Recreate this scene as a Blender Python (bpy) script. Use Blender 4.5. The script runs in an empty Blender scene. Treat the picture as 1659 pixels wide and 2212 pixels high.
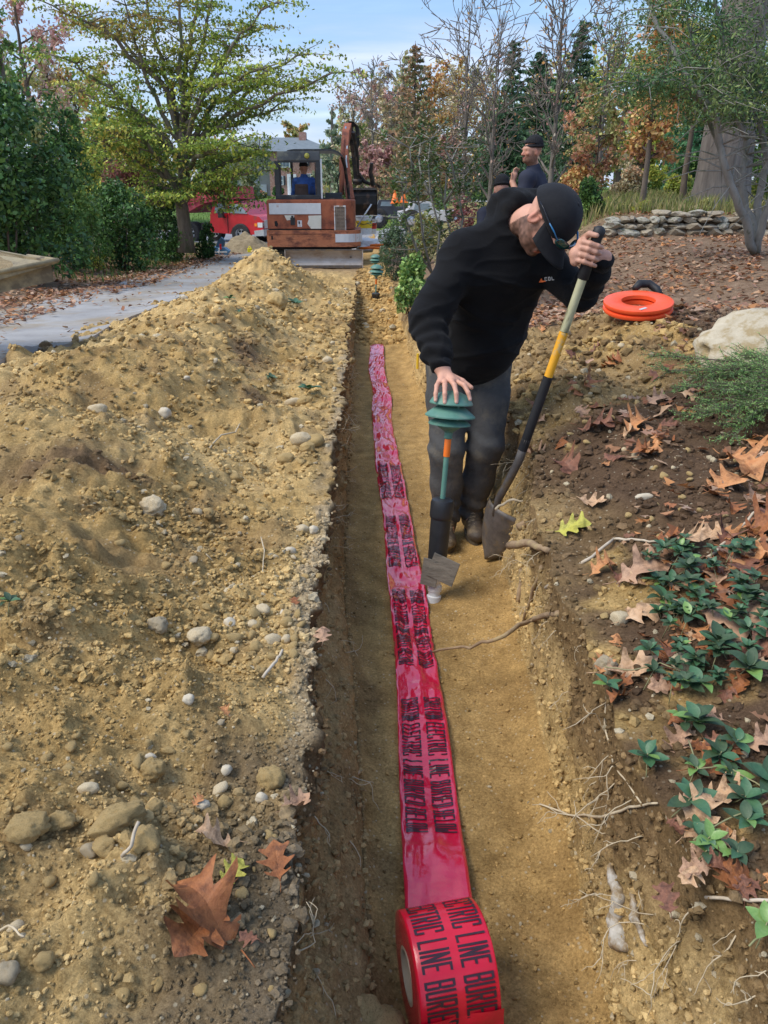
import bpy, bmesh, math, random
import numpy as np
from mathutils import Vector, Matrix

# ------------------------------------------------------------ camera, world, sun, exposure
SC = bpy.context.scene
COL = SC.collection
FPX, CX, CY = 1661.0, 829.5, 1106.0        # focal length and centre in units of a 1659 x 2212 picture
PITCH, YAW, CAMZ = math.radians(22.6), math.radians(1.36), 1.58
cam_data = bpy.data.cameras.new('camera')
cam = bpy.data.objects.new('camera', cam_data)
COL.objects.link(cam)
cam.location = (0, 0, CAMZ)
cam.rotation_euler = (math.pi/2 - PITCH, 0, -YAW)
cam_data.sensor_fit = 'VERTICAL'
cam_data.sensor_height = 36
cam_data.lens = 36*FPX/2212
cam_data.clip_start = 0.05
cam_data.clip_end = 2000
SC.camera = cam
CAMM = cam.rotation_euler.to_matrix()

SUN_EL, SUN_AZ = math.radians(52), math.radians(-105)   # azimuth measured from +Y, clockwise
world = bpy.data.worlds.new('World'); SC.world = world
world.use_nodes = True
wn, wl = world.node_tree.nodes, world.node_tree.links
wn.clear()
def wnode(t, **k):
    n = wn.new(t)
    for a, b in k.items():
        setattr(n, a, b)
    return n
w_out = wnode('ShaderNodeOutputWorld')
w_sky = wnode('ShaderNodeTexSky', sky_type='NISHITA', sun_disc=False, sun_elevation=SUN_EL,
              sun_rotation=SUN_AZ, air_density=1.3, dust_density=0.8, ozone_density=2.0)
w_bg = wnode('ShaderNodeBackground'); w_bg.inputs['Strength'].default_value = 0.11
w_tc = wnode('ShaderNodeTexCoord')
w_sep = wnode('ShaderNodeSeparateXYZ')
w_add = wnode('ShaderNodeMath', operation='ADD'); w_add.inputs[1].default_value = 0.22
w_max = wnode('ShaderNodeMath', operation='MAXIMUM'); w_max.inputs[1].default_value = 0.0
w_dx = wnode('ShaderNodeMath', operation='DIVIDE')
w_dy = wnode('ShaderNodeMath', operation='DIVIDE')
w_cmb = wnode('ShaderNodeCombineXYZ')
w_map = wnode('ShaderNodeMapping'); w_map.inputs['Scale'].default_value = (1.0, 2.2, 1); w_map.inputs['Location'].default_value = (3.1, 0.6, 0)
w_n = wnode('ShaderNodeTexNoise'); w_n.inputs['Scale'].default_value = 1.1
w_n.inputs['Detail'].default_value = 7; w_n.inputs['Roughness'].default_value = 0.52; w_n.inputs['Distortion'].default_value = 0.25
w_r = wnode('ShaderNodeValToRGB')
w_r.color_ramp.elements[0].position = 0.30; w_r.color_ramp.elements[0].color = (0.22, 0.22, 0.22, 1)
w_r.color_ramp.elements[1].position = 0.68; w_r.color_ramp.elements[1].color = (1, 1, 1, 1)
w_c = wnode('ShaderNodeValToRGB')
w_c.color_ramp.elements[0].position = 0.44; w_c.color_ramp.elements[0].color = (0.17, 0.33, 0.70, 1)
w_c.color_ramp.elements[1].position = 0.78; w_c.color_ramp.elements[1].color = (0.86, 0.90, 0.96, 1)
w_cb = wnode('ShaderNodeBackground'); w_cb.inputs['Strength'].default_value = 0.69
w_mix = wnode('ShaderNodeMixShader')
wl.new(w_sky.outputs[0], w_bg.inputs[0])
wl.new(w_tc.outputs['Generated'], w_sep.inputs[0])
wl.new(w_sep.outputs['Z'], w_max.inputs[0]); wl.new(w_max.outputs[0], w_add.inputs[0])
wl.new(w_sep.outputs['X'], w_dx.inputs[0]); wl.new(w_add.outputs[0], w_dx.inputs[1])
wl.new(w_sep.outputs['Y'], w_dy.inputs[0]); wl.new(w_add.outputs[0], w_dy.inputs[1])
wl.new(w_dx.outputs[0], w_cmb.inputs[0]); wl.new(w_dy.outputs[0], w_cmb.inputs[1])
wl.new(w_cmb.outputs[0], w_map.inputs[0]); wl.new(w_map.outputs[0], w_n.inputs['Vector'])
wl.new(w_n.outputs[0], w_r.inputs[0]); wl.new(w_n.outputs[0], w_c.inputs[0])
wl.new(w_c.outputs[0], w_cb.inputs[0])
wl.new(w_r.outputs[0], w_mix.inputs[0]); wl.new(w_bg.outputs[0], w_mix.inputs[1]); wl.new(w_cb.outputs[0], w_mix.inputs[2])
wl.new(w_mix.outputs[0], w_out.inputs[0])

sun_d = bpy.data.lights.new('sun', 'SUN'); sun_d.energy = 1.75; sun_d.angle = math.radians(36)
sun_d.color = (1.0, 0.93, 0.82)
sun = bpy.data.objects.new('sun', sun_d); COL.objects.link(sun)
sdir = Vector((math.sin(SUN_AZ)*math.cos(SUN_EL), math.cos(SUN_AZ)*math.cos(SUN_EL), math.sin(SUN_EL)))
sun.rotation_euler = sdir.to_track_quat('Z', 'Y').to_euler()
SC.view_settings.view_transform = 'Standard'
SC.view_settings.look = 'None'
SC.view_settings.gamma = 1
SC.view_settings.use_curve_mapping = False
SC.view_settings.exposure = 0.98
SC.cycles.max_bounces = 6
SC.cycles.transparent_max_bounces = 8

# ------------------------------------------------------------ helpers
RNG = np.random.RandomState(7)
random.seed(7)

def ray(px, py):
    d = CAMM @ Vector(((px-CX)/FPX, (CY-py)/FPX, -1))
    return d
def at(px, py, Y):
    """World point seen at picture place (px, py) at distance Y along the trench."""
    d = ray(px, py); t = Y/d.y
    return Vector((d.x*t, Y, CAMZ + d.z*t))

def ss(a, b, x):
    t = np.clip((np.asarray(x, float)-a)/(b-a), 0, 1)
    return t*t*(3-2*t)

_P = np.random.RandomState(3).permutation(4096)
_P = np.concatenate([_P, _P])
_G = np.random.RandomState(5).uniform(-1, 1, 4096)
def vn3(x, y, z, seed=0):
    x = np.asarray(x, float); y = np.asarray(y, float); z = np.asarray(z, float)
    xi = np.floor(x).astype(np.int64); yi = np.floor(y).astype(np.int64); zi = np.floor(z).astype(np.int64)
    fx = x-xi; fy = y-yi; fz = z-zi
    ux = fx*fx*(3-2*fx); uy = fy*fy*(3-2*fy); uz = fz*fz*(3-2*fz)
    def h(a, b, c):
        return _G[_P[_P[_P[(a+seed*131) & 4095] + (b & 4095) & 4095] + (c & 4095) & 4095]]
    r = 0
    for dx in (0, 1):
        wx = ux if dx else 1-ux
        for dy in (0, 1):
            wy = uy if dy else 1-uy
            for dz in (0, 1):
                wz = uz if dz else 1-uz
                r = r + wx*wy*wz*h(xi+dx, yi+dy, zi+dz)
    return r
def vn2(x, y, seed=0):
    x = np.asarray(x, float); y = np.asarray(y, float)
    xi = np.floor(x).astype(np.int64); yi = np.floor(y).astype(np.int64)
    fx = x-xi; fy = y-yi
    ux = fx*fx*(3-2*fx); uy = fy*fy*(3-2*fy)
    def h(a, b):
        return _G[_P[_P[(a+seed*131) & 4095] + (b & 4095) & 4095]]
    return (h(xi, yi)*(1-ux)+h(xi+1, yi)*ux)*(1-uy) + (h(xi, yi+1)*(1-ux)+h(xi+1, yi+1)*ux)*uy
def fbm(x, y, seed=0, octs=3, gain=0.5):
    r = 0; a = 1
    for o in range(octs):
        r = r + a*vn2(x*2**o+o*17.3, y*2**o-o*9.1, seed+o); a *= gain
    return r

def np_mesh(name, verts, faces, mat=None, smooth=True, col=None):
    """verts (N,3), faces (M,3|4) numpy -> mesh datablock"""
    me = bpy.data.meshes.new(name)
    verts = np.ascontiguousarray(verts, dtype=np.float32); faces = np.ascontiguousarray(faces, dtype=np.int32)
    m, k = faces.shape
    me.vertices.add(len(verts)); me.vertices.foreach_set('co', verts.ravel())
    me.loops.add(m*k); me.loops.foreach_set('vertex_index', faces.ravel())
    me.polygons.add(m); me.polygons.foreach_set('loop_start', np.arange(0, m*k, k, dtype=np.int32))
    try:
        me.polygons.foreach_set('loop_total', np.full(m, k, dtype=np.int32))
    except Exception:
        pass
    me.update(calc_edges=True)
    me.polygons.foreach_set('use_smooth', np.full(m, smooth, dtype=bool))
    if col is not None:
        ca = me.color_attributes.new('col', 'FLOAT_COLOR', 'POINT')
        c4 = np.ones((len(verts), 4), np.float32); c4[:, :3] = col
        ca.data.foreach_set('color', c4.ravel())
    if mat: me.materials.append(mat)
    return me

def put(name, me, parent=None, loc=None, rot=None, scale=None):
    o = bpy.data.objects.new(name, me); COL.objects.link(o)
    if parent is not None: o.parent = parent
    if loc is not None: o.location = loc
    if rot is not None: o.rotation_euler = rot
    if scale is not None: o.scale = scale
    return o
def tag(o, label=None, cat=None, group=None, kind=None):
    if label: o['label'] = label
    if cat: o['category'] = cat
    if group: o['group'] = group
    if kind: o['kind'] = kind
    return o
def thing(name, label, cat, loc=(0, 0, 0), rz=0, group=None):
    o = bpy.data.objects.new(name, None); COL.objects.link(o)
    o.location = loc; o.rotation_euler = (0, 0, rz); o.empty_display_size = 0.05
    return tag(o, label, cat, group)
def copy_tree(o, parent=None):
    c = o.copy(); COL.objects.link(c); c.parent = parent
    for ch in list(o.children): copy_tree(ch, c)
    return c

# ---- materials
def _ramp(nt, fac, c1, c2, p1=0.3, p2=0.7):
    r = nt.nodes.new('ShaderNodeValToRGB')
    r.color_ramp.elements[0].position = p1; r.color_ramp.elements[0].color = (*c1, 1)
    r.color_ramp.elements[1].position = p2; r.color_ramp.elements[1].color = (*c2, 1)
    nt.links.new(fac, r.inputs[0])
    return r.outputs[0]
def _noise(nt, scale, detail=4, rough=0.6, vec=None):
    n = nt.nodes.new('ShaderNodeTexNoise'); n.inputs['Scale'].default_value = scale
    n.inputs['Detail'].default_value = detail; n.inputs['Roughness'].default_value = rough
    if vec is not None: nt.links.new(vec, n.inputs['Vector'])
    return n.outputs[0]
def _mix(nt, a, b, fac, mode='MIX'):
    m = nt.nodes.new('ShaderNodeMix'); m.data_type = 'RGBA'; m.blend_type = mode
    if isinstance(fac, (int, float)): m.inputs[0].default_value = fac
    else: nt.links.new(fac, m.inputs[0])
    for s, v in ((6, a), (7, b)):
        if isinstance(v, tuple): m.inputs[s].default_value = (*v, 1)
        else: nt.links.new(v, m.inputs[s])
    return m.outputs[2]
MATS = {}
def pm(name, c1, c2=None, scale=8, rough=0.7, metal=0, bump=0, bscale=None, coat=0, dirt=None, dscale=3, dlo=0.52, dhi=0.62, spec=None, stretch=None, sheen=0):
    """Procedural material: two tones of noise, an optional third tone of dirt in patches, fine relief."""
    if name in MATS: return MATS[name]
    m = bpy.data.materials.new(name); m.use_nodes = True; nt = m.node_tree
    b = nt.nodes['Principled BSDF']
    tc = nt.nodes.new('ShaderNodeTexCoord'); vec = tc.outputs['Object']
    if stretch:
        mp = nt.nodes.new('ShaderNodeMapping'); mp.inputs['Scale'].default_value = stretch
        nt.links.new(vec, mp.inputs[0]); vec = mp.outputs[0]
    if c2 is None: c2 = tuple(min(1, v*1.25) for v in c1)
    n1 = _noise(nt, scale, 5, 0.65, vec)
    c = _ramp(nt, n1, c1, c2)
    if dirt is not None:
        d = _ramp(nt, _noise(nt, dscale, 6, 0.65, vec), (0, 0, 0), (1, 1, 1), dlo, dhi)
        c = _mix(nt, c, dirt, d)
    nt.links.new(c, b.inputs['Base Color'])
    b.inputs['Roughness'].default_value = rough; b.inputs['Metallic'].default_value = metal
    b.inputs['Coat Weight'].default_value = coat; b.inputs['Coat Roughness'].default_value = 0.12
    if spec is not None: b.inputs['Specular IOR Level'].default_value = spec
    if sheen: b.inputs['Sheen Weight'].default_value = sheen
    if bump:
        bm = nt.nodes.new('ShaderNodeBump'); bm.inputs['Strength'].default_value = bump; bm.inputs['Distance'].default_value = 0.01
        nt.links.new(_noise(nt, bscale or scale*3, 6, 0.7, vec), bm.inputs['Height']); nt.links.new(bm.outputs[0], b.inputs['Normal'])
    MATS[name] = m
    return m
def glass(name, c=(0.6, 0.7, 0.75), rough=0.05, alpha=0.35):
    if name in MATS: return MATS[name]
    m = pm(name, c, c, rough=rough, spec=1.0); b = m.node_tree.nodes['Principled BSDF']
    b.inputs['Alpha'].default_value = alpha
    return m
def attr_mat(name, rough=0.7, trans=0.0, bump=0, bscale=60, vary=0.25, vscale=30, spec=0.3, hue=None):
    """Base colour from the mesh's own colour attribute, varied by noise."""
    if name in MATS: return MATS[name]
    m = bpy.data.materials.new(name); m.use_nodes = True; nt = m.node_tree
    b = nt.nodes['Principled BSDF']; out = nt.nodes['Material Output']
    a = nt.nodes.new('ShaderNodeAttribute'); a.attribute_name = 'col'
    tc = nt.nodes.new('ShaderNodeTexCoord')
    n = _noise(nt, vscale, 4, 0.6, tc.outputs['Object'])
    v = _ramp(nt, n, (1-vary,)*3, (1+vary,)*3)
    c = _mix(nt, a.outputs['Color'], v, 1.0, 'MULTIPLY')
    nt.links.new(c, b.inputs['Base Color'])
    b.inputs['Roughness'].default_value = rough; b.inputs['Specular IOR Level'].default_value = spec
    if bump:
        bm = nt.nodes.new('ShaderNodeBump'); bm.inputs['Strength'].default_value = bump; bm.inputs['Distance'].default_value = 0.01
        nt.links.new(_noise(nt, bscale, 6, 0.7, tc.outputs['Object']), bm.inputs['Height']); nt.links.new(bm.outputs[0], b.inputs['Normal'])
    if trans:
        t = nt.nodes.new('ShaderNodeBsdfTranslucent'); nt.links.new(c, t.inputs[0])
        mx = nt.nodes.new('ShaderNodeMixShader'); mx.inputs[0].default_value = trans
        nt.links.new(b.outputs[0], mx.inputs[1]); nt.links.new(t.outputs[0], mx.inputs[2]); nt.links.new(mx.outputs[0], out.inputs[0])
    MATS[name] = m
    return m

# ---- mesh builder
class MB:
    def __init__(s): s.v = []; s.f = []
    def add(s, vs, fs):
        n = len(s.v); s.v.extend([tuple(v) for v in vs]); s.f.extend([tuple(i+n for i in f) for f in fs]); return s
    def box(s, c, size, rot=None, taper=1.0, bevel=0.0):
        hx, hy, hz = size[0]/2, size[1]/2, size[2]/2
        if bevel:
            b = min(bevel, hx*.9, hy*.9, hz*.9); bm = bmesh.new(); bmesh.ops.create_cube(bm, size=1)
            for v in bm.verts: v.co = Vector((v.co.x*size[0], v.co.y*size[1], v.co.z*size[2]))
            bmesh.ops.bevel(bm, geom=bm.edges[:], offset=b, segments=2, affect='EDGES', profile=0.6)
            bm.verts.index_update()
            vs = [v.co.copy() for v in bm.verts]; fs = [[v.index for v in f.verts] for f in bm.faces]; bm.free()
        else:
            vs = [Vector((x*hx, y*hy, z*hz)) for z in (-1, 1) for x, y in ((-1, -1), (1, -1), (1, 1), (-1, 1))]
            fs = [(3, 2, 1, 0), (4, 5, 6, 7), (0, 1, 5, 4), (1, 2, 6, 5), (2, 3, 7, 6), (3, 0, 4, 7)]
        if taper != 1.0:
            for v in vs:
                if v.z > 0: v.x *= taper; v.y *= taper
        R = rot.to_matrix() if rot is not None and hasattr(rot, 'to_matrix') else (rot or Matrix.Identity(3))
        c = Vector(c)
        return s.add([c + R @ v for v in vs], fs)
    def tube(s, pts, rad, n=8, cap=True, flat=1.0):
        pts = [Vector(p) for p in pts]
        if not hasattr(rad, '__len__'): rad = [rad]*len(pts)
        rings = []; prev = None
        for i, p in enumerate(pts):
            d = (pts[min(i+1, len(pts)-1)] - pts[max(i-1, 0)])
            d = d.normalized() if d.length > 1e-9 else Vector((0, 0, 1))
            if prev is None:
                a = Vector((0, 0, 1)) if abs(d.z) < 0.9 else Vector((1, 0, 0))
                u = d.cross(a).normalized()
            else:
                u = (prev - d*prev.dot(d))
                u = u.normalized() if u.length > 1e-6 else d.orthogonal().normalized()
            prev = u; w = d.cross(u)
            rings.append([p + (u*math.cos(2*math.pi*k/n) + w*math.sin(2*math.pi*k/n)*flat)*rad[i] for k in range(n)])
        vs = [v for r in rings for v in r]; fs = []
        for i in range(len(rings)-1):
            for k in range(n):
                a = i*n+k; b = i*n+(k+1) % n
                fs.append((a, b, b+n, a+n))
        if cap:
            fs.append(tuple(range(n-1, -1, -1))); fs.append(tuple(range((len(rings)-1)*n, len(rings)*n)))
        return s.add(vs, fs)
    def lathe(s, prof, n=24, M=None, cap=False):
        vs = []; fs = []
        for r, z in prof:
            for k in range(n):
                a = 2*math.pi*k/n; v = Vector((r*math.cos(a), r*math.sin(a), z))
                vs.append(M @ v if M is not None else v)
        for i in range(len(prof)-1):
            for k in range(n):
                a = i*n+k; b = i*n+(k+1) % n
                fs.append((a, b, b+n, a+n))
        if cap:
            fs.append(tuple(range(n-1, -1, -1))); fs.append(tuple(range((len(prof)-1)*n, len(prof)*n)))
        return s.add(vs, fs)
    def prism(s, poly, d0, d1, axis='y', M=None):
        """poly: list of 2D points; extruded from d0 to d1 along axis"""
        def mk(p, d):
            v = {'y': (p[0], d, p[1]), 'x': (d, p[0], p[1]), 'z': (p[0], p[1], d)}[axis]
            v = Vector(v); return M @ v if M is not None else v
        n = len(poly)
        vs = [mk(p, d0) for p in poly] + [mk(p, d1) for p in poly]
        fs = [tuple(range(n)), tuple(range(2*n-1, n-1, -1))] + [(i, i+n, (i+1) % n+n, (i+1) % n) for i in range(n)]
        return s.add(vs, fs)
    def build(s, name, mat, parent=None, smooth=False, loc=None, rot=None, auto=None):
        me = bpy.data.meshes.new(name); me.from_pydata([tuple(v) for v in s.v], [], s.f)
        bm = bmesh.new(); bm.from_mesh(me); bmesh.ops.recalc_face_normals(bm, faces=bm.faces[:]); bm.to_mesh(me); bm.free()
        me.materials.append(mat)
        if smooth:
            me.polygons.foreach_set('use_smooth', [True]*len(me.polygons))
            if auto:
                me.set_sharp_from_angle(angle=math.radians(auto))
        return put(name, me, parent, loc, rot)

# ------------------------------------------------------------ signed-distance bodies (people)
def sdf_mesh(name, prims, res, mat, parent=None, disp=None, colf=None, kdef=0.02, pad=0.04):
    """prims: ('rc',a,b,ra,rb[,k]) round cones, ('el',c,(rx,ry,rz),M3[,k]) ellipsoids; a leading '-' carves.  One continuous smooth surface."""
    lo = np.full(3, 1e9); hi = np.full(3, -1e9); pr = []
    for p in prims:
        t = p[0]; neg = t[0] == '-'; t = t.lstrip('-')
        if t == 'rc':
            a = np.array(p[1], float); b = np.array(p[2], float); ra, rb = p[3], p[4]; k = p[5] if len(p) > 5 else kdef
            l = np.minimum(a-ra, b-rb); h = np.maximum(a+ra, b+rb); pr.append((neg, 'rc', a, b, ra, rb, k, l, h))
        else:
            c = np.array(p[1], float); r = np.array(p[2], float); M = np.array(p[3], float) if len(p) > 3 and p[3] is not None else np.eye(3)
            k = p[4] if len(p) > 4 else kdef
            e = np.abs(M) @ r; l = c-e; h = c+e; pr.append((neg, 'el', c, r, M, None, k, l, h))
        if not neg: lo = np.minimum(lo, l); hi = np.maximum(hi, h)
    lo -= pad; hi += pad
    n = np.ceil((hi-lo)/res).astype(int)+1
    D = np.full(n, 0.2, np.float32)
    ax = [lo[i]+res*np.arange(n[i]) for i in range(3)]
    for neg, t, a, b, c, d, k, l, h in pr:
        m = k+2.5*res+0.01
        i0 = np.clip(((l-m-lo)/res).astype(int), 0, n-1); i1 = np.clip(np.ceil((h+m-lo)/res).astype(int)+1, 1, n)
        sl = tuple(slice(i0[i], i1[i]) for i in range(3))
        X = ax[0][sl[0]][:, None, None]; Y = ax[1][sl[1]][None, :, None]; Z = ax[2][sl[2]][None, None, :]
        if t == 'rc':
            ba = b-a; L2 = max(1e-9, float(ba @ ba))
            tt = np.clip(((X-a[0])*ba[0]+(Y-a[1])*ba[1]+(Z-a[2])*ba[2])/L2, 0, 1)
            dd = np.sqrt((X-a[0]-tt*ba[0])**2+(Y-a[1]-tt*ba[1])**2+(Z-a[2]-tt*ba[2])**2) - (c+(d-c)*tt)
        else:
            M = c; q = [((X-a[0])*M[0, i]+(Y-a[1])*M[1, i]+(Z-a[2])*M[2, i])/b[i] for i in range(3)]
            r = np.sqrt(q[0]**2+q[1]**2+q[2]**2)+1e-9
            g = np.sqrt((q[0]/b[0])**2+(q[1]/b[1])**2+(q[2]/b[2])**2)+1e-9
            dd = r*(r-1)/g
        cur = D[sl]
        if neg:
            hh = np.clip(0.5-0.5*(cur+dd)/k, 0, 1)
            D[sl] = cur*(1-hh)+(-dd)*hh + k*hh*(1-hh)
        else:
            hh = np.clip(0.5+0.5*(cur-dd)/k, 0, 1)
            D[sl] = cur*(1-hh)+dd*hh - k*hh*(1-hh)
    if disp is not None:
        near = np.argwhere(np.abs(D) < 0.03)
        P = lo + near*res
        D[near[:, 0], near[:, 1], near[:, 2]] -= disp(P)
    I = D < 0
    cnt = np.zeros(n-1, np.int8)
    for dx in (0, 1):
        for dy in (0, 1):
            for dz in (0, 1):
                cnt += I[dx:n[0]-1+dx, dy:n[1]-1+dy, dz:n[2]-1+dz]
    act = np.argwhere((cnt > 0) & (cnt < 8))
    idx = np.full(n-1, -1, np.int64); idx[act[:, 0], act[:, 1], act[:, 2]] = np.arange(len(act))
    acc = np.zeros((len(act), 3)); num = np.zeros(len(act))
    corners = [(x, y, z) for x in (0, 1) for y in (0, 1) for z in (0, 1)]
    for i, ca in enumerate(corners):
        for cb in corners[i+1:]:
            if sum(abs(ca[q]-cb[q]) for q in range(3)) != 1: continue
            va = D[act[:, 0]+ca[0], act[:, 1]+ca[1], act[:, 2]+ca[2]]; vb = D[act[:, 0]+cb[0], act[:, 1]+cb[1], act[:, 2]+cb[2]]
            cr = (va < 0) != (vb < 0); t = np.where(cr, va/(va-vb+1e-12), 0)
            pt = np.array(ca)[None]+t[:, None]*(np.array(cb)-np.array(ca))[None]
            acc += pt*cr[:, None]; num += cr
    V = lo + (act + acc/num[:, None])*res
    F = []
    for axn in range(3):
        o1, o2 = [(1, 2), (2, 0), (0, 1)][axn]
        s0 = [slice(0, n[i]) for i in range(3)]; s1 = list(s0)
        s0[axn] = slice(0, n[axn]-1); s1[axn] = slice(1, n[axn])
        a = I[tuple(s0)]; b = I[tuple(s1)]
        e = np.argwhere(a != b)
        e = e[(e[:, o1] > 0) & (e[:, o2] > 0) & (e[:, o1] < n[o1]-1) & (e[:, o2] < n[o2]-1)]
        fl = a[e[:, 0], e[:, 1], e[:, 2]]
        u = np.zeros(3, int); u[o1] = 1; v = np.zeros(3, int); v[o2] = 1
        g = lambda q: idx[q[:, 0], q[:, 1], q[:, 2]]
        q = np.stack([g(e-u-v), g(e-v), g(e), g(e-u)], 1)
        q[~fl] = q[~fl][:, ::-1]
        F.append(q)
    F = np.concatenate(F); F = F[(F >= 0).all(1)]
    me = np_mesh(name, V, F, mat, True, colf(V) if colf is not None else None)
    return put(name, me, parent)
# ------------------------------------------------------------ ground
def interp(Y, ys, zs): return np.interp(Y, ys, zs)
GLY = [-3, 4, 8, 12, 16, 20, 33, 45, 95, 300]
GLZ = [.5, .5, .38, .24, .13, .04, -.22, .1, 1.3, 3.0]
RY = np.array([-3, 2, 4, 5, 7, 9, 14, 14.3, 20, 35, 60, 95, 300.])
RX = np.array([.5, 1.2, 1.8, 3, 4.5, 8, 20, 60, 300.])
RZ = np.array([
 [.50, .66, .74, .78, .80, .80, .9, .9, 1], [.50, .68, .78, .80, .80, .80, .9, .9, 1], [.48, .70, .85, .85, .85, .85, .9, .9, 1],
 [.46, .72, .90, .85, .85, .87, .9, .9, 1], [.41, .46, .50, .6, .8, .87, 1, 1, 1], [.34, .36, .40, .55, .8, .87, 1, 1, 1],
 [.18, .2, .3, .5, .87, .87, 1.1, 1.1, 1.1], [.18, .2, .3, .55, 1.2, 1.2, 1.3, 1.3, 1.3], [.04, .1, .25, .6, 1.3, 1.35, 1.4, 1.5, 1.5],
 [-.2, -.1, .2, .6, 1.2, 1.4, 1.5, 1.7, 2], [.4, .4, .5, .7, 1.1, 1.5, 1.8, 2, 2.5], [1.3, 1.3, 1.3, 1.4, 1.6, 1.8, 2, 2.2, 3], [3.]*9])
def bil(X, Y):
    xi = np.clip(np.searchsorted(RX, X)-1, 0, len(RX)-2); yi = np.clip(np.searchsorted(RY, Y)-1, 0, len(RY)-2)
    tx = np.clip((X-RX[xi])/(RX[xi+1]-RX[xi]), 0, 1); ty = np.clip((Y-RY[yi])/(RY[yi+1]-RY[yi]), 0, 1)
    tx = tx*tx*(3-2*tx)
    return (RZ[yi, xi]*(1-tx)+RZ[yi, xi+1]*tx)*(1-ty)+(RZ[yi+1, xi]*(1-tx)+RZ[yi+1, xi+1]*tx)*ty
def gau(X, Y, x, y, sx, sy, rot=0):
    c, s = math.cos(rot), math.sin(rot); u = (X-x)*c+(Y-y)*s; v = -(X-x)*s+(Y-y)*c
    return np.exp(-(u/sx)**2-(v/sy)**2)
def lipL(Y): return np.interp(Y, [-3, .9, 1.5], [-.115, -.12, -.15]) + .016*vn2(Y*22, Y*0, 17) + .018*vn2(Y*2.3, Y*0, 11) + .012*vn2(Y*8, Y*0, 12)
def lipR(Y): return np.interp(Y, [-3, .9, 1.25, 1.8, 2.6, 3.2, 4.5, 6, 12], [.62, .62, .54, .56, .60, .72, .74, .55, .5]) + .02*vn2(Y*3, Y*0, 13)+.012*vn2(Y*9, Y*0, 14)
def floL(Y): return np.interp(Y, [-3, 1.2, 2.8, 4.6, 12], [.02, 0, -.10, -.13, -.13]) + .012*vn2(Y*3.1, Y*0, 15)
def floR(Y): return np.interp(Y, [-3, 1.2, 2, 3, 4.5, 6, 12], [.5, .49, .53, .60, .62, .46, .42]) + .015*vn2(Y*2.7, Y*0, 16)
def grade_left(X, Y):
    g = interp(Y, GLY, GLZ)
    return g + .45*ss(-4.3, -7, X)*(1-ss(22, 32, Y)) + ss(-8, -40, X)*.6
def spoil(X, Y):
    """height of the excavated sand heaped to the left of the trench"""
    base = ss(-2.6, -1.35, X)*(1-ss(10.2, 12.6, Y))
    t = np.clip((-.17-X)/.85, 0, 1)
    h = base*t*(.16+.05*ss(3, 0, Y))
    h = h + (.43+.12*vn2(X*3.1, Y*2.2, 37))*gau(X+.12*vn2(Y*2, X*2, 38), Y, -1.22, 10.4, .6, 1.1) + .15*gau(X, Y, -1.35, 8.3, .5, .9) + .05*gau(X, Y, -1.8, 7.7, .35, .5)
    h = h + .10*gau(X, Y, -1.35, 5.6, .55, .7) + .14*gau(X, Y, -1.5, 4.4, .6, .5, .3) + .10*gau(X, Y, -.95, 6.3, .3, .9)
    h = h + .09*gau(X, Y, -1.25, 2.9, .7, .35, -.2) + .07*gau(X, Y, -.9, 1.9, .45, .28, .35) + .05*gau(X, Y, -.6, 1.05, .3, .25)
    h = h - .07*gau(X, Y, -.75, 3.4, .35, .5, .4) - .05*gau(X, Y, -.5, 2.3, .2, .5) - .05*gau(X, Y, -1.0, 1.35, .3, .25)
    h = h + .06*ss(0, .03, Y-1.60-.07*vn2(X*5, X*0, 35))*ss(-.48, -.60, X)*(1-ss(1.72, 2.2, Y)) + .09*gau(X, Y, -2.25, 5.0, .18, .7, .15)*(1+vn2(X*6, Y*6, 36))
    return h*t**.5
def macro(X, Y):
    X = np.asarray(X, float); Y = np.asarray(Y, float)
    zl = grade_left(X, Y) + np.where(X < -.15, spoil(X, Y), 0)
    zr = bil(X, Y)
    zr = zr + .07*gau(X, Y, .95, 3.7, .3, .5)*1 + .05*gau(X, Y, 1.4, 4.6, .3, .3)
    # blend left and right land across the trench and beyond its end
    w = ss(-.3, .6, X)
    return zl*(1-w)+zr*w
def soil_mask(X, Y):
    """1 where turned sand lies"""
    e = .25*vn2(X*1.3, Y*1.3, 31)+.1*vn2(X*5, Y*5, 32)
    left = ss(-2.65, -2.3, X+e)*(1-ss(13.5, 17.5, Y+3*e))*(X < .2)
    rx = np.interp(Y, [-3, 2.3, 3.0, 3.7, 5.2, 6.2, 9, 15], [.62, .66, .85, 1.7, 1.75, 1.0, .9, 1.2])
    right = (1-ss(rx-.25, rx+.15, X+e))*(X >= .2)*(1-ss(13.5, 17.5, Y+3*e))
    return np.clip(left+right, 0, 1)
def rough(X, Y, m):
    """small relief of the ground"""
    far = 1-ss(9, 30, Y)
    r1 = np.abs(fbm(X*1.7, Y*1.7, 41, 2)); r2 = fbm(X*5.5, Y*5.5, 43, 2); r3 = fbm(X*19, Y*19, 45, 2); r4 = fbm(X*60, Y*60, 47, 2)
    r5 = np.abs(vn2(X*9+.4*r2, Y*9, 49))
    s = m*(.085*(.30-r1) + .030*r2 + .034*(.25-r5)+ .015*r3*(1+r2) + .0075*r4*(1-ss(3, 7, Y)))
    o = (1-m)*(.02*fbm(X*.9, Y*.9, 51, 3)+.008*r2+.006*r3)*far
    return s*far+o
def hfun(X, Y):
    X = np.asarray(X, float); Y = np.asarray(Y, float)
    m = soil_mask(X, Y)
    lim = np.where(X < 0, np.clip((-.15-X)/.25, 0, 1), np.clip((X-.55)/.25, .0, 1))
    return macro(X, Y) + rough(X, Y, m)*(.35+.65*lim)
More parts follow.
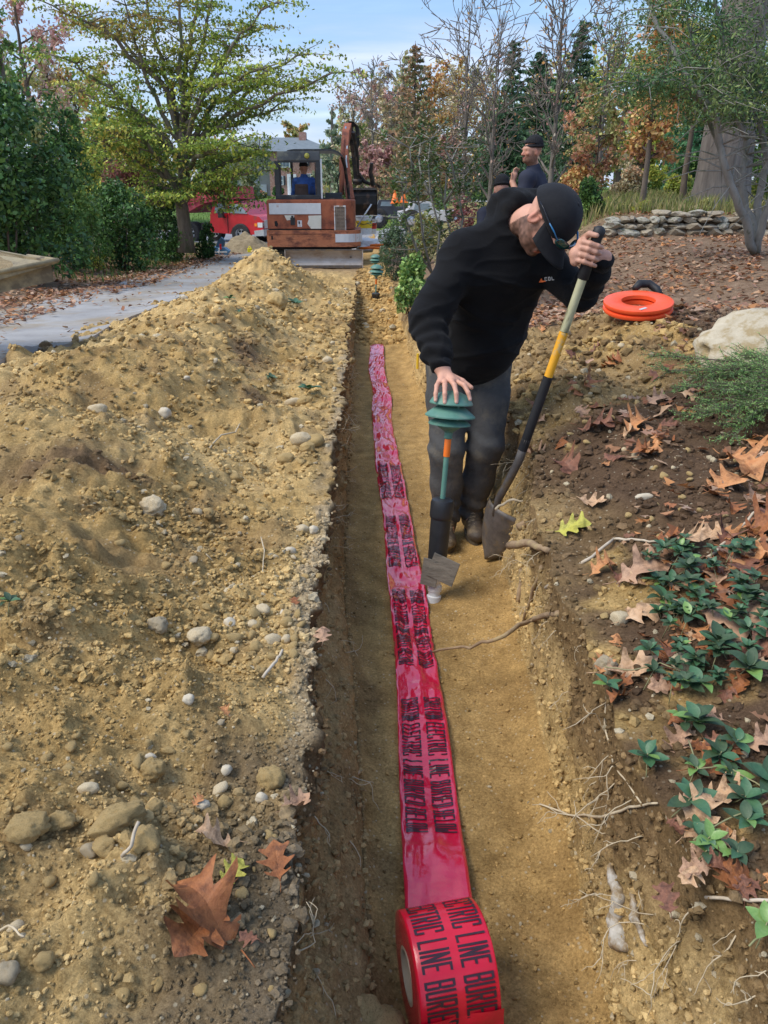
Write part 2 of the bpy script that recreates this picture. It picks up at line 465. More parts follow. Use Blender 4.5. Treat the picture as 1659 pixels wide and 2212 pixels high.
def ground_pt(px, py, y0=.5, y1=120):
    """walk the ray of a picture point to where it meets the ground"""
    d = ray(px, py); a = y0; st = .02
    while a < y1:
        p = Vector((d.x*a/d.y, a, CAMZ+d.z*a/d.y))
        if p.z <= float(hfun(p.x, p.y)): return Vector((p.x, a, float(hfun(p.x, p.y))))
        a += st; st *= 1.01
    return p
SAND = np.array([.48, .325, .130]); SANDL = np.array([.68, .50, .235]); TOP = np.array([.095, .060, .036]); GREY = np.array([.33, .29, .235])
LITT = np.array([.24, .165, .11]); LAWN = np.array([.13, .22, .045]); MEAD = np.array([.24, .23, .09]); MID = np.array([.22, .14, .068])

rows = [-2.2]
while rows[-1] < 330:
    y = rows[-1]
    rows.append(y + (.06 if y < .55 else .0072 if y < 1.0 else .0072*y**1.05 if y < 6 else .0475*(y/6)**1.3))
rows = np.array(rows); NR = len(rows)
def offs(n1, d0, d1, lim):
    o = [0.]; d = d0
    while o[-1] < lim:
        o.append(o[-1]+d); x = o[-1]
        d = d0 + (d1-d0)*min(1, x/2.8) if x < 2.8 else d*1.11
    return np.array(o)
oL = offs(0, .0062, .0125, 320)[::-1]; oR = offs(0, .0068, .016, 320)
NWL, NF, NWR = 34, 74, 40
rr = rows[:, None]
lL, lR, fL, fR = lipL(rr), lipR(rr), floL(rr), floR(rr)
XA = lL - oL[None, :]
XE = lR + oR[None, :]
YA = np.broadcast_to(rr, XA.shape); YE = np.broadcast_to(rr, XE.shape)
ZA, ZE = hfun(XA, YA), hfun(XE, YE)
tw = np.linspace(0, 1, NWL+1)[None, 1:]
close = ss(12.0, 13.6, rr)
zl_lip, zr_lip = ZA[:, -1:], ZE[:, :1]
floor_l = zl_lip*close; floor_r = zr_lip*close
ZB = zl_lip + (floor_l-zl_lip)*tw
prof = ss(0, 1, tw)**.8
hb = (zl_lip-floor_l)
XB = lL + (fL-lL)*(.15*tw+.85*ss(.45, 1, tw)) - .035*np.sin(math.pi*np.clip(tw*1.6, 0, 1))*hb*1.2
YB = np.broadcast_to(rr, XB.shape)
XB = XB + np.minimum(hb*2, 1)*(.022*vn2(YB*4, ZB*7, 61)+.016*vn2(YB*13, ZB*16, 62)+.013*vn2(YB*36, ZB*38, 63)+.007*vn2(YB*80, ZB*80, 65)+.012*np.abs(vn2(YB*3, ZB*22, 64)))
tf = np.linspace(0, 1, NF+2)[None, 1:-1]
XC = fL+(fR-fL)*tf; YC = np.broadcast_to(rr, XC.shape)
toe = .045*(np.exp(-tf/.07)+np.exp(-(1-tf)/.09))
bump = .014*vn2(XC*4, YC*3, 71)+.008*vn2(XC*11, YC*9, 72)+.0035*vn2(XC*30, YC*30, 73)+.0016*vn2(XC*80, YC*80, 74)
steps = .014*np.abs(vn2(YC*1.1+.3*vn2(XC*3, YC*1, 76), XC*.6, 75))*np.ones_like(XC)
ZC = (floor_l*(1-tf)+floor_r*tf) + toe*(1-close) + (bump+steps)*(1-.3*close) + .05*ss(5, 11, rr)*tf
ZC += .03*gau(XC, YC, .42, 2.75, .12, .3)+.035*gau(XC, YC, .50, 1.7, .06, .5)
tw2 = np.linspace(0, 1, NWR+1)[None, :-1]
ZD0 = ZC[:, -1:]
ZD = ZD0 + (zr_lip-ZD0)*tw2
XD = fR + (lR-fR)*ss(0, 1, tw2)
YD = np.broadcast_to(rr, XD.shape)
hd = np.minimum(np.abs(zr_lip-floor_r)*2, 1)
XD = XD + hd*(.018*vn2(YD*2.5, ZD*4, 81)+.009*vn2(YD*9, ZD*16, 82)+.009*vn2(YD*30, ZD*40, 83)+.006*vn2(YD*70, ZD*80, 85)+.016*np.abs(vn2(YD*2.2, ZD*16, 84)))*np.sin(math.pi*np.clip(tw2*.9+.1, 0, 1))
wb = ss(.6, 1, tw)
XB = XB*(1-wb)+fL*wb
ZB = ZB + (ZC[:, :1]-ZB)*ss(.75, 1.02, tw)
XG = np.concatenate([XA, XB, XC, XD, XE], 1); YG = np.broadcast_to(rr, XG.shape); ZG = np.concatenate([ZA, ZB, ZC, ZD, ZE], 1)
NC = XG.shape[1]
segid = np.concatenate([np.full(XA.shape[1], 0), np.full(NWL, 1), np.full(NF, 2), np.full(NWR, 3), np.full(XE.shape[1], 4)])
SEG = np.broadcast_to(segid[None], XG.shape)
# colours of the soils, each its own stuff
def lerp(a, b, t): return a*(1-t[..., None])+b*t[..., None]
n1 = fbm(XG*1.6, YG*1.6, 91, 3); n2 = fbm(XG*7, YG*7, 92, 3); n3 = vn2(XG*24, YG*24, 93)
M = soil_mask(XG, YG)
C = np.broadcast_to(SAND, XG.shape+(3,)).copy()
C = lerp(C, np.broadcast_to(SANDL, C.shape), np.clip(.35+.55*n1+.35*n2, 0, 1)*.85)
C = lerp(C, np.broadcast_to(MID, C.shape), ss(.25, .8, n2-.6*n1)*.5)
# left: grey gritty rim and dark root soil at the lip
dl = lL - XG
rim = (SEG == 0)*ss(.075, .02, dl+.03*n2)*(1-ss(6, 9, YG))
C = lerp(C, np.broadcast_to(GREY, C.shape), rim*.5*ss(-.3, .3, n1+.5*n2+.2))
near = (SEG == 0)*ss(.30, .16, dl+.08*n2)*ss(1.5, 1.05, YG+.15*n2)
C = lerp(C, np.broadcast_to(np.array([.15, .115, .075]), C.shape), near*.85)
patch = (SEG == 0)*(gau(XG, YG, -1.0, 2.55, .28, .10, .35)+gau(XG, YG, -.62, 4.3, .10, .5, .25)+gau(XG, YG, -.8, 5.2, .1, .35)+gau(XG, YG, -2.3, 5.2, .25, 1.0))
C = lerp(C, np.broadcast_to(TOP*1.5, C.shape), np.clip(patch*1.3*ss(-.2, .5, n2+.4), 0, 1)*.8)
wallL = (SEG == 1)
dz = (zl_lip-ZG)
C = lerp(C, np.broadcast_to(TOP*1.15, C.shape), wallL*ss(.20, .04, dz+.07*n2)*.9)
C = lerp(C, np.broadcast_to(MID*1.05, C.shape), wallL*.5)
C = lerp(C, np.broadcast_to(SAND*np.array([.93, .86, .78]), C.shape), (SEG == 2)*.75)
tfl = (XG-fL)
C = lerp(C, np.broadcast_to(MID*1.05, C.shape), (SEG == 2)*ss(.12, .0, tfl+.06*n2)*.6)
dzr = (zr_lip-ZG)
C = lerp(C, np.broadcast_to(SANDL, C.shape), (SEG == 3)*.25)
C = lerp(C, np.broadcast_to(MID*.9, C.shape), (SEG == 3)*ss(.28, .08, dzr+.1*n2+.08*n1)*.85)
# right bank near: root soil and sand mixed
topm = (SEG == 4)*ss(-.35, .3, n1*.6+.7*n2+.30+.5*ss(.7, 1.0, XG)+.5*ss(2.2, 1.2, YG))*(1-M*.5)
C = lerp(C, np.broadcast_to(TOP*1.35, C.shape), topm)
litt = (1-M)*((SEG == 4)*ss(5.2, 6.4, YG+.4*n1)+(SEG == 4)*ss(1.9, 2.4, XG)+(SEG == 0)*1.0)
C = lerp(C, np.broadcast_to(LITT, C.shape), np.clip(litt, 0, 1))
wide = np.clip(((XG > 1.2)+(XG < -4))*1.0, 0, 1)
C = lerp(C, np.broadcast_to(MEAD, C.shape), ss(14.2, 15, YG)*(XG > 1.5)*(.6+.4*np.clip(n1, -1, 1)))
C = lerp(C, np.broadcast_to(LAWN, C.shape), ss(36, 40, YG))
C = lerp(C, np.broadcast_to(LAWN*.8, C.shape), ss(17, 19, YG+2*n1)*(XG < -4.3)*.5)
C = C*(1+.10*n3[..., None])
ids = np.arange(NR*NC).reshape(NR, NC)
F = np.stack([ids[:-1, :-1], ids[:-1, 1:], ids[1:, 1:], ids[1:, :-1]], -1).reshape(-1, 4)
def soil_material(name, grit=1.0):
    m = bpy.data.materials.new(name); m.use_nodes = True; nt = m.node_tree; b = nt.nodes['Principled BSDF']
    a = nt.nodes.new('ShaderNodeAttribute'); a.attribute_name = 'col'
    tc = nt.nodes.new('ShaderNodeTexCoord'); v = tc.outputs['Object']
    f1 = _ramp(nt, _noise(nt, 9, 8, .7, v), (.62, .59, .54), (1.28, 1.28, 1.28), .3, .7)
    f2 = _ramp(nt, _noise(nt, 130, 4, .75, v), (.55, .52, .48), (1.42, 1.42, 1.42), .32, .7)
    c = _mix(nt, a.outputs['Color'], f1, 1.0, 'MULTIPLY'); c = _mix(nt, c, f2, .85, 'MULTIPLY')
    vo = nt.nodes.new('ShaderNodeTexVoronoi'); vo.inputs['Scale'].default_value = 95; nt.links.new(v, vo.inputs['Vector'])
    sep = nt.nodes.new('ShaderNodeSeparateColor'); nt.links.new(vo.outputs['Color'], sep.inputs[0])
    g = _ramp(nt, sep.outputs[0], (0, 0, 0), (1, 1, 1), .90, .93)
    dd = _ramp(nt, vo.outputs['Distance'], (1, 1, 1), (0, 0, 0), .25, .4)
    gm = _mix(nt, g, dd, 1.0, 'MULTIPLY')
    c = _mix(nt, c, (.62, .54, .38), _mix(nt, gm, (.55, .55, .55), 1.0, 'MULTIPLY'))
    nt.links.new(c, b.inputs['Base Color']); b.inputs['Roughness'].default_value = .95; b.inputs['Specular IOR Level'].default_value = .15
    b1 = nt.nodes.new('ShaderNodeBump'); b1.inputs['Strength'].default_value = .95*grit; b1.inputs['Distance'].default_value = .012
    nt.links.new(_noise(nt, 48, 8, .78, v), b1.inputs['Height'])
    b2 = nt.nodes.new('ShaderNodeBump'); b2.inputs['Strength'].default_value = .8*grit; b2.inputs['Distance'].default_value = .003
    nt.links.new(_noise(nt, 240, 3, .8, v), b2.inputs['Height']); nt.links.new(b1.outputs[0], b2.inputs['Normal']); nt.links.new(b2.outputs[0], b.inputs['Normal'])
    return m
SOILM = soil_material('sandy_soil')
GV = np.stack([XG, YG, ZG], -1).reshape(-1, 3)
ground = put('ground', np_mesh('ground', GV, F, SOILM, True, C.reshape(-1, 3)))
tag(ground, kind='structure')
GC = C.reshape(-1, 3); SEGF = SEG.reshape(-1); MF = M.reshape(-1)
GN = np.zeros(3)

# ---- clods and grit: nobody could count them
def ico(sub):
    bm = bmesh.new(); bmesh.ops.create_icosphere(bm, subdivisions=sub, radius=1); bm.verts.index_update()
    v = np.array([v.co[:] for v in bm.verts]); f = np.array([[q.index for q in p.verts] for p in bm.faces]); bm.free(); return v, f
I1, I2, I3 = ico(1), ico(2), ico(3)
def scatter(name, P, size, cols, shape, mat, seed=0, flat=.75, sink=.36, jag=.35, smooth=False):
    rs = np.random.RandomState(seed); n = len(P); bv, bf = shape
    th = rs.uniform(0, 2*np.pi, n); ph = rs.uniform(-.5, .5, n)
    S = size[:, None]*np.stack([rs.uniform(.75, 1.3, n), rs.uniform(.75, 1.2, n), flat*rs.uniform(.75, 1.25, n)], 1)
    v = bv[None]*S[:, None, :]
    jit = 1+jag*rs.uniform(-1, 1, (n, len(bv)))
    v = v*jit[..., None]
    c, s = np.cos(th)[:, None], np.sin(th)[:, None]; cp, sp = np.cos(ph)[:, None], np.sin(ph)[:, None]
    y = v[..., 1]*cp-v[..., 2]*sp; z = v[..., 1]*sp+v[..., 2]*cp; x = v[..., 0]
    v = np.stack([x*c-y*s, x*s+y*c, z], -1) + P[:, None, :]
    v[..., 2] += (S[:, 2]*(1-2*sink))[:, None]
    f = bf[None]+(np.arange(n)*len(bv))[:, None, None]
    col = np.repeat(cols, len(bv), 0)
    return np_mesh(name, v.reshape(-1, 3), f.reshape(-1, 3), mat, smooth, col)
CLODM = attr_mat('clod_soil', .95, bump=.8, bscale=160, vary=.22, vscale=90, spec=.12)
rs = np.random.RandomState(21)
def pick(mask, n, seed):
    r = np.random.RandomState(seed); w = np.where(mask)[0]
    i = r.choice(w, n); p = GV[i].copy(); p[:, :2] += r.uniform(-.012, .012, (n, 2))*np.maximum(1, p[:, 1:2]/2)
    return p, GC[i]
dist = GV[:, 1]
clump = fbm(GV[:, 0]*3, GV[:, 1]*3, 95, 2)
left = (SEGF == 0) & (MF > .6) & (GV[:, 0] > -3) & (dist > .45)
P1, C1 = pick(left & (dist < 2.6) & ((clump > -.45) | (dist < 1.5)), 34000, 1)
s1 = .0028+.0052*rs.power(.33, len(P1))**1.2*rs.uniform(.3, 1, len(P1)); s1 *= np.clip(P1[:, 1]/1.5, .8, 1.6)*1.15
P2, C2 = pick(left & (clump > .05) & (dist < 4.5), 3600, 2); s2 = .007+.012*rs.power(.5, len(P2))*rs.uniform(0, 1, len(P2))
P3, C3 = pick(left & (dist >= 2.2) & (dist < 12), 7000, 3); s3 = (.005+.016*rs.uniform(0, 1, len(P3))**2.5)*np.clip(P3[:, 1]/4, .7, 1.7)
fm = (SEGF == 2) & (dist > .5) & (dist < 12); P4, C4 = pick(fm, 4500, 4); s4 = .0018+.0045*rs.uniform(0, 1, len(P4))**3
rm = ((SEGF == 4) & (GV[:, 0] < 2.6) & (dist > .5) & (dist < 7)) | ((SEGF == 4) & (MF > .5) & (dist < 14)); P5, C5 = pick(rm, 15000, 5); s5 = (.0035+.014*rs.uniform(0, 1, len(P5))**3)*np.clip(P5[:, 1]/2.5, .8, 1.8)
wl_ = ((SEGF == 1) | (SEGF == 3)) & (dist > .6) & (dist < 8); P7, C7 = pick(wl_, 14000, 7); s7 = .002+.009*rs.uniform(0, 1, len(P7))**3
P7[:, 0] += np.where(P7[:, 0] < .2, -.2, .3)*s7
P6, C6 = pick((SEGF == 2) & (dist > 8.5) & (dist < 16), 1200, 6); s6 = .02+.03*rs.uniform(0, 1, len(P6))**2
for k, (P, Cc, s, nm, sh) in enumerate([(P1, C1, s1, 'soil_crumbs', I1), (P2, C2, s2, 'soil_clods', I2), (P3, C3, s3, 'soil_clods', I1), (P4, C4, s4, 'sand_grit', I1), (P5, C5, s5, 'soil_crumbs', I1), (P6, C6, s6, 'soil_clods', I1), (P7, C7, s7, 'soil_crumbs', I1)]):
    cc = Cc*rs.uniform(.62, 1.4, (len(P), 1)); w = rs.uniform(0, 1, len(P)) < .03
    cc[w] = np.array([.56, .47, .31])*rs.uniform(.7, 1.1, (w.sum(), 1))
    o = put(nm, scatter(nm, P, s, cc, sh, CLODM, 30+k, smooth=False), None); tag(o, kind='stuff')
    tag(o, ['small crumbs of sandy soil strewn over the left spoil heap', 'larger clods clustered on the left spoil heap', 'clods on the farther part of the spoil heap', 'grit lying on the trench floor', 'crumbs of dark soil on the right bank', 'clods at the far end of the trench', 'crumbs of soil clinging to the trench walls'][k], 'soil')

# ------------------------------------------------------------ driveway and road sheets
def sheet(name, mat, left, right, y0, y1, ny, nx, lift, thick=.05, rag=.12, seed=0):
    ys = np.linspace(y0, y1, ny); vs = []
    for i, y in enumerate(ys):
        a = left(y)+rag*float(vn2(y*1.9, 0, 200+seed)); b = right(y)+rag*float(vn2(y*2.3, 5, 201+seed))
        xs = np.linspace(a, b, nx); z = macro(xs, np.full(nx, y))
        vs.append(np.stack([xs, np.full(nx, y), z+lift], 1))
    V = np.array(vs); top = V.reshape(-1, 3); bot = top-np.array([0, 0, thick])
    idn = np.arange(ny*nx).reshape(ny, nx)
    q = np.stack([idn[:-1, :-1], idn[:-1, 1:], idn[1:, 1:], idn[1:, :-1]], -1).reshape(-1, 4)
    N = ny*nx; e = []
    for r in (0, ny-1):
        for c in range(nx-1): e.append([idn[r, c], idn[r, c+1], idn[r, c+1]+N, idn[r, c]+N])
    for c in (0, nx-1):
        for r in range(ny-1): e.append([idn[r, c], idn[r+1, c], idn[r+1, c]+N, idn[r, c]+N])
    o = put(name, np_mesh(name, np.concatenate([top, bot]), np.concatenate([q, np.array(e)]), mat, False)); tag(o, kind='structure'); return o
ASPH = pm('driveway_asphalt', (.27, .26, .25), (.42, .41, .39), 2.2, .85, bump=.5, bscale=60, dirt=(.30, .24, .16), dscale=1.6, dlo=.44, dhi=.66)
sheet('driveway', ASPH, lambda y: np.interp(y, [2, 8.7, 12, 18, 24, 29], [-4.0, -4.0, -4.0, -3.6, -3.9, -5]), lambda y: np.interp(y, [2, 14, 20, 26, 29], [-2.2, -2.35, -1.6, 1, 3]), 3.0, 29, 90, 14, .035, seed=1)
sheet('road', pm('road_asphalt', (.20, .205, .215), (.32, .325, .33), 1.0, .85, bump=.3), lambda y: -60, lambda y: 60, 29, 38, 10, 90, .03, rag=.05, seed=2)
# ------------------------------------------------------------ warning tape: roll, core, strip, lettering
RED = pm('red_plastic_film', (.56, .004, .022), (.64, .008, .035), 14, .24, spec=.5, coat=.25, bump=.10, bscale=9)
FILMDUST = pm('red_film_dusty', (.60, .006, .036), (.68, .014, .06), 20, .14, spec=.8, coat=.7, bump=.28, bscale=8, dirt=(.42, .25, .15), dscale=5, dlo=.66, dhi=.8)
INK = pm('black_ink', (.030, .012, .018), (.05, .02, .03), 30, .3, spec=.4)
CARD = pm('cardboard', (.36, .29, .20), (.46, .38, .28), 12, .85)
TW = .160
def tape_x(y): return np.interp(y, [1.0, 1.4, 2.1, 2.9, 3.6, 4.6, 5.6, 6.3, 7.2, 8.4], [.158, .160, .170, .165, .155, .13, .115, .135, .10, .125])
def floor_z(x, y):
    j = int(np.clip(np.searchsorted(rows, y), 1, NR-2)); r = slice(XA.shape[1]+NWL, XA.shape[1]+NWL+NF)
    return float(np.interp(x, XG[j, r], ZG[j, r]))
def strip_pt(u, y):
    """u -0.5..0.5 across the tape, y along it"""
    y = min(y, 8.4); w = TW*(1-.10*abs(math.sin(y*2.1))*ss(1.6, 2.6, y))
    tilt = .10*math.sin(y*1.9+.5)*float(ss(1.7, 3, y))
    x = float(tape_x(y)) + u*w
    amp = .005+.007*float(ss(1.5, 2.6, y))
    z = floor_z(x, y)*.55+floor_z(float(tape_x(y)), y)*.45 + .014
    z += amp*.7*float(vn2(y*4+u*3, u*1.6, 301))+amp*.55*(1-2*abs(float(vn2(y*7-u*5, u*3+y*1, 302))))+.0045*float(ss(1.7, 2.4, y))*(1-2*abs(float(vn2(y*17+u*6, u*6+y*3, 303))))
    z += .028*math.exp(-((y-1.36)/.16)**2)*(1-.2*u) + u*tilt*.12
    z += .006*math.sin(y*6+u*5)*abs(u)*2
    return Vector((x, y, z))
RC = Vector((.150, 1.085, .121)); RR = .120; RYAW = math.radians(-10)
RX_ = Vector((math.cos(RYAW), -math.sin(RYAW), 0)); RYv = Vector((math.sin(RYAW), math.cos(RYAW), 0))
def roll_pt(v, a, r=RR):
    """v across -.5..5; a angle from the top towards the camera"""
    return RC + RX_*(v*TW) + (Vector((0, 0, 1))*math.cos(a) - RYv*math.sin(a))*r
warn = thing('warning_tape', 'glossy red warning tape roll with black lettering unrolled along the trench floor', 'warning tape', (RC.x, RC.y, 0))
def rel(o):
    o.parent = warn; o.matrix_parent_inverse = Matrix.Translation(-Vector(warn.location)); return o
# roll body: outside, wound end faces
prof = [(-.5, .055), (-.5, .07), (-.497, .085), (-.5, .10), (-.498, .112), (-.49, .1185), (-.47, .12), (-.2, .1198), (0, .1206), (.25, .1199), (.47, .12), (.49, .1185), (.5, .112), (.497, .09), (.5, .07), (.5, .055)]
vs, fs = [], []; NA = 96
for i, (v, r) in enumerate(prof):
    for k in range(NA):
        a = 2*math.pi*k/NA
        vs.append(roll_pt(v+.004*math.sin(a*3+1)*(abs(v) > .45), a, r+.0006*math.sin(a*2+i)))
for i in range(len(prof)-1):
    for k in range(NA): fs.append((i*NA+k, i*NA+(k+1) % NA, (i+1)*NA+(k+1) % NA, (i+1)*NA+k))
m = MB(); m.add(vs, fs); rel(m.build('roll', RED, None, True, auto=50))
m = MB()
for (r, v0, v1) in ((.054, -.505, .505),):
    a_ = [(k*2*math.pi/48) for k in range(48)]
    vv = [roll_pt(v, a, q) for q, v in ((.0545, -.503), (.0545, .503), (.047, .503), (.047, -.503)) for a in a_]
    ff = [(i*48+k, i*48+(k+1) % 48, ((i+1) % 4)*48+(k+1) % 48, ((i+1) % 4)*48+k) for i in range(4) for k in range(48)]
    m.add(vv, ff)
rel(m.build('core', CARD, None, True, auto=40))
# strip
ys = []; y = 1.06
while y < 8.4: ys.append(y); y += .0085*max(1, y/1.8)
NU = 19; vs = []; fs = []
for y in ys:
    for i in range(NU): vs.append(strip_pt(i/(NU-1)-.5, y))
holes = [(6.05, 6.13), (7.35, 7.52)]
for j in range(len(ys)-1):
    for i in range(NU-1):
        yc = ys[j]
        fs.append((j*NU+i, j*NU+i+1, (j+1)*NU+i+1, (j+1)*NU+i))
o = put('tape_strip', bpy.data.meshes.new('tape_strip')); o.data.from_pydata([tuple(v) for v in vs], [], fs); o.data.materials.append(FILMDUST)
o.data.polygons.foreach_set('use_smooth', [True]*len(fs)); rel(o)
md = o.modifiers.new('t', 'SOLIDIFY'); md.thickness = .0006
# loose outer layer at the roll's foot
m = MB(); vv = []
for j in range(9):
    for i in range(8):
        v = i/7-.5; p = roll_pt(v*1.03, 1.35+j*.10, RR+.002+.0012*j+.003*math.sin(i*1.3+j)); vv.append(p)
m.add(vv, [(j*8+i, j*8+i+1, (j+1)*8+i+1, (j+1)*8+i) for j in range(8) for i in range(7)]); rel(m.build('loose_end', RED, None, True))
# lettering
TX, TY = .30, .085
def gl(ch):
    l, r, c = TX/2, 1-TX/2, .5; t, b, mdl = 1-TY/2, TY/2, .5
    V = lambda x, y0=0, y1=1: ((x, y0), (x, y1), 'v'); H = lambda y, x0=0, x1=1: ((x0, y), (x1, y), 'h')
    D = lambda x0, y0, x1, y1: ((x0, y0), (x1, y1), 'v')
    return {'A': [V(l, 0, .96), V(r, 0, .96), H(t, .1, .9), H(.42)], 'B': [V(l), V(r, .05, .47), V(r, .55, .95), H(t, 0, .88), H(mdl, 0, .9), H(b, 0, .88)],
            'C': [V(l, .04, .96), H(t, .08, .92), H(b, .08, .92), V(r, .68, .96), V(r, .04, .32)], 'D': [V(l), V(r, .05, .95), H(t, 0, .85), H(b, 0, .85)],
            'E': [V(l), H(t), H(mdl, 0, .85), H(b)], 'I': [V(c)], 'L': [V(l), H(b)], 'N': [V(l), V(r), D(l, 1, r, 0)],
            'O': [V(l, .04, .96), V(r, .04, .96), H(t, .08, .92), H(b, .08, .92)], 'R': [V(l), V(r, .55, .95), H(t, 0, .88), H(mdl, 0, .88), D(.55, .5, r, 0)],
            'T': [V(c), H(t)], 'U': [V(l, .04), V(r, .04), H(b, .08, .92)], 'W': [V(l), V(r), V(c, 0, .6), H(b, .05, .95)]}.get(ch, [])
def lay_text(m, text, s0, adv, lw, surf, rowsv, lh, nsub=7):
    """surf(v, s) -> point; text runs with s, letter tops towards +v; rowsv = v of each row's base"""
    s = s0
    for ch in text:
        if ch == ' ': s += adv*.62; continue
        ww = lw*(.45 if ch == 'I' else 1.25 if ch == 'W' else 1)
        for rv in rowsv:
            for (x0, y0), (x1, y1), t in gl(ch):
                if t == 'v':
                    hx = TX/2*(1/.45 if ch == 'I' else .8 if ch == 'W' else 1)
                    P = []
                    for k in range(nsub+1):
                        q = k/nsub; y = y0+(y1-y0)*q; x = x0+(x1-x0)*q
                        P += [surf(rv+y*lh, s+(x-hx)*ww), surf(rv+y*lh, s+(x+hx)*ww)]
                    m.add(P, [(2*k, 2*k+1, 2*k+3, 2*k+2) for k in range(nsub)])
                else:
                    P = []
                    for k in range(3):
                        x = x0+(x1-x0)*k/2
                        P += [surf(rv+(y0-TY/2)*lh, s+x*ww), surf(rv+(y0+TY/2)*lh, s+x*ww)]
                    m.add(P, [(2*k, 2*k+1, 2*k+3, 2*k+2) for k in range(2)])
        s += adv*(.5 if ch == 'I' else 1.25 if ch == 'W' else 1)
    return s
LEG = 'CAUTION ELECTRIC LINE BURIED BELOW'
m = MB()
def rs_(v, s): return roll_pt(v, s/RR, RR+.0016)
lay_text(m, 'ECTRIC LINE BURIED BELOW', -.080, .0168, .0140, rs_, (-.42, .06), .375, 5)
rel(m.build('lettering', INK, None, False))
m = MB()
def ss_(v, s): return strip_pt(v, s)+Vector((0, 0, .0022))
start = [2.10, 2.86, 3.66, 4.5]
for k, y0 in enumerate(start):
    lay_text(m, LEG, -y0, .0185, .0150, lambda v, s: ss_(v, -s), (-.42, .06), .36, 6)
rel(m.build('lettering', INK, None, False))

# ------------------------------------------------------------ stones on the spoil heap
def stone_mesh(name, seed, mat, jag=.2, sub=3, facets=0):
    bm = bmesh.new(); bmesh.ops.create_icosphere(bm, subdivisions=sub, radius=1)
    r = np.random.RandomState(seed); pl = [(Vector(r.normal(size=3)).normalized(), r.uniform(.62, .9)) for _ in range(facets)]
    for v in bm.verts:
        p = v.co.copy(); k = 1+jag*float(vn3(p.x*1.3+seed, p.y*1.3, p.z*1.3, seed % 7))+jag*.35*float(vn3(p.x*4+seed, p.y*4, p.z*4, 3))+(.10*jag/.2*float(vn3(p.x*9+seed, p.y*9, p.z*9, 5)) if jag > .2 else 0); v.co = p*k
        for nrm, d in pl:
            e = v.co.dot(nrm)-d
            if e > 0: v.co -= nrm*e*.85
    me = bpy.data.meshes.new(name); bm.to_mesh(me); bm.free(); me.materials.append(mat)
    me.polygons.foreach_set('use_smooth', [True]*len(me.polygons)); return me
ST_PALE = pm('pale_stone', (.50, .40, .24), (.66, .55, .37), 18, .8, bump=.4, bscale=90, dirt=(.36, .27, .14), dscale=16, dlo=.5, dhi=.62)
ST_TAN = pm('sandy_stone', (.50, .335, .13), (.62, .45, .20), 20, .92, bump=.7, bscale=90, dirt=(.38, .26, .10), dscale=14)
ST_GREY = pm('grey_stone', (.34, .27, .17), (.46, .38, .25), 18, .85, bump=.5, bscale=90, dirt=(.34, .27, .16), dscale=14, dlo=.5, dhi=.62)
ST_WHITE = pm('white_stone', (.50, .43, .31), (.64, .56, .42), 18, .75, bump=.3, bscale=90, dirt=(.45, .36, .22), dscale=20, dlo=.55, dhi=.66)
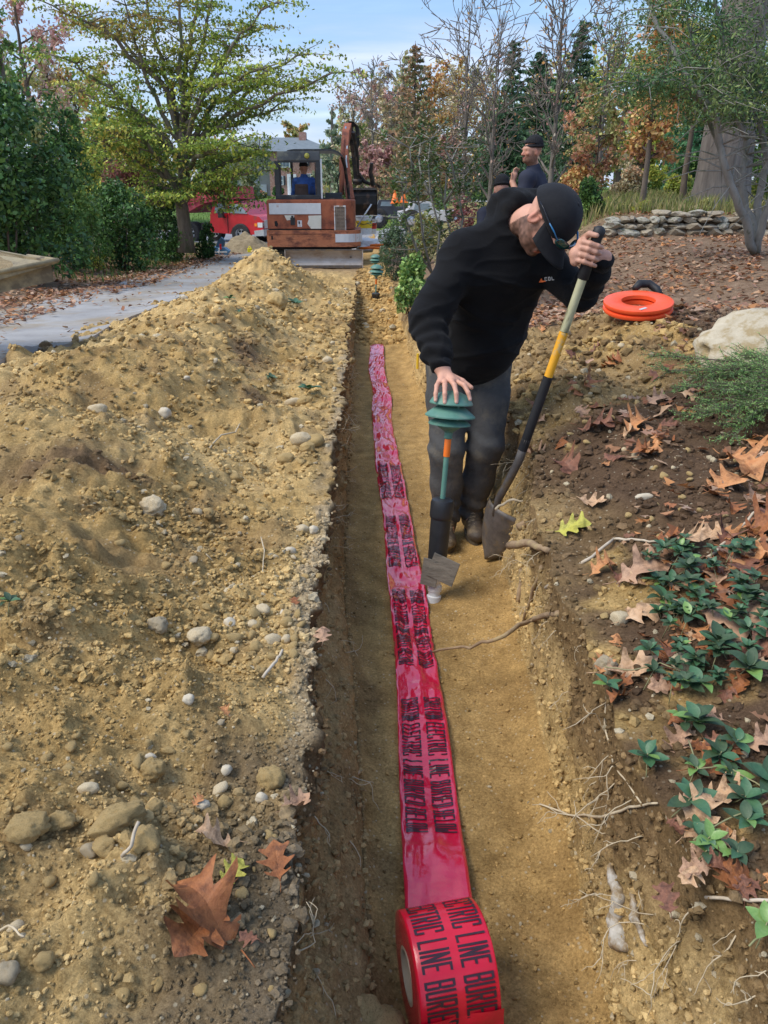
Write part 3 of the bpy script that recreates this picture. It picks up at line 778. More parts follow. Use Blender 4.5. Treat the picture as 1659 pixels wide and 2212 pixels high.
# (px, py, width px, height px, turn, material, label)
STONES = [
 (334, 1117, 62, 46, -50, ST_PALE, 'smooth pale oval cobble lying alone on the open slope of the heap', 'stone'),
 (252, 1793, 112, 62, 38, ST_TAN, 'big wedge-shaped sandy stone beside the cluster on the near heap', 'stone'),
 (318, 1838, 56, 50, 10, ST_TAN, 'round sandy stone just right of the big wedge-shaped stone', 'stone'),
 (332, 1758, 44, 42, 20, ST_TAN, 'blocky tan stone above the tip of the wedge-shaped stone', 'stone'),
 (328, 1680, 50, 46, 40, ST_TAN, 'angular tan stone with a small white pebble above it', 'stone'),
 (325, 1643, 26, 16, 20, ST_WHITE, 'small white pebble perched above the angular tan stone', 'pebble'),
 (195, 1722, 40, 24, 10, ST_PALE, 'pale flat stone left of the angular tan stone', 'stone'),
 (585, 1704, 52, 44, -10, ST_TAN, 'greenish tan stone near the dark edge of the trench', 'stone'),
 (566, 1738, 24, 20, 0, ST_WHITE, 'round white pebble under the greenish tan stone', 'pebble'),
 (492, 1688, 22, 21, 0, ST_WHITE, 'small round white pebble between the two tan stones', 'pebble'),
 (484, 1740, 28, 25, 0, ST_TAN, 'small tan stone with a dry stalk below the round white pebble', 'pebble'),
 (436, 1414, 44, 50, 0, ST_PALE, 'upright pale stone half buried in the middle of the heap', 'stone'),
 (590, 1400, 38, 24, 15, ST_PALE, 'pale oval stone by the pebble cluster at the trench lip', 'stone'),
 (555, 1416, 26, 24, 0, ST_TAN, 'small round tan stone left of the pale oval stone', 'pebble'),
 (497, 1352, 26, 24, 30, ST_WHITE, 'white angular pebble at the top of the pebble cluster', 'pebble'),
 (569, 1330, 34, 24, -20, ST_PALE, 'pale stone just above the pebble cluster', 'stone'),
 (344, 1376, 46, 34, -20, ST_GREY, 'dull grey-brown stone set in the slope of the heap', 'stone'),
 (66, 1796, 70, 50, 10, ST_TAN, 'broad buried sandy stone at the left edge of the picture', 'stone'),
 (130, 1800, 56, 36, 10, ST_TAN, 'low sandy stone next to the broad buried one', 'stone'),
 (196, 1853, 40, 26, -10, ST_GREY, 'dark grey pebble below the wedge-shaped stone', 'pebble'),
 (228, 1852, 48, 40, -10, ST_TAN, 'rough tan clod-like stone under the wedge-shaped stone', 'stone'),
 (102, 2115, 34, 30, 0, ST_TAN, 'round tan stone low on the near heap at left', 'stone'),
 (20, 2110, 40, 36, 0, ST_GREY, 'grey stone in the lower left corner', 'stone'),
 (440, 1752, 26, 18, 10, ST_WHITE, 'chalky white chip beside a scrap of orange leaf', 'pebble'),
 (410, 1525, 24, 20, 0, ST_WHITE, 'pale chip on the heap above the tan stones', 'pebble'),
 (212, 888, 38, 22, -5, ST_PALE, 'cream stone by the dark soil streak on the heap', 'stone'),
 (356, 904, 26, 28, 70, ST_WHITE, 'pale block-shaped stone standing at the end of the dark streak', 'stone'),
 (652, 960, 30, 44, 80, ST_PALE, 'upright pale stone of the group near the lip', 'stone'),
 (664, 976, 24, 30, 60, ST_TAN, 'tan stone leaning on the upright pale stone', 'stone'),
 (640, 982, 22, 18, 0, ST_TAN, 'small tan stone at the foot of the upright group', 'stone'),
 (683, 968, 40, 30, 0, ST_TAN, 'rounded tan stone right of the upright group at the lip', 'stone'),
 (652, 876, 22, 40, 85, ST_TAN, 'egg-shaped tan stone beside green leaves near the lip', 'stone'),
 (632, 876, 18, 36, 80, ST_PALE, 'narrow pale stone left of the egg-shaped one', 'stone'),
 (708, 789, 22, 16, 0, ST_PALE, 'pale cobble near the far part of the lip', 'stone'),
 (655, 1150, 30, 20, 0, ST_PALE, 'cream stone on the lip beside the grey patch', 'stone'),
 (677, 1150, 20, 22, 0, ST_WHITE, 'white knob of stone right on the trench lip', 'stone'),
 (508, 1040, 36, 24, -25, ST_TAN, 'tan stone in the hollow of the heap', 'stone'),
 (617, 1000, 40, 26, 0, ST_TAN, 'tan cobble below the upright group', 'stone'),
 (600, 660, 46, 34, -20, ST_TAN, 'large sandy stone lodged in the far heap by green leaves', 'stone'),
 (590, 640, 22, 10, 0, ST_WHITE, 'small pale stone on the far heap', 'stone'),
 (628, 1195, 26, 18, 0, ST_WHITE, 'white chip in the soil near the middle of the lip', 'pebble'),
 (400, 200+455, 14, 10, 0, ST_WHITE, 'pale cobble left on the driveway asphalt', 'stone'),
 (785, 2140, 110, 120, 10, ST_TAN, 'crumbly clump of sand at the foot of the left wall near the roll', 'soil clump'),
 (1482, 1452, 62, 44, -15, ST_PALE, 'beige stone among the green groundcover leaves', 'stone'),
 (1338, 1347, 40, 34, 20, ST_PALE, 'pale stone beside the oak leaf on the right bank', 'stone'),
 (1375, 992, 22, 16, 0, ST_GREY, 'small grey pebble on the right bank', 'pebble'),
 (1303, 1345, 18, 18, 0, ST_TAN, 'little tan pebble left of the pale stone', 'pebble'),
 (1308, 1460, 50, 36, 0, ST_GREY, 'dull brown lump of stone under the groundcover edge', 'stone'),
 (1390, 1085, 36, 14, 0, ST_WHITE, 'thin white chip on the dark soil of the right bank', 'chip'),
 (1190, 815, 26, 16, 0, ST_TAN, 'tan stone in the right heap beside the shovel', 'stone'),
 (1240, 860, 20, 15, 0, ST_TAN, 'small stone on the right heap', 'pebble'),
]
for i, (px, py, w, h, rz, mt, lab, cat) in enumerate(STONES):
    p = ground_pt(px, py) if not (px == 785) else Vector((.0, .98, .03))
    if px == 400: p.z += .03
    d = (cam.matrix_world @ Vector((0, 0, 0)) - p).length if False else (Vector((0, 0, CAMZ))-p).length
    a, b = w/FPX*d/2*1.0, h/FPX*d/2*1.12
    o = put('stone', stone_mesh('stone', 40+i, mt, .22 if mt in (ST_PALE, ST_WHITE) else .30, 4 if w > 40 else 3, 0 if mt is ST_WHITE else 4 if 'angular' in lab or 'block' in lab or 'wedge' in lab else 2))
    o.location = p + Vector((0, 0, b*.35)); o.rotation_euler = (-.25, .1*((i % 3)-1), math.radians(rz)); o.scale = (a, b, min(a, b)*.95)
    if px == 252: o.scale = (a*1.1, b*1.0, b*.9)
    tag(o, lab, cat)
# many small alike pebbles: individuals that nothing tells apart
pb = [stone_mesh('pebble', 300+k, m_, .3, 2, 6) for k, m_ in enumerate((ST_PALE, ST_TAN, ST_WHITE, ST_TAN, ST_GREY, ST_TAN))]
r = np.random.RandomState(77)
def pebbles(n, box, lab, grp, smin=9, smax=24):
    for k in range(n):
        px, py = r.uniform(box[0], box[2]), r.uniform(box[1], box[3])
        p = ground_pt(px, py); s = r.uniform(smin, smax)/FPX*(Vector((0, 0, CAMZ))-p).length/2
        o = put('pebble', pb[r.choice(6, p=[.10, .42, .01, .43, .01, .03])]); o.location = p+Vector((0, 0, s*.3)); o.rotation_euler = r.uniform(-.5, .5, 3)+np.array([0, 0, r.uniform(0, 6)]); q_ = r.uniform(.75, 1.15, 3); o.scale = (s*1.2*q_[0], s*q_[1], s*.8*q_[2])
        tag(o, lab, 'pebble', grp)
pebbles(40, (440, 1310, 650, 1460), 'rounded pebble in the cluster near the trench lip', 'pebbles clustered by the lip', 12, 30)
pebbles(70, (0, 1560, 600, 2190), 'small pebble scattered on the near part of the heap', 'pebbles on the near heap', 10, 28)
pebbles(40, (250, 1000, 690, 1300), 'small pebble on the middle slope of the heap', 'pebbles on the middle heap')
pebbles(30, (250, 740, 730, 1000), 'small pebble on the upper slope of the heap', 'pebbles on the upper heap', 8, 16)
pebbles(30, (1140, 700, 1420, 950), 'pebble in the sand heap right of the shovel', 'pebbles on the right heap', 9, 18)
pebbles(30, (1130, 950, 1600, 1180), 'pebble on the dark soil of the right bank', 'pebbles on the right bank', 8, 18)

# big half-buried boulder, right
o = put('boulder', stone_mesh('boulder', 901, pm('boulder_stone', (.44, .37, .25), (.56, .49, .36), 5, .9, bump=.5, bscale=30, dirt=(.36, .27, .14), dscale=3, dlo=.48, dhi=.6), .26, 4, 10))
p = at(1625, 742, 3.75); o.location = (p.x, 3.75, p.z-.03); o.scale = (.315, .24, .185); o.rotation_euler = (.1, -.12, .3)
tag(o, 'large pale sandy boulder half buried on the right bank behind the juniper', 'boulder')

# ------------------------------------------------------------ dry-stone wall
wall = thing('stone_wall', 'low dry-stone wall of stacked grey fieldstones at the edge of the leaf-strewn yard', 'stone wall', (4.3, 14.1, .87))
WST = [pm('wall_stone', (.26, .215, .15), (.44, .38, .28), 5, .9, bump=.6, bscale=25), pm('wall_stone_light', (.30, .28, .23), (.46, .43, .35), 5, .9, bump=.6, bscale=25, dirt=(.16, .17, .10), dscale=3), pm('wall_stone_brown', (.22, .18, .13), (.34, .29, .21), 5, .9, bump=.6, bscale=25)]
wm = [stone_mesh('stone', 500+k, WST[k % 3], .38, 2, 12) for k in range(12)]
for q_ in wm: q_.polygons.foreach_set('use_smooth', [False]*len(q_.polygons))
r = np.random.RandomState(5)
for course in range(4):
    x = 4.15 if course < 3 else 5.0; z = .05+course*.105
    while x < 8.6:
        w = r.uniform(.12, .36) if course else r.uniform(.16, .42); hh = r.uniform(.085, .125) if course else .14
        if course == 3 and r.rand() < .25: x += w; continue
        o = put('stone', wm[r.randint(12)], wall); o.location = (x+w/2-4.3, r.uniform(-.05, .05)+course*.03, z+r.uniform(-.012, .012)); o.scale = (w*.56, r.uniform(.15, .22), hh*.62); o.rotation_euler = (r.uniform(-.1, .1), r.uniform(-.12, .12), r.uniform(-.25, .25))
        x += w*.93
# ------------------------------------------------------------ path lights
GREENP = pm('green_metal', (.075, .19, .145), (.11, .25, .19), 14, .55, bump=.15, dirt=(.17, .25, .20), dscale=9)
ORAN = pm('orange_tape', (.85, .16, .01), (.95, .22, .02), 8, .5)
BLKP = pm('black_pipe', (.012, .013, .015), (.03, .03, .032), 9, .42, dirt=(.20, .17, .12), dscale=6, dlo=.52, dhi=.66)
WHP = pm('white_pvc', (.72, .72, .70), (.82, .82, .80), 8, .45, dirt=(.5, .42, .3), dscale=7, dlo=.6, dhi=.72)
PLATE = pm('weathered_plate', (.11, .095, .075), (.22, .19, .15), 11, .85, bump=.4, dirt=(.06, .06, .055), dscale=5, stretch=(1, 1, 3))
def path_light(base, top, s, label, full=True, pot=False):
    base, top = Vector(base), Vector(top); L = (top-base).length
    t = thing('path_light', label, 'path light', base, 0, 'green tiered path lights along the trench')
    q = (top-base).to_track_quat('Z', 'Y'); t.rotation_mode = 'QUATERNION'; t.rotation_quaternion = q
    zt = L
    def la(nm, prof, mat, n=32): return MB().lathe([(r*s, zt+z*s) for r, z in prof], n).build(nm, mat, t, True, auto=35)
    la('dome', [(.001, .0), (.03, -.004), (.055, -.014), (.073, -.028), (.082, -.042), (.085, -.048), (.084, -.052), (.07, -.047), (.001, -.045)], GREENP)
    la('shade_ring', [(.03, -.055), (.058, -.064), (.083, -.083), (.0985, -.096), (.0985, -.101), (.082, -.097), (.04, -.090), (.03, -.09)], GREENP)
    la('shade_ring', [(.03, -.105), (.05, -.108), (.073, -.119), (.083, -.128), (.083, -.132), (.06, -.130), (.03, -.13)], GREENP)
    la('lens', [(.034, -.045), (.034, -.132)], pm('frosted_lens', (.03, .05, .045), (.05, .07, .06), rough=.3))
    for k in range(3):
        a = k*2.1+.4; MB().box((.052*s*math.cos(a), .052*s*math.sin(a), zt-.085*s), (.006*s, .006*s, .08*s)).build('spacer', GREENP, t)
    la('cone', [(.05, -.132), (.048, -.140), (.026, -.155), (.016, -.163), (.016, -.186), (.0115, -.19)], GREENP)
    zb = .44*s if full else .16
    MB().lathe([(.0105*s, zb-.03), (.0105*s, zt-.185*s)], 16).build('pole', GREENP, t, True)
    MB().lathe([(.0125*s, zt-.26*s), (.0132*s, zt-.255*s), (.0132*s, zt-.195*s), (.0125*s, zt-.19*s)], 16).build('orange_band', ORAN, t, True)
    if full:
        MB().lathe([(.036, .13), (.038, .16), (.040, .25), (.041, .36), (.043, .362), (.046, .37), (.047, .375), (.047, .425), (.044, .438), (.036, .444), (.018, .445), (.001, .445)], 28).build('black_pipe', BLKP, t, True, auto=35)
        P = MB(); R = Matrix.Rotation(-.25, 3, 'Y'); P.box((-.045, .047, .165), (.115, .006, .105), R, bevel=.002); P.build('plate', PLATE, t)
        P = MB(); P.box((.012, .0435, .140), (.07, .005, .115), Matrix.Rotation(-.06, 3, 'Y'), bevel=.002); P.build('plate', PLATE, t)
        MB().lathe([(.024, .0), (.030, .004), (.030, .03), (.024, .034), (.024, .05), (.029, .054), (.029, .075), (.024, .079), (.024, .095), (.028, .099), (.028, .12), (.02, .13)], 24).build('white_pipe', WHP, t, True, auto=35)
    else:
        MB().lathe([(.001, 0), (.045, 0), (.052, .10), (.060, .135), (.066, .138), (.066, .16), (.05, .17), (.001, .17)], 24).build('black_pipe', BLKP, t, True, auto=35)
    return t
path_light((.272, 2.80, .005), (.335, 2.93, .868), 1.0, 'green tiered path light under the worker\'s hand on a black pipe with white foot')
a = at(811, 657, 12.2); b = at(811, 571, 12.2)
path_light((a.x, 12.2, a.z), (b.x+.02, 12.2, b.z), 1.12, 'green tiered path light standing alone in the dug sand behind the worker', False)
a = at(811, 585, 15.2); b = at(811, 549, 15.2)
path_light((a.x, 15.2, a.z-.25), (b.x, 15.2, b.z), 1.12, 'farthest green path light, mostly hidden behind the nearer one by the excavator blade', False)

# ------------------------------------------------------------ shovel
STEEL = pm('dirty_steel', (.10, .085, .075), (.20, .175, .15), 16, .55, .5, bump=.2, dirt=(.22, .16, .09), dscale=9)
FIBY = pm('yellow_fibreglass', (.80, .36, .015), (.86, .43, .03), 9, .45, dirt=(.55, .42, .2), dscale=22, dlo=.55, dhi=.64)
FIBW = pm('worn_fibreglass', (.36, .34, .18), (.50, .48, .30), 30, .55, dirt=(.20, .18, .10), dscale=25, stretch=(1, 1, .3))
RUBB = pm('black_rubber_grip', (.008, .008, .009), (.018, .018, .02), 20, .6)
S0 = at(1046, 1208, 3.12); S0.z = max(S0.z, .0); S1 = Vector(at(1297, 492, 3.0))
LS = (S1-S0).length
sh = thing('shovel', 'long-handled digging shovel with yellow and black handle held upright by the worker', 'shovel', S0)
sh.rotation_mode = 'QUATERNION'; sh.rotation_quaternion = (S1-S0).to_track_quat('Z', 'Y')
# blade: curved scoop
vs = []; NV, NH = 12, 9
outl = [(0, .008), (.03, .045), (.07, .073), (.12, .092), (.18, .101), (.235, .104), (.262, .098)]
for j in range(NV+1):
    z = .262*j/NV; hw = np.interp(z, [q[0] for q in outl], [q[1] for q in outl])
    for i in range(NH+1):
        u = 2*i/NH-1; vs.append((u*hw, .045*(1-u*u)*(.4+.6*z/.26)-.02*math.cos(z*8), z))
fs = [(j*(NH+1)+i, j*(NH+1)+i+1, (j+1)*(NH+1)+i+1, (j+1)*(NH+1)+i) for j in range(NV) for i in range(NH)]
blade = MB().add(vs, fs).build('blade', STEEL, sh, True); mo = blade.modifiers.new('t', 'SOLIDIFY'); mo.thickness = .003; blade.rotation_euler = (.10, 0, math.radians(55))
MB().tube([(0, .02, .22), (0, .028, .30), (0, .012, .40), (0, 0, .50), (0, 0, .60)], [.012, .0165, .0175, .0185, .0195], 14).build('socket', STEEL, sh, True)
def seg(nm, a, b, r0, r1, mt): MB().lathe([(r0*.7, a*LS), (r0, a*LS+.002), (r1, b*LS-.002), (r1*.7, b*LS)], 20).build(nm, mt, sh, True, auto=40)
seg('lower_grip', .375, .60, .0195, .0195, RUBB); seg('yellow_section', .60, .728, .0172, .0172, FIBY); seg('worn_section', .728, .872, .0168, .0168, FIBW)
MB().lathe([(.015, .868*LS), (.0215, .872*LS), (.0205, .94*LS), (.020, .975*LS), (.024, .985*LS), (.022, .997*LS), (.012, 1.003*LS), (.001, 1.005*LS)], 20).build('top_grip', RUBB, sh, True)

# ------------------------------------------------------------ orange ring-shaped cable reel
rp = ground_pt(1378, 690)
ring = thing('cable_reel', 'bright orange ring-shaped reel lying on the leaves right of the shovel', 'cable reel', (rp.x, rp.y+.03, rp.z+.015))
ring.rotation_euler = (.16, -.10, .2)
RM = pm('orange_plastic', (.88, .085, .022), (.95, .12, .035), 6, .35, spec=.5, bump=.1)
for z0 in (0, .035):
    MB().lathe([(.098, z0+.006), (.104, z0+.001), (.18, z0), (.200, z0+.003), (.206, z0+.013), (.203, z0+.025), (.185, z0+.031), (.11, z0+.031), (.1, z0+.027), (.098, z0+.006)], 56).build('rim', RM, ring, True, auto=50)
MB().tube([(.08, .19, .07), (.13, .225, .085), (.19, .215, .08), (.22, .17, .055), (.215, .12, .035)], [.02, .026, .026, .024, .02], 10).build('handle', RUBB, ring, True)
MB().box((-.06, -.16, .068), (.05, .018, .003), Matrix.Rotation(.3, 3, 'Z')).build('tape_end', pm('steel_tape', (.5, .5, .5), rough=.4), ring)

# ------------------------------------------------------------ yellow stake, white rag, tray
yk = at(901, 828, 6.6)
o = MB().tube([(yk.x, 6.6, .17), (yk.x+.002, 6.6, .30)], .012, 6).build('marker_stake', pm('yellow_paint', (.75, .5, .03), rough=.5)); tag(o, 'small yellow marker stake in the trench wall behind the worker\'s cuff', 'marker stake')

# ------------------------------------------------------------ oak leaves
def oak_leaf_mesh(seed, col, curl):
    r = np.random.RandomState(seed)
    half = [(0, .012), (.08, .02), (.13, .05), (.19, .27), (.235, .31), (.27, .17), (.32, .12), (.38, .19), (.47, .43), (.53, .45), (.55, .27), (.60, .17), (.66, .22), (.75, .37), (.80, .34), (.82, .20), (.88, .14), (.95, .07), (1, .004)]
    vs = []; fs = []; n = len(half)
    for side in (1, -1):
        k = 1+r.uniform(-.15, .15)
        for (x, y) in half:
            for q in (0, .5, 1):
                yy = side*y*q*k*.92; xx = x+(.0 if q == 0 else r.uniform(-.006, .006))+abs(yy)*.16
                z = curl*(yy*yy*1.9)+.14*curl*math.sin(x*5+seed)+.11*math.sin(x*9+yy*7+seed)*abs(yy)*2+.03*math.sin(x*23+seed*2)*abs(yy)*2+.012*(q == .5)
                vs.append((xx-.5, yy, z))
    for s in (0, 1):
        b = s*n*3
        for i in range(n-1):
            for q in (0, 1):
                a = b+i*3+q; f = (a, a+3, a+4, a+1); fs.append(f if s == 0 else f[::-1])
    c0 = len(vs); m = MB(); m.add(vs, fs); m.tube([(-.5, 0, .002), (-.6, .01, .0), (-.72, .03, .01)], [.010, .008, .008], 4)
    me = bpy.data.meshes.new('oak_leaf'); me.from_pydata(m.v, [], m.f); me.materials.append(col); me.polygons.foreach_set('use_smooth', [True]*len(me.polygons)); return me
def leafmat(nm, c1, c2, rough=.58, coat=.04): return pm(nm, c1, c2, 7, rough, bump=.45, bscale=18, coat=coat, dirt=tuple(v*.5 for v in c1), dscale=5, dlo=.46, dhi=.66)
LM = {'rust': leafmat('leaf_rust', (.27, .085, .022), (.40, .15, .045)), 'orange': leafmat('leaf_orange', (.50, .19, .06), (.62, .31, .12)), 'tan': leafmat('leaf_tan', (.52, .30, .15), (.68, .46, .28)),
      'brown': leafmat('leaf_brown', (.20, .075, .04), (.30, .13, .07)), 'pinkish': leafmat('leaf_pinkish', (.40, .225, .13), (.54, .33, .20)), 'yellow': leafmat('leaf_yellowgreen', (.45, .42, .05), (.55, .50, .10))}
LMESH = {}
def leafmesh(c, s):
    k = (c, s % 4)
    if k not in LMESH: LMESH[k] = oak_leaf_mesh(11+(s % 4)*7+len(c), LM[c], (.5, .9, -.5, 1.15)[s % 4])
    return LMESH[k]
def leaf(px, py, size, c, rz, label, grp=None, tilt=None, seed=0, up=.012):
    p = ground_pt(px, py); d = (Vector((0, 0, CAMZ))-p).length; L = size/FPX*d
    e = .03; nx = float(hfun(p.x+e, p.y)-hfun(p.x-e, p.y))/(2*e); ny = float(hfun(p.x, p.y+e)-hfun(p.x, p.y-e))/(2*e)
    nx, ny = max(-1, min(1, nx)), max(-1, min(1, ny))
    o = put('oak_leaf', leafmesh(c, seed)); o.location = p+Vector((0, 0, up+L*.05)); o.scale = (L,)*3
    nrm = Vector((-nx*.7, -ny*.7-.12, 1)).normalized()
    if tilt: nrm = (nrm+Vector(tilt)).normalized()
    o.rotation_mode = 'QUATERNION'; o.rotation_quaternion = nrm.to_track_quat('Z', 'Y') @ Matrix.Rotation(math.radians(rz), 4, 'Z').to_quaternion()
    return tag(o, label, 'leaf', grp)
LV = [
 (452, 2010, 200, 'rust', 62, 'biggest rust-brown curled oak leaf on the dark lip of the near heap', 3), (438, 2040, 170, 'rust', 190, 'rust oak leaf pressed under the biggest curled one', 1),
 (600, 1878, 96, 'rust', 100, 'small rust oak leaf on the grey gritty lip right of the biggest leaf', 0), (470, 1828, 92, 'tan', 70, 'tan torn leaf lying just above the biggest leaf', 3),
 (505, 1925, 70, 'yellow', 15, 'olive green leaf peeping out from under the biggest leaf', 0), (698, 1388, 52, 'pinkish', 110, 'small reddish leaf caught on the trench lip above the left wall', 2),
 (638, 1322, 34, 'rust', 80, 'rust leaf scrap on the lip above the pebble cluster', 0), (487, 1548, 34, 'orange', 95, 'curled orange leaf scrap on the middle of the heap', 1),
 (540, 2040, 46, 'brown', 100, 'dark red leaf edge beside the biggest leaf', 2), (640, 1745, 70, 'pinkish', 60, 'dry pinkish leaf strip on the grey lip', 3), (432, 1775, 34, 'orange', 10, 'orange leaf scrap under the chalky chip', 0),
 (1375, 930, 75, 'orange', 60, 'orange and pink curled oak leaf alone on the bare right bank', 1), (1395, 985, 70, 'orange', 20, 'orange leaf just below the pink curled one', 0), (1418, 965, 44, 'orange', 80, 'small orange leaf right of the pair on the bare bank', 2),
 (1285, 940, 90, 'brown', 15, 'dark brown leaf on the bank edge right of the shovel', 1), (1420, 878, 70, 'pinkish', 25, 'dull pink leaf lying below the sand heap', 0), (1222, 1020, 80, 'brown', 5, 'purplish brown leaf beside the shovel handle', 3),
 (1236, 1150, 84, 'yellow', 35, 'yellow-green oak leaf on the root clump by the shovel blade', 0), (1275, 1105, 70, 'tan', 20, 'tan leaf behind the yellow-green leaf', 1), (1232, 995, 0.0, 'rust', 0, None, 0),
 (1595, 1020, 120, 'orange', -35, 'large orange and yellow oak leaf below the juniper', 1), (1560, 1055, 100, 'orange', 60, 'orange oak leaf under the large one at the right', 0), (1648, 960, 90, 'orange', 60, 'orange leaf at the right edge beside the juniper', 2),
 (1385, 1265, 130, 'pinkish', 70, 'upright pinkish oak leaf at the left edge of the groundcover', 0), (1395, 1340, 120, 'tan', 75, 'tan oak leaf hanging below the pinkish one', 2), (1300, 1245, 70, 'orange', 80, 'orange-brown leaf standing by the broken stick', 1),
 (1470, 1190, 110, 'tan', 20, 'tan leaf curled above the groundcover', 3), (1440, 1170, 60, 'rust', 40, 'rust leaf behind the curled tan one', 1), (1355, 1465, 130, 'tan', 55, 'large pale tan oak leaf draped over the bank edge', 1),
 (1300, 1448, 60, 'orange', 100, 'orange leaf at the very edge above the hanging roots', 0), (1600, 1355, 200, 'pinkish', 12, 'long pinkish brown leaf across the groundcover at right', 2), (1640, 1440, 110, 'brown', 70, 'brown leaf at the right edge under the vines', 1),
 (1640, 1630, 80, 'pinkish', 60, 'pinkish leaf at the right edge lower on the bank', 0), (1530, 1680, 110, 'rust', 50, 'rust leaf between the vine rosettes', 1), (1580, 1640, 60, 'rust', 70, 'small rust leaf right of the vine rosettes', 0),
 (1500, 1790, 110, 'tan', 80, 'pale tan curled leaf low among the vines', 3), (1560, 1730, 90, 'tan', 30, 'crumpled tan leaf beside the oval green leaves', 3), (1640, 1215, 130, 'rust', 30, 'rust leaf in the pile at the right edge', 1),
 (1600, 1240, 120, 'brown', -30, 'brown leaf in the pile above the groundcover', 0), (1650, 1160, 110, 'rust', 60, 'shiny rust leaf topping the pile at the right edge', 3), (1510, 1250, 80, 'rust', 10, 'rust leaf poking from the top of the groundcover', 2),
 (1305, 1020, 26, 'orange', 0, 'tiny red-orange leaf scrap on the bare right bank', 0),
]
for i, (px, py, sz, c, rz, lab, sd) in enumerate(LV):
    if lab: leaf(px, py, sz*.92, c, rz, lab, None, None, sd)
r = np.random.RandomState(12)
cols = ['rust', 'brown', 'pinkish', 'tan', 'orange']
def leaves(n, box, size, lab, grp, pc=(.25, .3, .2, .15, .1), xmin=None, xmax=None):
    k = 0; tries = 0
    while k < n and tries < n*6:
        tries += 1
        px, py = r.uniform(box[0], box[2]), r.uniform(box[1], box[3]); p = ground_pt(px, py)
        if xmin is not None and not (xmin < p.x < xmax): continue
        d = (Vector((0, 0, CAMZ))-p).length
        leaf(px, py, r.uniform(*size)*FPX/d, cols[r.choice(5, p=pc)], r.uniform(0, 360), lab, grp, (r.uniform(-.4, .4), r.uniform(-.4, .4), 0), r.randint(4), .005); k += 1
leaves(26, (1540, 1080, 1659, 1330), (.07, .11), 'dry oak leaf in the pile at the right edge of the bank', 'leaves piled at the right edge')
leaves(45, (1330, 1180, 1659, 1560), (.05, .08), 'dry oak leaf lying under the groundcover', 'leaves under the groundcover')
leaves(24, (1420, 1560, 1659, 2000), (.04, .07), 'dry leaf on the lower right bank', 'leaves on the lower right bank')
leaves(26, (1140, 690, 1500, 1000), (.08, .12), 'dry leaf on the sand and soil right of the shovel', 'leaves around the right heap')
# litter: loose leaves nobody could count, light folded quads
def litter(name, X, Y, size, pal, label, seed=0, zf=None, lift=.012, lobed=False):
    r = np.random.RandomState(seed); n = len(X); Z = (zf or hfun)(X, Y)+lift
    a = r.uniform(0, 6.28, n); s = size*r.uniform(.6, 1.3, n); ca, sa = np.cos(a), np.sin(a)
    base = np.array([[-1, 0, 0], [-.3, .55, .25], [.35, .32, .12], [1, 0, .1], [.3, -.5, .3], [-.35, -.38, .1]])
    fb = np.array([[0, 1, 2, 3], [0, 3, 4, 5]])
    if lobed:
        xs = [-.95, -.75, -.35, -.38, 0, .3, .25, .7, .55, 1]; hw = [.02, .08, .5, .16, .2, .62, .25, .42, .16, 0]; base = np.array([(a_, k_*b_, .22*b_*b_*2+.12*math.sin(a_*4)) for k_ in (1, 0, -1) for a_, b_ in zip(xs, hw)]); fb = np.array([[q*10+i, q*10+i+1, q*10+i+11, q*10+i+10] for q in (0, 1) for i in range(9)])
    nb_ = len(base)
    V = base[None]*s[:, None, None]*.5; V[..., 2] *= r.uniform(-.8, 1.6, n)[:, None]
    tl = r.uniform(-.5, .5, (n, 2)); V[..., 2] += V[..., 0]*tl[:, :1]+V[..., 1]*tl[:, 1:]
    W = np.stack([V[..., 0]*ca[:, None]-V[..., 1]*sa[:, None], V[..., 0]*sa[:, None]+V[..., 1]*ca[:, None], V[..., 2]], -1)+np.stack([X, Y, Z+s*.12], 1)[:, None]
    f = fb[None]+(np.arange(n)*nb_)[:, None, None]
    pal = np.array(pal); c = pal[r.randint(len(pal), size=n)]*r.uniform(.7, 1.3, (n, 1))
    o = put(name, np_mesh(name, W.reshape(-1, 3), f.reshape(-1, 4), attr_mat('litter_leaf', .65, .12, vary=.2, vscale=20), False, np.repeat(c, nb_, 0))); tag(o, label, 'leaves', kind='stuff'); return o
PALL = [(.27, .11, .05), (.36, .18, .09), (.46, .29, .17), (.20, .095, .055), (.46, .21, .08), (.42, .28, .19), (.32, .18, .12)]
r = np.random.RandomState(9)
Y = 5.3+11*r.power(.75, 17000); X = r.uniform(.8, 9, 17000); m_ = (soil_mask(X, Y) < .5) & (Y < 16) & (X > .7+.05*Y) & (r.rand(17000) < .35+.75*(fbm(X*.8, Y*.8, 98, 2) > -.15))
litter('leaf_litter', X[m_], Y[m_], .075, PALL, 'brown fallen leaves carpeting the yard in front of the stone wall', 1)
Y = 5.5+20*r.power(.8, 16000); X = r.uniform(-10, -3.9, 16000); X = np.where(r.rand(16000) < .25, r.uniform(-4.6, -3.3, 16000), X); m_ = (r.rand(16000) < .5+.6*(fbm(X*.8, Y*.8, 99, 2) > -.3))
litter('leaf_litter', X[m_], Y[m_], .085, PALL, 'brown fallen leaves banked along the left side of the driveway', 2, lambda x, y: hfun(x, y)+.035*(x > -4.1))
Y = r.uniform(4, 20, 260); X = r.uniform(-3.9, -2.4, 260); litter('scattered_leaves', X, Y, .07, PALL, 'loose leaves scattered over the grey driveway', 3, lambda x, y: macro(x, y)+.035)
n = 650; Y = r.uniform(2.2, 6.5, n); X = r.uniform(.9, 3.2, n); m_ = soil_mask(X, Y) < .9; litter('leaf_litter', X[m_], Y[m_], .085, PALL, 'fallen leaves around the juniper and boulder', 4, lobed=True)
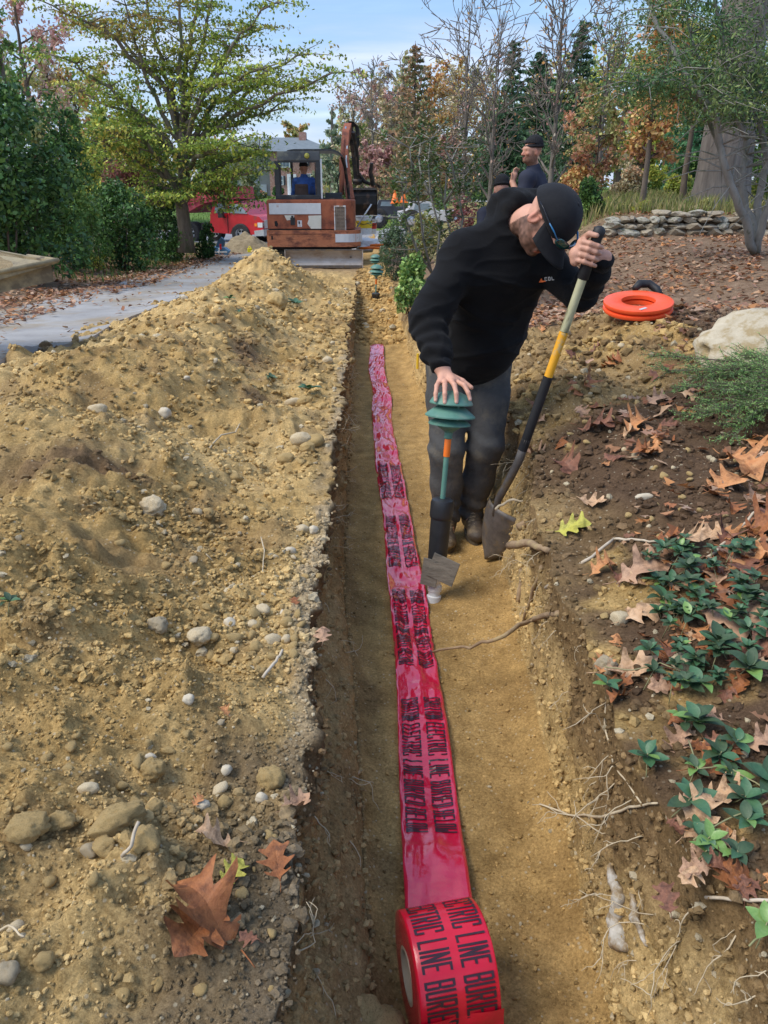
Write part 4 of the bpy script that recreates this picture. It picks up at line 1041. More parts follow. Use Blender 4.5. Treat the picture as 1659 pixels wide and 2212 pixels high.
n = 350; Y = r.uniform(1, 2.4, n); X = r.uniform(.80, 1.9, n); litter('leaf_litter', X, Y, .055, PALL, 'fallen leaves and scraps under the green groundcover', 5, lobed=True)

# ------------------------------------------------------------ roots, sticks
ROOTM = pm('pale_root', (.42, .33, .20), (.62, .52, .36), 30, .85)
ROOTB = pm('barky_root', (.20, .13, .075), (.40, .28, .16), 22, .9, bump=.5, bscale=60, dirt=(.38, .28, .14), dscale=12)
STICK = pm('pale_stick', (.42, .34, .24), (.60, .52, .40), 30, .8, stretch=(1, 1, 1))
def root_curve(p, d, L, rad, seed, branches=2, wig=.35, n=9, grav=.0):
    r = np.random.RandomState(seed); m = MB()
    def go(p, d, L, rad, lv):
        pts = [Vector(p)]; dd = Vector(d).normalized(); st = L/n
        for k in range(n):
            dd = (dd+Vector(r.normal(size=3))*wig*.5+Vector((0, 0, -grav))).normalized(); pts.append(pts[-1]+dd*st)
        m.tube(pts, [rad*(1-.8*k/n)+.0004 for k in range(n+1)], 5)
        if lv > 0:
            for b in range(branches):
                k = r.randint(2, n-1); go(pts[k], (dd+Vector(r.normal(size=3))*.8), L*r.uniform(.25, .5), rad*.55, lv-1)
    go(p, d, L, rad, 1); return m
def root_at(px, py, X, dx, L, rad, label, seed, mat=ROOTM, grp=None, nm='root', **k):
    d = ray(px, py); t = X/d.x if abs(d.x) > 1e-4 else 1; p = Vector((X, d.y*t, CAMZ+d.z*t))
    o = root_curve((0, 0, 0), dx, L, rad, seed, **k).build(nm, mat, None, True, p); return tag(o, label, 'root', grp)
r = np.random.RandomState(33)
# thin roots out of the left wall
def wall_x(side, Y, z):
    j = int(np.clip(np.searchsorted(rows, Y), 1, NR-2)); a = XA.shape[1] if side < 0 else XA.shape[1]+NWL+NF; b = a+(NWL if side < 0 else NWR)
    zz = ZG[j, a:b]; xx = XG[j, a:b]; o_ = np.argsort(zz); return float(np.interp(z, zz[o_], xx[o_]))
for k in range(58):
    Y = .85+6.5*r.rand()**1.3; top = float(hfun(-.15, Y)); z = r.uniform(.08, top-.05)
    x = wall_x(-1, Y, z)-.006; L = r.uniform(.05, .15)
    o = root_curve((0, 0, 0), (1, r.uniform(-.7, .5), r.uniform(-.3, .5)), L, r.uniform(.0007, .0014), 900+k, wig=.5).build('root', ROOTM, None, True, Vector((x, Y, z)))
    tag(o, 'thin pale root sticking out of the left trench wall', 'root', 'thin roots in the left wall')
for k in range(80):
    Y = .75+3.6*r.rand()**1.2 if k < 62 else r.uniform(5, 9); top = float(hfun(lipR(Y)+.01, Y)); z = top-.02-.30*r.rand()**1.4
    x = wall_x(1, Y, max(.05, z))+.008; L = r.uniform(.06, .2)
    o = root_curve((0, 0, 0), (-1, r.uniform(-.8, .8), r.uniform(-.9, .2)), L, r.uniform(.0006, .0013), 1200+k, wig=.55, grav=.15, branches=3).build('root', ROOTM, None, True, Vector((x, Y, z)))
    tag(o, 'thin pale root hanging from the right trench wall', 'root', 'thin roots in the right wall')
def poly_root(pts, rad, mat, label, nm='root', n=7, cat='root'):
    P = [Vector(p) for p in pts]; c = P[0].copy(); Q = []
    for i in range(len(P)-1):
        for k in range(4):
            t = k/4; q = P[i].lerp(P[i+1], t)+Vector(np.random.RandomState(i*7+k+len(label)).normal(size=3))*rad[0]*(.35 if rad[0] < .012 else .12); Q.append(q-c)
    Q.append(P[-1]-c); rr_ = np.interp(np.linspace(0, 1, len(Q)), np.linspace(0, 1, len(rad)), rad)
    o = MB().tube(Q, list(rr_), n).build(nm, mat, None, True, c); return tag(o, label, cat)
from mathutils.bvhtree import BVHTree
_cm = (GV[F[:, 0], 0] > .3) & (GV[F[:, 0], 0] < 1.8) & (GV[F[:, 0], 1] > .4) & (GV[F[:, 0], 1] < 4)
_fu, _fi = np.unique(F[_cm], return_inverse=True); BANK = BVHTree.FromPolygons(GV[_fu].tolist(), _fi.reshape(-1, 4).tolist())
def bank_hit(px, py, out=.008):
    d = ray(px, py).normalized(); h = BANK.ray_cast(Vector((0, 0, CAMZ)), d)[0]
    return (h-d*out) if h is not None else at(px, py, 1.2)
def W(px, py, Y):
    h = bank_hit(px, py, .012); p = at(px, py, Y)
    return h if px > 1100 and py > 1150 and abs(h.y-Y) < .5 else p
poly_root([W(1205, 1322, 2.02), W(1150, 1338, 2.1), W(1090, 1372, 2.12), W(1020, 1398, 2.2), W(935, 1408, 2.3)], [.010, .009, .007, .005, .004], ROOTB, 'long gnarled root reaching from the right wall across the trench to the tape')
poly_root([W(1165, 1735, 1.24), W(1230, 1760, 1.2), W(1300, 1765, 1.17), W(1360, 1745, 1.15), W(1420, 1735, 1.14)], [.0022, .003, .0032, .003, .002], ROOTM, 'long arching pale root low on the right wall above the white rag')
poly_root([W(1318, 1470, 1.5), W(1305, 1560, 1.38), W(1325, 1650, 1.25), W(1385, 1735, 1.15)], [.0025, .0025, .002, .002], ROOTM, 'long thin root hanging down from the tan leaf on the bank')
poly_root([W(1180, 1268, 2.15), W(1260, 1215, 2.1), W(1325, 1165, 2.15)], [.006, .0055, .005], STICK, 'pale broken stick lying at the bank edge below the yellow-green leaf', 'stick', cat='stick')
poly_root([W(1325, 1165, 2.14), W(1380, 1165, 2.15), W(1430, 1172, 2.16)], [.0045, .004, .003], STICK, 'thin twig continuing right of the broken stick', 'stick', cat='stick')
poly_root([W(1530, 1205, 1.95), W(1585, 1150, 2.0), W(1640, 1100, 2.05)], [.0045, .004, .004], STICK, 'pale straight stick slanting across the leaves near the juniper', 'stick', cat='stick')
poly_root([W(1475, 972, 2.75), W(1530, 985, 2.75), W(1600, 985, 2.75)], [.006, .006, .005], STICK, 'short pale stick under the juniper branch', 'stick', cat='stick')
poly_root([W(1525, 1938, 1.12), W(1600, 1943, 1.1), W(1680, 1945, 1.1)], [.003, .003, .003], STICK, 'straight pale stem low at the right edge', 'stick', cat='stick')
for (k, (x0, y0, x1, y1, Y0, rad, lab)) in enumerate([
  (1100, 1180, 1185, 1190, 2.62, .016, 'thick broken root stub beside the shovel blade'), (1128, 1230, 1120, 1300, 2.35, .014, 'stubby root hanging down below the thick stub'),
  (1120, 1140, 1190, 1120, 2.75, .016, 'bent brown root on top of the clump by the shovel'), (1170, 1225, 1130, 1345, 2.2, .008, 'slim root running down the right wall'),
  (1070, 1100, 1130, 1082, 2.9, .006, 'pale twig crossing behind the shovel socket'), (1100, 960, 1095, 1100, 3.6, .008, 'vertical root in the wall behind the shovel')]):
    a_, b_ = W(x0, y0, Y0), W(x1, y1, Y0+.05*(k % 2)); mid = (a_+b_)/2+Vector((.01, .02, .015))
    poly_root([a_, mid, b_], [rad, rad*.9, rad*.6], ROOTB if rad > .007 else ROOTM, lab, n=9)
# root loops in the left heap
g = ground_pt
poly_root([g(455, 975)+Vector((0, 0, .01)), g(480, 962)+Vector((0, 0, .03)), g(510, 950)+Vector((0, 0, .015)), g(520, 935)+Vector((0, 0, .02))], [.004, .004, .003], ROOTM, 'pale curved root lying on the heap near the upright stones')
poly_root([g(565, 1170)+Vector((0, 0, .01)), g(572, 1210)+Vector((0, 0, .02)), g(568, 1250)+Vector((0, 0, .01))], [.002, .002, .0015], ROOTM, 'thin white root thread on the heap above the pebble cluster')
poly_root([g(430, 1190)+Vector((0, 0, .01)), g(450, 1210)+Vector((0, 0, .015)), g(460, 1222)+Vector((0, 0, .005))], [.002, .002, .0015], ROOTM, 'short white root thread left of the pale cobble')
poly_root([g(570, 1475)+Vector((0, 0, .01)), g(600, 1448)+Vector((0, 0, .02)), g(612, 1432)+Vector((0, 0, .02))], [.004, .004, .003], STICK, 'short splintered stick below the pale oval stone', 'stick', cat='stick')
poly_root([g(270, 1875)+Vector((0, 0, .01)), g(290, 1860)+Vector((0, 0, .03)), g(310, 1838)+Vector((0, 0, .05))], [.003, .003, .003], STICK, 'dark-tipped stalk leaning on the round sandy stone', 'stick', cat='stick')
poly_root([g(0, 2035)+Vector((0, 0, .01)), g(30, 2045)+Vector((0, 0, .02)), g(60, 2055)+Vector((0, 0, .01))], [.0025, .002, .0015], ROOTM, 'thin white root at the lower left edge')
# white rag in the right wall
def rag_surface():
    Pp = [(1318, 1872, .96, .012), (1325, 1905, .955, .018), (1338, 1940, .95, .022), (1330, 1985, .93, .030), (1335, 2030, .92, .034), (1352, 2045, .91, .02)]
    prims = []
    L = [bank_hit(a, b, .012) for a, b, y, _ in Pp]
    for i in range(len(L)-1): prims.append(('rc', L[i], L[i+1], Pp[i][3]*.55, Pp[i+1][3]*.55, .008))
    L2 = [bank_hit(1365, 1930), bank_hit(1372, 1985), bank_hit(1395, 2040)]
    prims += [('rc', L2[0], L2[1], .004, .008, .006), ('rc', L2[1], L2[2], .008, .004, .006)]
    return prims
o = sdf_mesh('cloth_scrap', rag_surface(), .0025, pm('grey_cloth', (.34, .31, .25), (.56, .52, .45), 30, .9, bump=.4, dirt=(.28, .20, .11), dscale=22, dlo=.44, dhi=.56), None, lambda P: .0035*vn3(P[:, 0]*120, P[:, 1]*120, P[:, 2]*50), kdef=.01, pad=.02)
tag(o, 'dirty whitish scrap of cloth hanging out of the lower right wall', 'cloth scrap')
# ------------------------------------------------------------ people
def frame(F, U):
    F = Vector(F).normalized(); U = Vector(U); U = (U-F*U.dot(F)).normalized(); R = F.cross(U)
    return R, F, U
def head_prims(c, F, U, s=1.0, detail=True):
    R, F, U = frame(F, U); c = Vector(c)
    Mt = np.array([[R[i], F[i], U[i]] for i in range(3)])
    P = lambda r, f, u: c+(R*r+F*f+U*u)*s
    e = lambda p, rad, k=.015: ('el', P(*p), tuple(q*s for q in rad), Mt, k)
    pr = [e((0, -.012, .035), (.076, .096, .088)), e((0, .022, -.02), (.062, .072, .085), .03), e((0, .045, -.075), (.046, .045, .036), .03),
          e((0, .088, -.078), (.022, .018, .018), .02), e((0, .062, .032), (.060, .034, .040), .02),
          ('rc', P(0, .092, .018), P(0, .116, -.018), .009*s, .014*s, .012), e((.013, .104, -.022), (.010, .011, .009), .006), e((-.013, .104, -.022), (.010, .011, .009), .006),
          ('rc', P(-.036, .088, .036), P(.036, .088, .036), .011*s, .011*s, .01), e((.040, .068, -.012), (.022, .022, .018), .015), e((-.040, .068, -.012), (.022, .022, .018), .015),
          ('-rc', P(.022, .102, .018), P(.042, .092, .016), .008*s, .007*s, .008), ('-rc', P(-.022, .102, .018), P(-.042, .092, .016), .008*s, .007*s, .008),
          e((.031, .083, .017), (.012, .010, .009), .003), e((-.031, .083, .017), (.012, .010, .009), .003),
          ('rc', P(-.022, .092, -.046), P(.022, .092, -.046), .0075*s, .0075*s, .006), ('rc', P(-.018, .091, -.057), P(.018, .091, -.057), .008*s, .008*s, .006)]
    for sg in (1, -1):
        pr += [('el', P(sg*.077, -.008, -.002), (.010*s, .019*s, .031*s), Mt, .008), ('-el', P(sg*.087, -.003, .002), (.007*s, .010*s, .017*s), Mt, .006), ('rc', P(sg*.084, -.022, .022), P(sg*.082, .006, .028), .005*s, .0045*s, .005), ('rc', P(sg*.084, -.022, .022), P(sg*.082, -.014, -.02), .005*s, .0045*s, .005)]
    return pr, P, Mt
def limb(*pts, k=.03):
    return [('rc', a[0], b[0], a[1], b[1], k) for a, b in zip(pts[:-1], pts[1:])]

SKIN = attr_mat('skin', .55, bump=.12, bscale=140, vary=.07, vscale=60, spec=.35)
def skin_col(base, head=None, beard=None, extra=None):
    def f(V):
        c = np.tile(np.array(base), (len(V), 1))*(1+.05*vn3(V[:, 0]*25, V[:, 1]*25, V[:, 2]*25)[:, None])
        if head is not None:
            hc, R, F, U, s = head; q = V-np.array(hc); r = q@np.array(R)/s; fo = q@np.array(F)/s; u = q@np.array(U)/s
            near = (np.sqrt(r*r+fo*fo+u*u) < .2)
            red = near*(np.exp(-((np.abs(r)-.04)**2+(u+.02)**2)/.0010)*(fo > .03)*.5+np.exp(-(r**2+(u+.018)**2+(fo-.115)**2)/.0005)*.9+(np.abs(r) > .078)*(u > -.05)*.6)
            c = c*(1-red[:, None]*np.array([.02, .30, .30]))
            if beard is not None:
                nz = vn3(V[:, 0]*90, V[:, 1]*90, V[:, 2]*90)
                b = near*(ss(-.018, -.045, u+.012*nz-.25*np.clip(fo-.06, 0, 1))*(fo > -.035)*(fo < .2)+ss(.03, .0, u)*ss(.058, .066, np.abs(r))*ss(.0, .02, fo)*ss(.05, .03, fo)*.8)
                mouth = np.exp(-((u+.052)/.008)**2)*(np.abs(r) < .026)*(fo > .085)
                b = np.clip(b-mouth, 0, 1)*(.82+.18*nz); b = np.clip(b, 0, .93)
                hair = near*ss(.0, .03, u)*(fo < -.01)*.75; b = np.maximum(b, hair)
                c = c*(1-b[:, None])+np.array(beard)*b[:, None]
                c = c*(1-mouth[:, None]*np.array([.1, .45, .4]))
        if extra is not None: c = extra(V, c)
        return np.clip(c, 0, 1)
    return f

# ================= the worker in front
HC = Vector((.700, 3.150, 1.478)); hF = (.20, -.28, -.94); hU = (.70, -.60, .40); HS = 1.05
hR_, hF_, hU_ = frame(hF, hU)
hp, HP, HM = head_prims(HC, hF, hU, HS)
shR, elR, wrR = Vector((.405, 3.30, 1.345)), Vector((.250, 3.17, 1.10)), Vector((.296, 3.00, .948))
shL, elL, wrL = Vector((.735, 3.38, 1.345)), Vector((.875, 3.22, 1.185)), Vector((.905, 3.045, 1.345))
neckb, neckt = Vector((.615, 3.32, 1.44)), Vector((.65, 3.22, 1.48))
chest, belly, pelv = Vector((.565, 3.38, 1.27)), Vector((.52, 3.52, 1.05)), Vector((.475, 3.60, .91))
hipR, knR, anR = Vector((.392, 3.60, .84)), Vector((.375, 3.44, .46)), Vector((.388, 3.45, .10))
hipL, knL, anL = Vector((.580, 3.60, .84)), Vector((.565, 3.48, .47)), Vector((.520, 3.53, .10))
body = limb((neckb, .062), (neckt, .058), k=.03)+hp+[
    ('rc', chest, belly, .125, .13, .05), ('rc', belly, pelv, .13, .14, .05), ('rc', shR, chest, .07, .11, .05), ('rc', shL, chest, .07, .11, .05)]
body += limb((shR, .056), (elR, .044), (wrR, .030))+limb((shL, .056), (elL, .044), (wrL, .030))
body += limb((hipR, .085), (knR, .056), (anR, .04))+limb((hipL, .085), (knL, .056), (anL, .04))+[('rc', anR, anR+Vector((-.01, -.13, -.05)), .04, .032), ('rc', anL, anL+Vector((.01, -.13, -.05)), .04, .032)]
# right hand laid over the dome of the path light
pal = Vector((.318, 2.955, .908))
body += [('rc', wrR, Vector((.308, 2.985, .926)), .029, .026, .02), ('rc', (.300, 2.975, .917), (.292, 2.945, .901), .019, .016, .012), ('rc', (.316, 2.975, .921), (.334, 2.938, .905), .019, .016, .012), ('rc', (.308, 2.98, .92), (.350, 2.950, .902), .017, .015, .012)]
FG = [((.283, 2.948, .899), (.272, 2.908, .893), (.266, 2.880, .868), (.265, 2.868, .845), .0088), ((.306, 2.938, .903), (.301, 2.892, .898), (.299, 2.863, .872), (.299, 2.852, .840), .0094),
      ((.330, 2.934, .904), (.337, 2.886, .900), (.342, 2.857, .874), (.343, 2.848, .843), .0096), ((.353, 2.942, .900), (.376, 2.900, .896), (.390, 2.877, .872), (.397, 2.868, .848), .0092)]
for a, b, c, d, r_ in FG:
    body += [('rc', a, b, r_*1.10, r_*1.02, .004), ('rc', b, c, r_*1.06, r_*.94, .004), ('rc', c, d, r_*.96, r_*.82, .004)]
body += [('rc', (.338, 2.975, .912), (.376, 2.962, .898), .014, .0115, .006), ('rc', (.376, 2.962, .898), (.410, 2.945, .876), .011, .0092, .004)]
# left hand closed round the shovel's top grip
ax = (S1-S0).normalized(); g0 = S0+ax*(LS*.935)
gF = Vector((-.10, -1, 0)); gF = (gF-ax*gF.dot(ax)).normalized(); gR = ax.cross(gF)*-1     # gR: picture right
gp = lambda t, a, rr: g0+ax*t+(gF*math.cos(a)+gR*math.sin(a))*rr
body += [('rc', wrL, gp(-.015, 1.75, .055), .030, .026, .02), ('rc', gp(.03, 1.65, .045), gp(-.04, 1.65, .048), .020, .019, .012)]
for i, (t, r_) in enumerate([(.034, .0096), (.012, .0098), (-.011, .0095), (-.033, .0085)]):
    body += [('rc', gp(t, 1.3, .046), gp(t+.002, .62, .037), r_*1.15, r_*1.08, .004), ('rc', gp(t+.002, .62, .037), gp(t, -.25, .032), r_*1.05, r_, .004), ('rc', gp(t, -.25, .032), gp(t-.003, -1.15, .030), r_, r_*.85, .004)]
body += [('rc', gp(.045, 2.0, .045), gp(.066, 1.2, .036), .014, .011, .006), ('rc', gp(.066, 1.2, .036), gp(.068, .3, .031), .011, .0095, .004)]
def nails(V, c):
    for (_, _, cc, d, r_) in FG:
        n = Vector(d)+Vector((0, -.006, .003)); q = np.sqrt(((V-np.array(n))**2).sum(1)); w = (q < .0075)[:, None]*.6
        c = c*(1-w)+np.array([.72, .46, .38])*w
    hd = (V[:, 2] < 1.0) & (V[:, 2] > .83); k = np.array([(a[0]+b[0])/2 for a, b in []])
    h2 = (np.sqrt(((V-np.array(g0))**2).sum(1)) < .12) & (V[:, 0] > .8)
    dirt = ss(.1, .5, vn3(V[:, 0]*60, V[:, 1]*60, V[:, 2]*60, 5))*h2*.35
    return c*(1-dirt[:, None]*np.array([.55, .65, .7]))*(1-h2[:, None]*.12)
worker = thing('person', 'person in black hoodie and black cap bending over the green path light with a shovel', 'person', (.47, 3.5, 0))
def relw(o, p): o.parent = p; o.matrix_parent_inverse = Matrix.Translation(-Vector(p.location)); return o
relw(sdf_mesh('body', body, .0042, SKIN, None, None, skin_col((.62, .33, .23), (HC, hR_, hF_, hU_, HS), (.060, .032, .020), nails), kdef=.02), worker)
# --- hoodie
def folds(P, amp=1.0):
    x, y, z = P[:, 0], P[:, 1], P[:, 2]
    a = 1-np.abs(vn3(x*5+z*3, y*5, z*13+x*4, 1)); b = 1-np.abs(vn3(x*9-z*5, y*9, z*20, 2))
    f = (a**3-.4)*.010+(b**3-.4)*.005
    # rings of folds in the lower right sleeve, drag lines at the elbow
    t = np.clip(((P-np.array(elR))@np.array((wrR-elR).normalized()))/(wrR-elR).length, 0, 1.1); d = np.sqrt(((P-(np.array(elR)+t[:, None]*np.array(wrR-elR)))**2).sum(1))
    near = np.exp(-(d/.10)**2)*(z < 1.17); f += near*.0075*np.sin(t*26+3*vn3(x*9, y*9, z*9, 4))*(t > .02)
    t2 = np.clip(((P-np.array(elL))@np.array((wrL-elL).normalized()))/(wrL-elL).length, 0, 1); d2 = np.sqrt(((P-(np.array(elL)+t2[:, None]*np.array(wrL-elL)))**2).sum(1))
    f += np.exp(-(d2/.1)**2)*.007*np.sin(t2*20+2*vn3(x*9, y*9, z*9, 6))*(x > .8)
    # kangaroo pocket and front gathers
    f += .006*np.exp(-((z-.93-.25*(x-.5))/.012)**2)*(y < 3.5)
    return f*amp
hood = [('rc', chest+Vector((0, .0, .02)), belly, .162, .174, .06), ('rc', belly, pelv+Vector((.01, -.01, .0)), .174, .182, .06), ('rc', shR, neckb+Vector((-.02, .03, -.02)), .082, .10, .06), ('rc', shL, neckb+Vector((0, .03, -.03)), .082, .10, .06),
        ('rc', shR+Vector((0, 0, -.01)), chest, .085, .13, .06), ('rc', shL, chest, .085, .13, .06), ('rc', shR, elR+Vector((.004, 0, 0)), .088, .078, .03), ('rc', elR, wrR+(elR-wrR)*.30, .078, .062, .02), ('rc', wrR+(elR-wrR)*.30, wrR+(elR-wrR)*.06, .058, .043, .02),
        ('rc', shL, elL, .082, .068, .03), ('rc', elL, wrL+(elL-wrL)*.28, .066, .052, .02), ('rc', wrL+(elL-wrL)*.28, wrL+(elL-wrL)*.08, .052, .041, .02),
        ('el', belly+Vector((.02, -.06, -.10)), (.15, .13, .15), None, .06), ('rc', shL+Vector((-.03, -.04, -.05)), belly+Vector((.13, -.06, -.02)), .07, .07, .05), ('rc', shR+Vector((.05, -.02, -.1)), belly+Vector((-.06, -.05, -.04)), .07, .09, .05)]
# hood rolled behind the neck
hc_ = neckb+Vector((.045, -.035, .022))
N = (neckt-neckb).normalized(); e1 = Vector((0, 0, 1)); e1 = (e1-N*e1.dot(N)).normalized(); e2 = N.cross(e1)
ringp = []
for k in range(15):
    a = 2*math.pi*k/14; rad = .094+.008*math.sin(a*2); off = .012*math.cos(a)
    ringp.append((hc_+(e1*math.cos(a)+e2*math.sin(a))*rad+N*(off-.018+.008*math.sin(3*a)), .034 if math.cos(a) > 0 else .026))
hood += [('rc', ringp[k][0], ringp[k+1][0], ringp[k][1], ringp[k+1][1], .012) for k in range(14)]
hood += [('rc', hc_+e1*.115-N*.035+e2*.07, hc_+e1*.115-N*.035-e2*.07, .042, .042, .02), ('rc', hc_+e1*.10-N*.085+e2*.08, hc_+e1*.10-N*.085-e2*.09, .05, .045, .03), ('el', hc_+e1*.06-N*.10, (.11, .11, .09), None, .04)]
hood += [('-rc', neckb+(neckt-neckb)*.3, neckt+(neckt-neckb)*2.4, .068, .082, .012)]
HOODM = pm('black_fleece', (.0042, .0043, .005), (.0085, .0085, .0095), 6, .9, bump=.4, bscale=220, sheen=.04, spec=.18, dirt=(.018, .016, .014), dscale=7, dlo=.62, dhi=.8)
hoodie = relw(sdf_mesh('hoodie', hood, .0052, HOODM, None, folds, kdef=.04, pad=.03), worker)
MB().tube([wrR+(elR-wrR)*.24, wrR+(elR-wrR)*.14, wrR+(elR-wrR)*-.02], [.0425, .0445, .0405], 22).build('cuff', pm('rib_knit', (.009, .009, .011), (.018, .018, .02), 60, .9, bump=.5, stretch=(1, 1, .1)), worker, True).parent = worker
for o_ in [x for x in worker.children if x.name.startswith('cuff')]: relw(o_, worker)
o_ = MB().tube([wrL+(elL-wrL)*.22, wrL+(elL-wrL)*.12, wrL+(elL-wrL)*.0], [.041, .042, .038], 22).build('cuff', MATS['rib_knit'], None, True); relw(o_, worker)
# chest mark: small orange triangle with grey letters
def on_surface(px, py, y0=2.6):
    d = ray(px, py).normalized(); dg = bpy.context.evaluated_depsgraph_get(); ok, loc, nrm, _ = hoodie_bvh.ray_cast(Vector((0, 0, CAMZ)), d)[0] is not None, *hoodie_bvh.ray_cast(Vector((0, 0, CAMZ)), d)[:2], 0
    return loc, nrm
from mathutils.bvhtree import BVHTree
hoodie_bvh = BVHTree.FromPolygons([v.co[:] for v in hoodie.data.vertices], [p.vertices[:] for p in hoodie.data.polygons])
def decal(nm, polys, px, py, size, mat, parent, tilt=0, bvh=None):
    """flat print laid on the surface: 2D polygons in units of size, each vertex dropped on the mesh"""
    bvh = bvh or hoodie_bvh; m = MB(); c, s = math.cos(tilt), math.sin(tilt)
    for poly in polys:
        vs = []
        for x, y in poly:
            X_, Y_ = x*size, y*size; d = ray(px+X_*c-Y_*s, py-(X_*s+Y_*c)); loc, nrm, _, _ = bvh.ray_cast(Vector((0, 0, CAMZ)), d.normalized())
            if loc is None: return None
            vs.append(loc-d.normalized()*.0025)
        m.add(vs, [tuple(range(len(vs)))])
    return relw(m.build(nm, mat, None), parent)
decal('chest_mark', [[(0, 0), (1, 0), (.55, .9)], [(.1, .0), (1.5, .15), (1.4, .4), (.6, .35)]], 1164, 610, 10, pm('orange_print', (.75, .16, .04), rough=.7), worker)
def blockword(word, w=.7, gap=.3):
    P = []; x = 0
    for ch in word:
        for (x0, y0), (x1, y1), t in gl(ch) if ch in 'ABCDEILNORTUW' else []:
            if t == 'v': P.append([(x+x0*w-.1, y0), (x+x0*w+.1, y0), (x+x1*w+.1, y1), (x+x1*w-.1, y1)])
            else: P.append([(x+x0*w, y0-.1), (x+x1*w, y0-.1), (x+x1*w, y1+.1), (x+x0*w, y1+.1)])
        x += w+gap
    return P
decal('chest_lettering', blockword('CDL'), 1177, 607, 7.5, pm('grey_print', (.42, .42, .42), rough=.7), worker, .12)
decal('label_patch', [[(0, 0), (.6, .1), (.7, 1.1), (.1, 1)]], 1131, 742, 14, pm('grey_print'  , (.4,)*3), worker)
# --- trousers
JEAN = pm('charcoal_canvas', (.050, .048, .046), (.088, .085, .080), 7, .9, bump=.5, bscale=120, dirt=(.14, .12, .09), dscale=9, dlo=.5, dhi=.7)
def tf_(P):
    x, y, z = P[:, 0], P[:, 1], P[:, 2]
    return .008*(1-np.abs(vn3(x*7, y*7, z*6+x*9, 21))**.7-.5)+.003*np.exp(-((z-.49)/.08)**2)*np.sin(z*80+x*30+3*vn3(x*9, y*9, z*9, 7))+.006*ss(.26, .14, z)*np.sin(z*85+x*25+4*vn3(x*8, y*8, z*8, 8))
tr = [('rc', pelv, hipR, .135, .10, .05), ('rc', pelv, hipL, .135, .10, .05)]+limb((hipR+Vector((0, 0, -.02)), .108), (hipR.lerp(knR, .45), .098), (knR, .078), (knR.lerp(anR, .5)+Vector((0, .012, 0)), .072), (anR+Vector((0, 0, .015)), .062), k=.03)
tr += limb((hipL+Vector((0, 0, -.02)), .108), (hipL.lerp(knL, .45), .100), (knL, .080), (knL.lerp(anL, .5)+Vector((0, .012, 0)), .072), (anL+Vector((0, 0, .015)), .062), k=.03)
relw(sdf_mesh('trousers', tr, .006, JEAN, None, tf_, kdef=.03), worker)
# --- boots
BOOT = pm('brown_leather', (.045, .033, .024), (.085, .062, .045), 14, .6, bump=.35, bscale=70, dirt=(.20, .15, .09), dscale=10, dlo=.48, dhi=.62)
SOLE = pm('boot_sole', (.02, .018, .016), (.16, .12, .07), 14, .9)
for an, dx in ((anR, -.012), (anL, .012)):
    b = [('rc', an+Vector((0, .01, .07)), an+Vector((0, .012, -.02)), .052, .050), ('rc', an+Vector((0, .025, -.045)), an+Vector((dx, -.10, -.052)), .042, .040), ('el', an+Vector((dx*1.2, -.135, -.052)), (.050, .062, .038)), ('rc', an+Vector((0, .0, .0)), an+Vector((dx, -.09, -.03)), .045, .034)]
    bt = relw(sdf_mesh('boot', b, .005, BOOT, None, lambda P: .0025*vn3(P[:, 0]*40, P[:, 1]*40, P[:, 2]*70), kdef=.02), worker)
    pts = []
    for k in range(20):
        a = 2*math.pi*k/20; yy = -.055+.125*math.sin(a); pts.append((an.x+dx*.5+(.044+.008*(yy < -.09))*math.cos(a)-dx*yy*3, an.y+yy))
    so = MB().prism(pts, -.001+max(0, .0), .030, 'z').build('sole', SOLE, None); so.parent = bt
    for k in range(5):
        y = an.y-.035-k*.018; z = an.z+.026-k*.011
        la = MB().tube([(an.x-.026, y+.004, z-.004), (an.x, y-.010, z+.012), (an.x+.026, y+.004, z-.004)], .0024, 5).build('lace', pm('lace', (.30, .24, .16), rough=.9), None, True); la.parent = bt
# --- cap with brim, sunglasses on the brim
CAPM = pm('black_twill', (.008, .0085, .011), (.014, .015, .018), 30, .85, bump=.35, bscale=400, sheen=.05, spec=.25)
def hpt(r, f, u): return HP(r, f, u)
def cap_shell():
    vs = []; fs = []; NA, NE = 48, 16
    for j in range(NE+1):
        e = math.pi/2*j/NE
        for k in range(NA):
            a = 2*math.pi*k/NA; seam = 1+.006*abs(math.cos(3*a))**8*-1
            r = .087*math.cos(e)**.80*math.cos(a)*seam; f = -.012+.108*math.cos(e)**.80*math.sin(a)*seam; u = .028+.103*math.sin(e)+.012*math.sin(a)*(1-j/NE)
            u += .006*math.sin(a*2+1)*math.cos(e)
            vs.append(hpt(r, f, u))
    for j in range(NE):
        for k in range(NA): fs.append((j*NA+k, j*NA+(k+1) % NA, (j+1)*NA+(k+1) % NA, (j+1)*NA+k))
    return MB().add(vs, fs)
cap = cap_shell().build('cap', CAPM, None, True); mo = cap.modifiers.new('t', 'SOLIDIFY'); mo.thickness = .004; mo.offset = 1; relw(cap, worker)
def sub(o): o.parent = cap; return o
sub(MB().lathe([(.001, .004), (.008, .003), (.0095, .0)], 12).build('button', CAPM, None, True, hpt(0, -.012, .133), (hU_).to_track_quat('Z', 'Y').to_euler()))
vs = []; fs = []; NB, NW2 = 18, 9
for i in range(NB+1):
    a = math.pi*(.10+.80*i/NB)
    for j in range(NW2+1):
        t = j/NW2; ca, sa = math.cos(a), math.sin(a)
        r = .086*ca*(1+.02*t); f = -.012+.106*sa+t*.092*max(0, sa)**.7; u = .034+.010*sa-.020*t-.045*abs(ca)**2.2*(t**.8)*.5-.035*(r/.086)**2*t*.6
        vs.append(hpt(r, f, u))
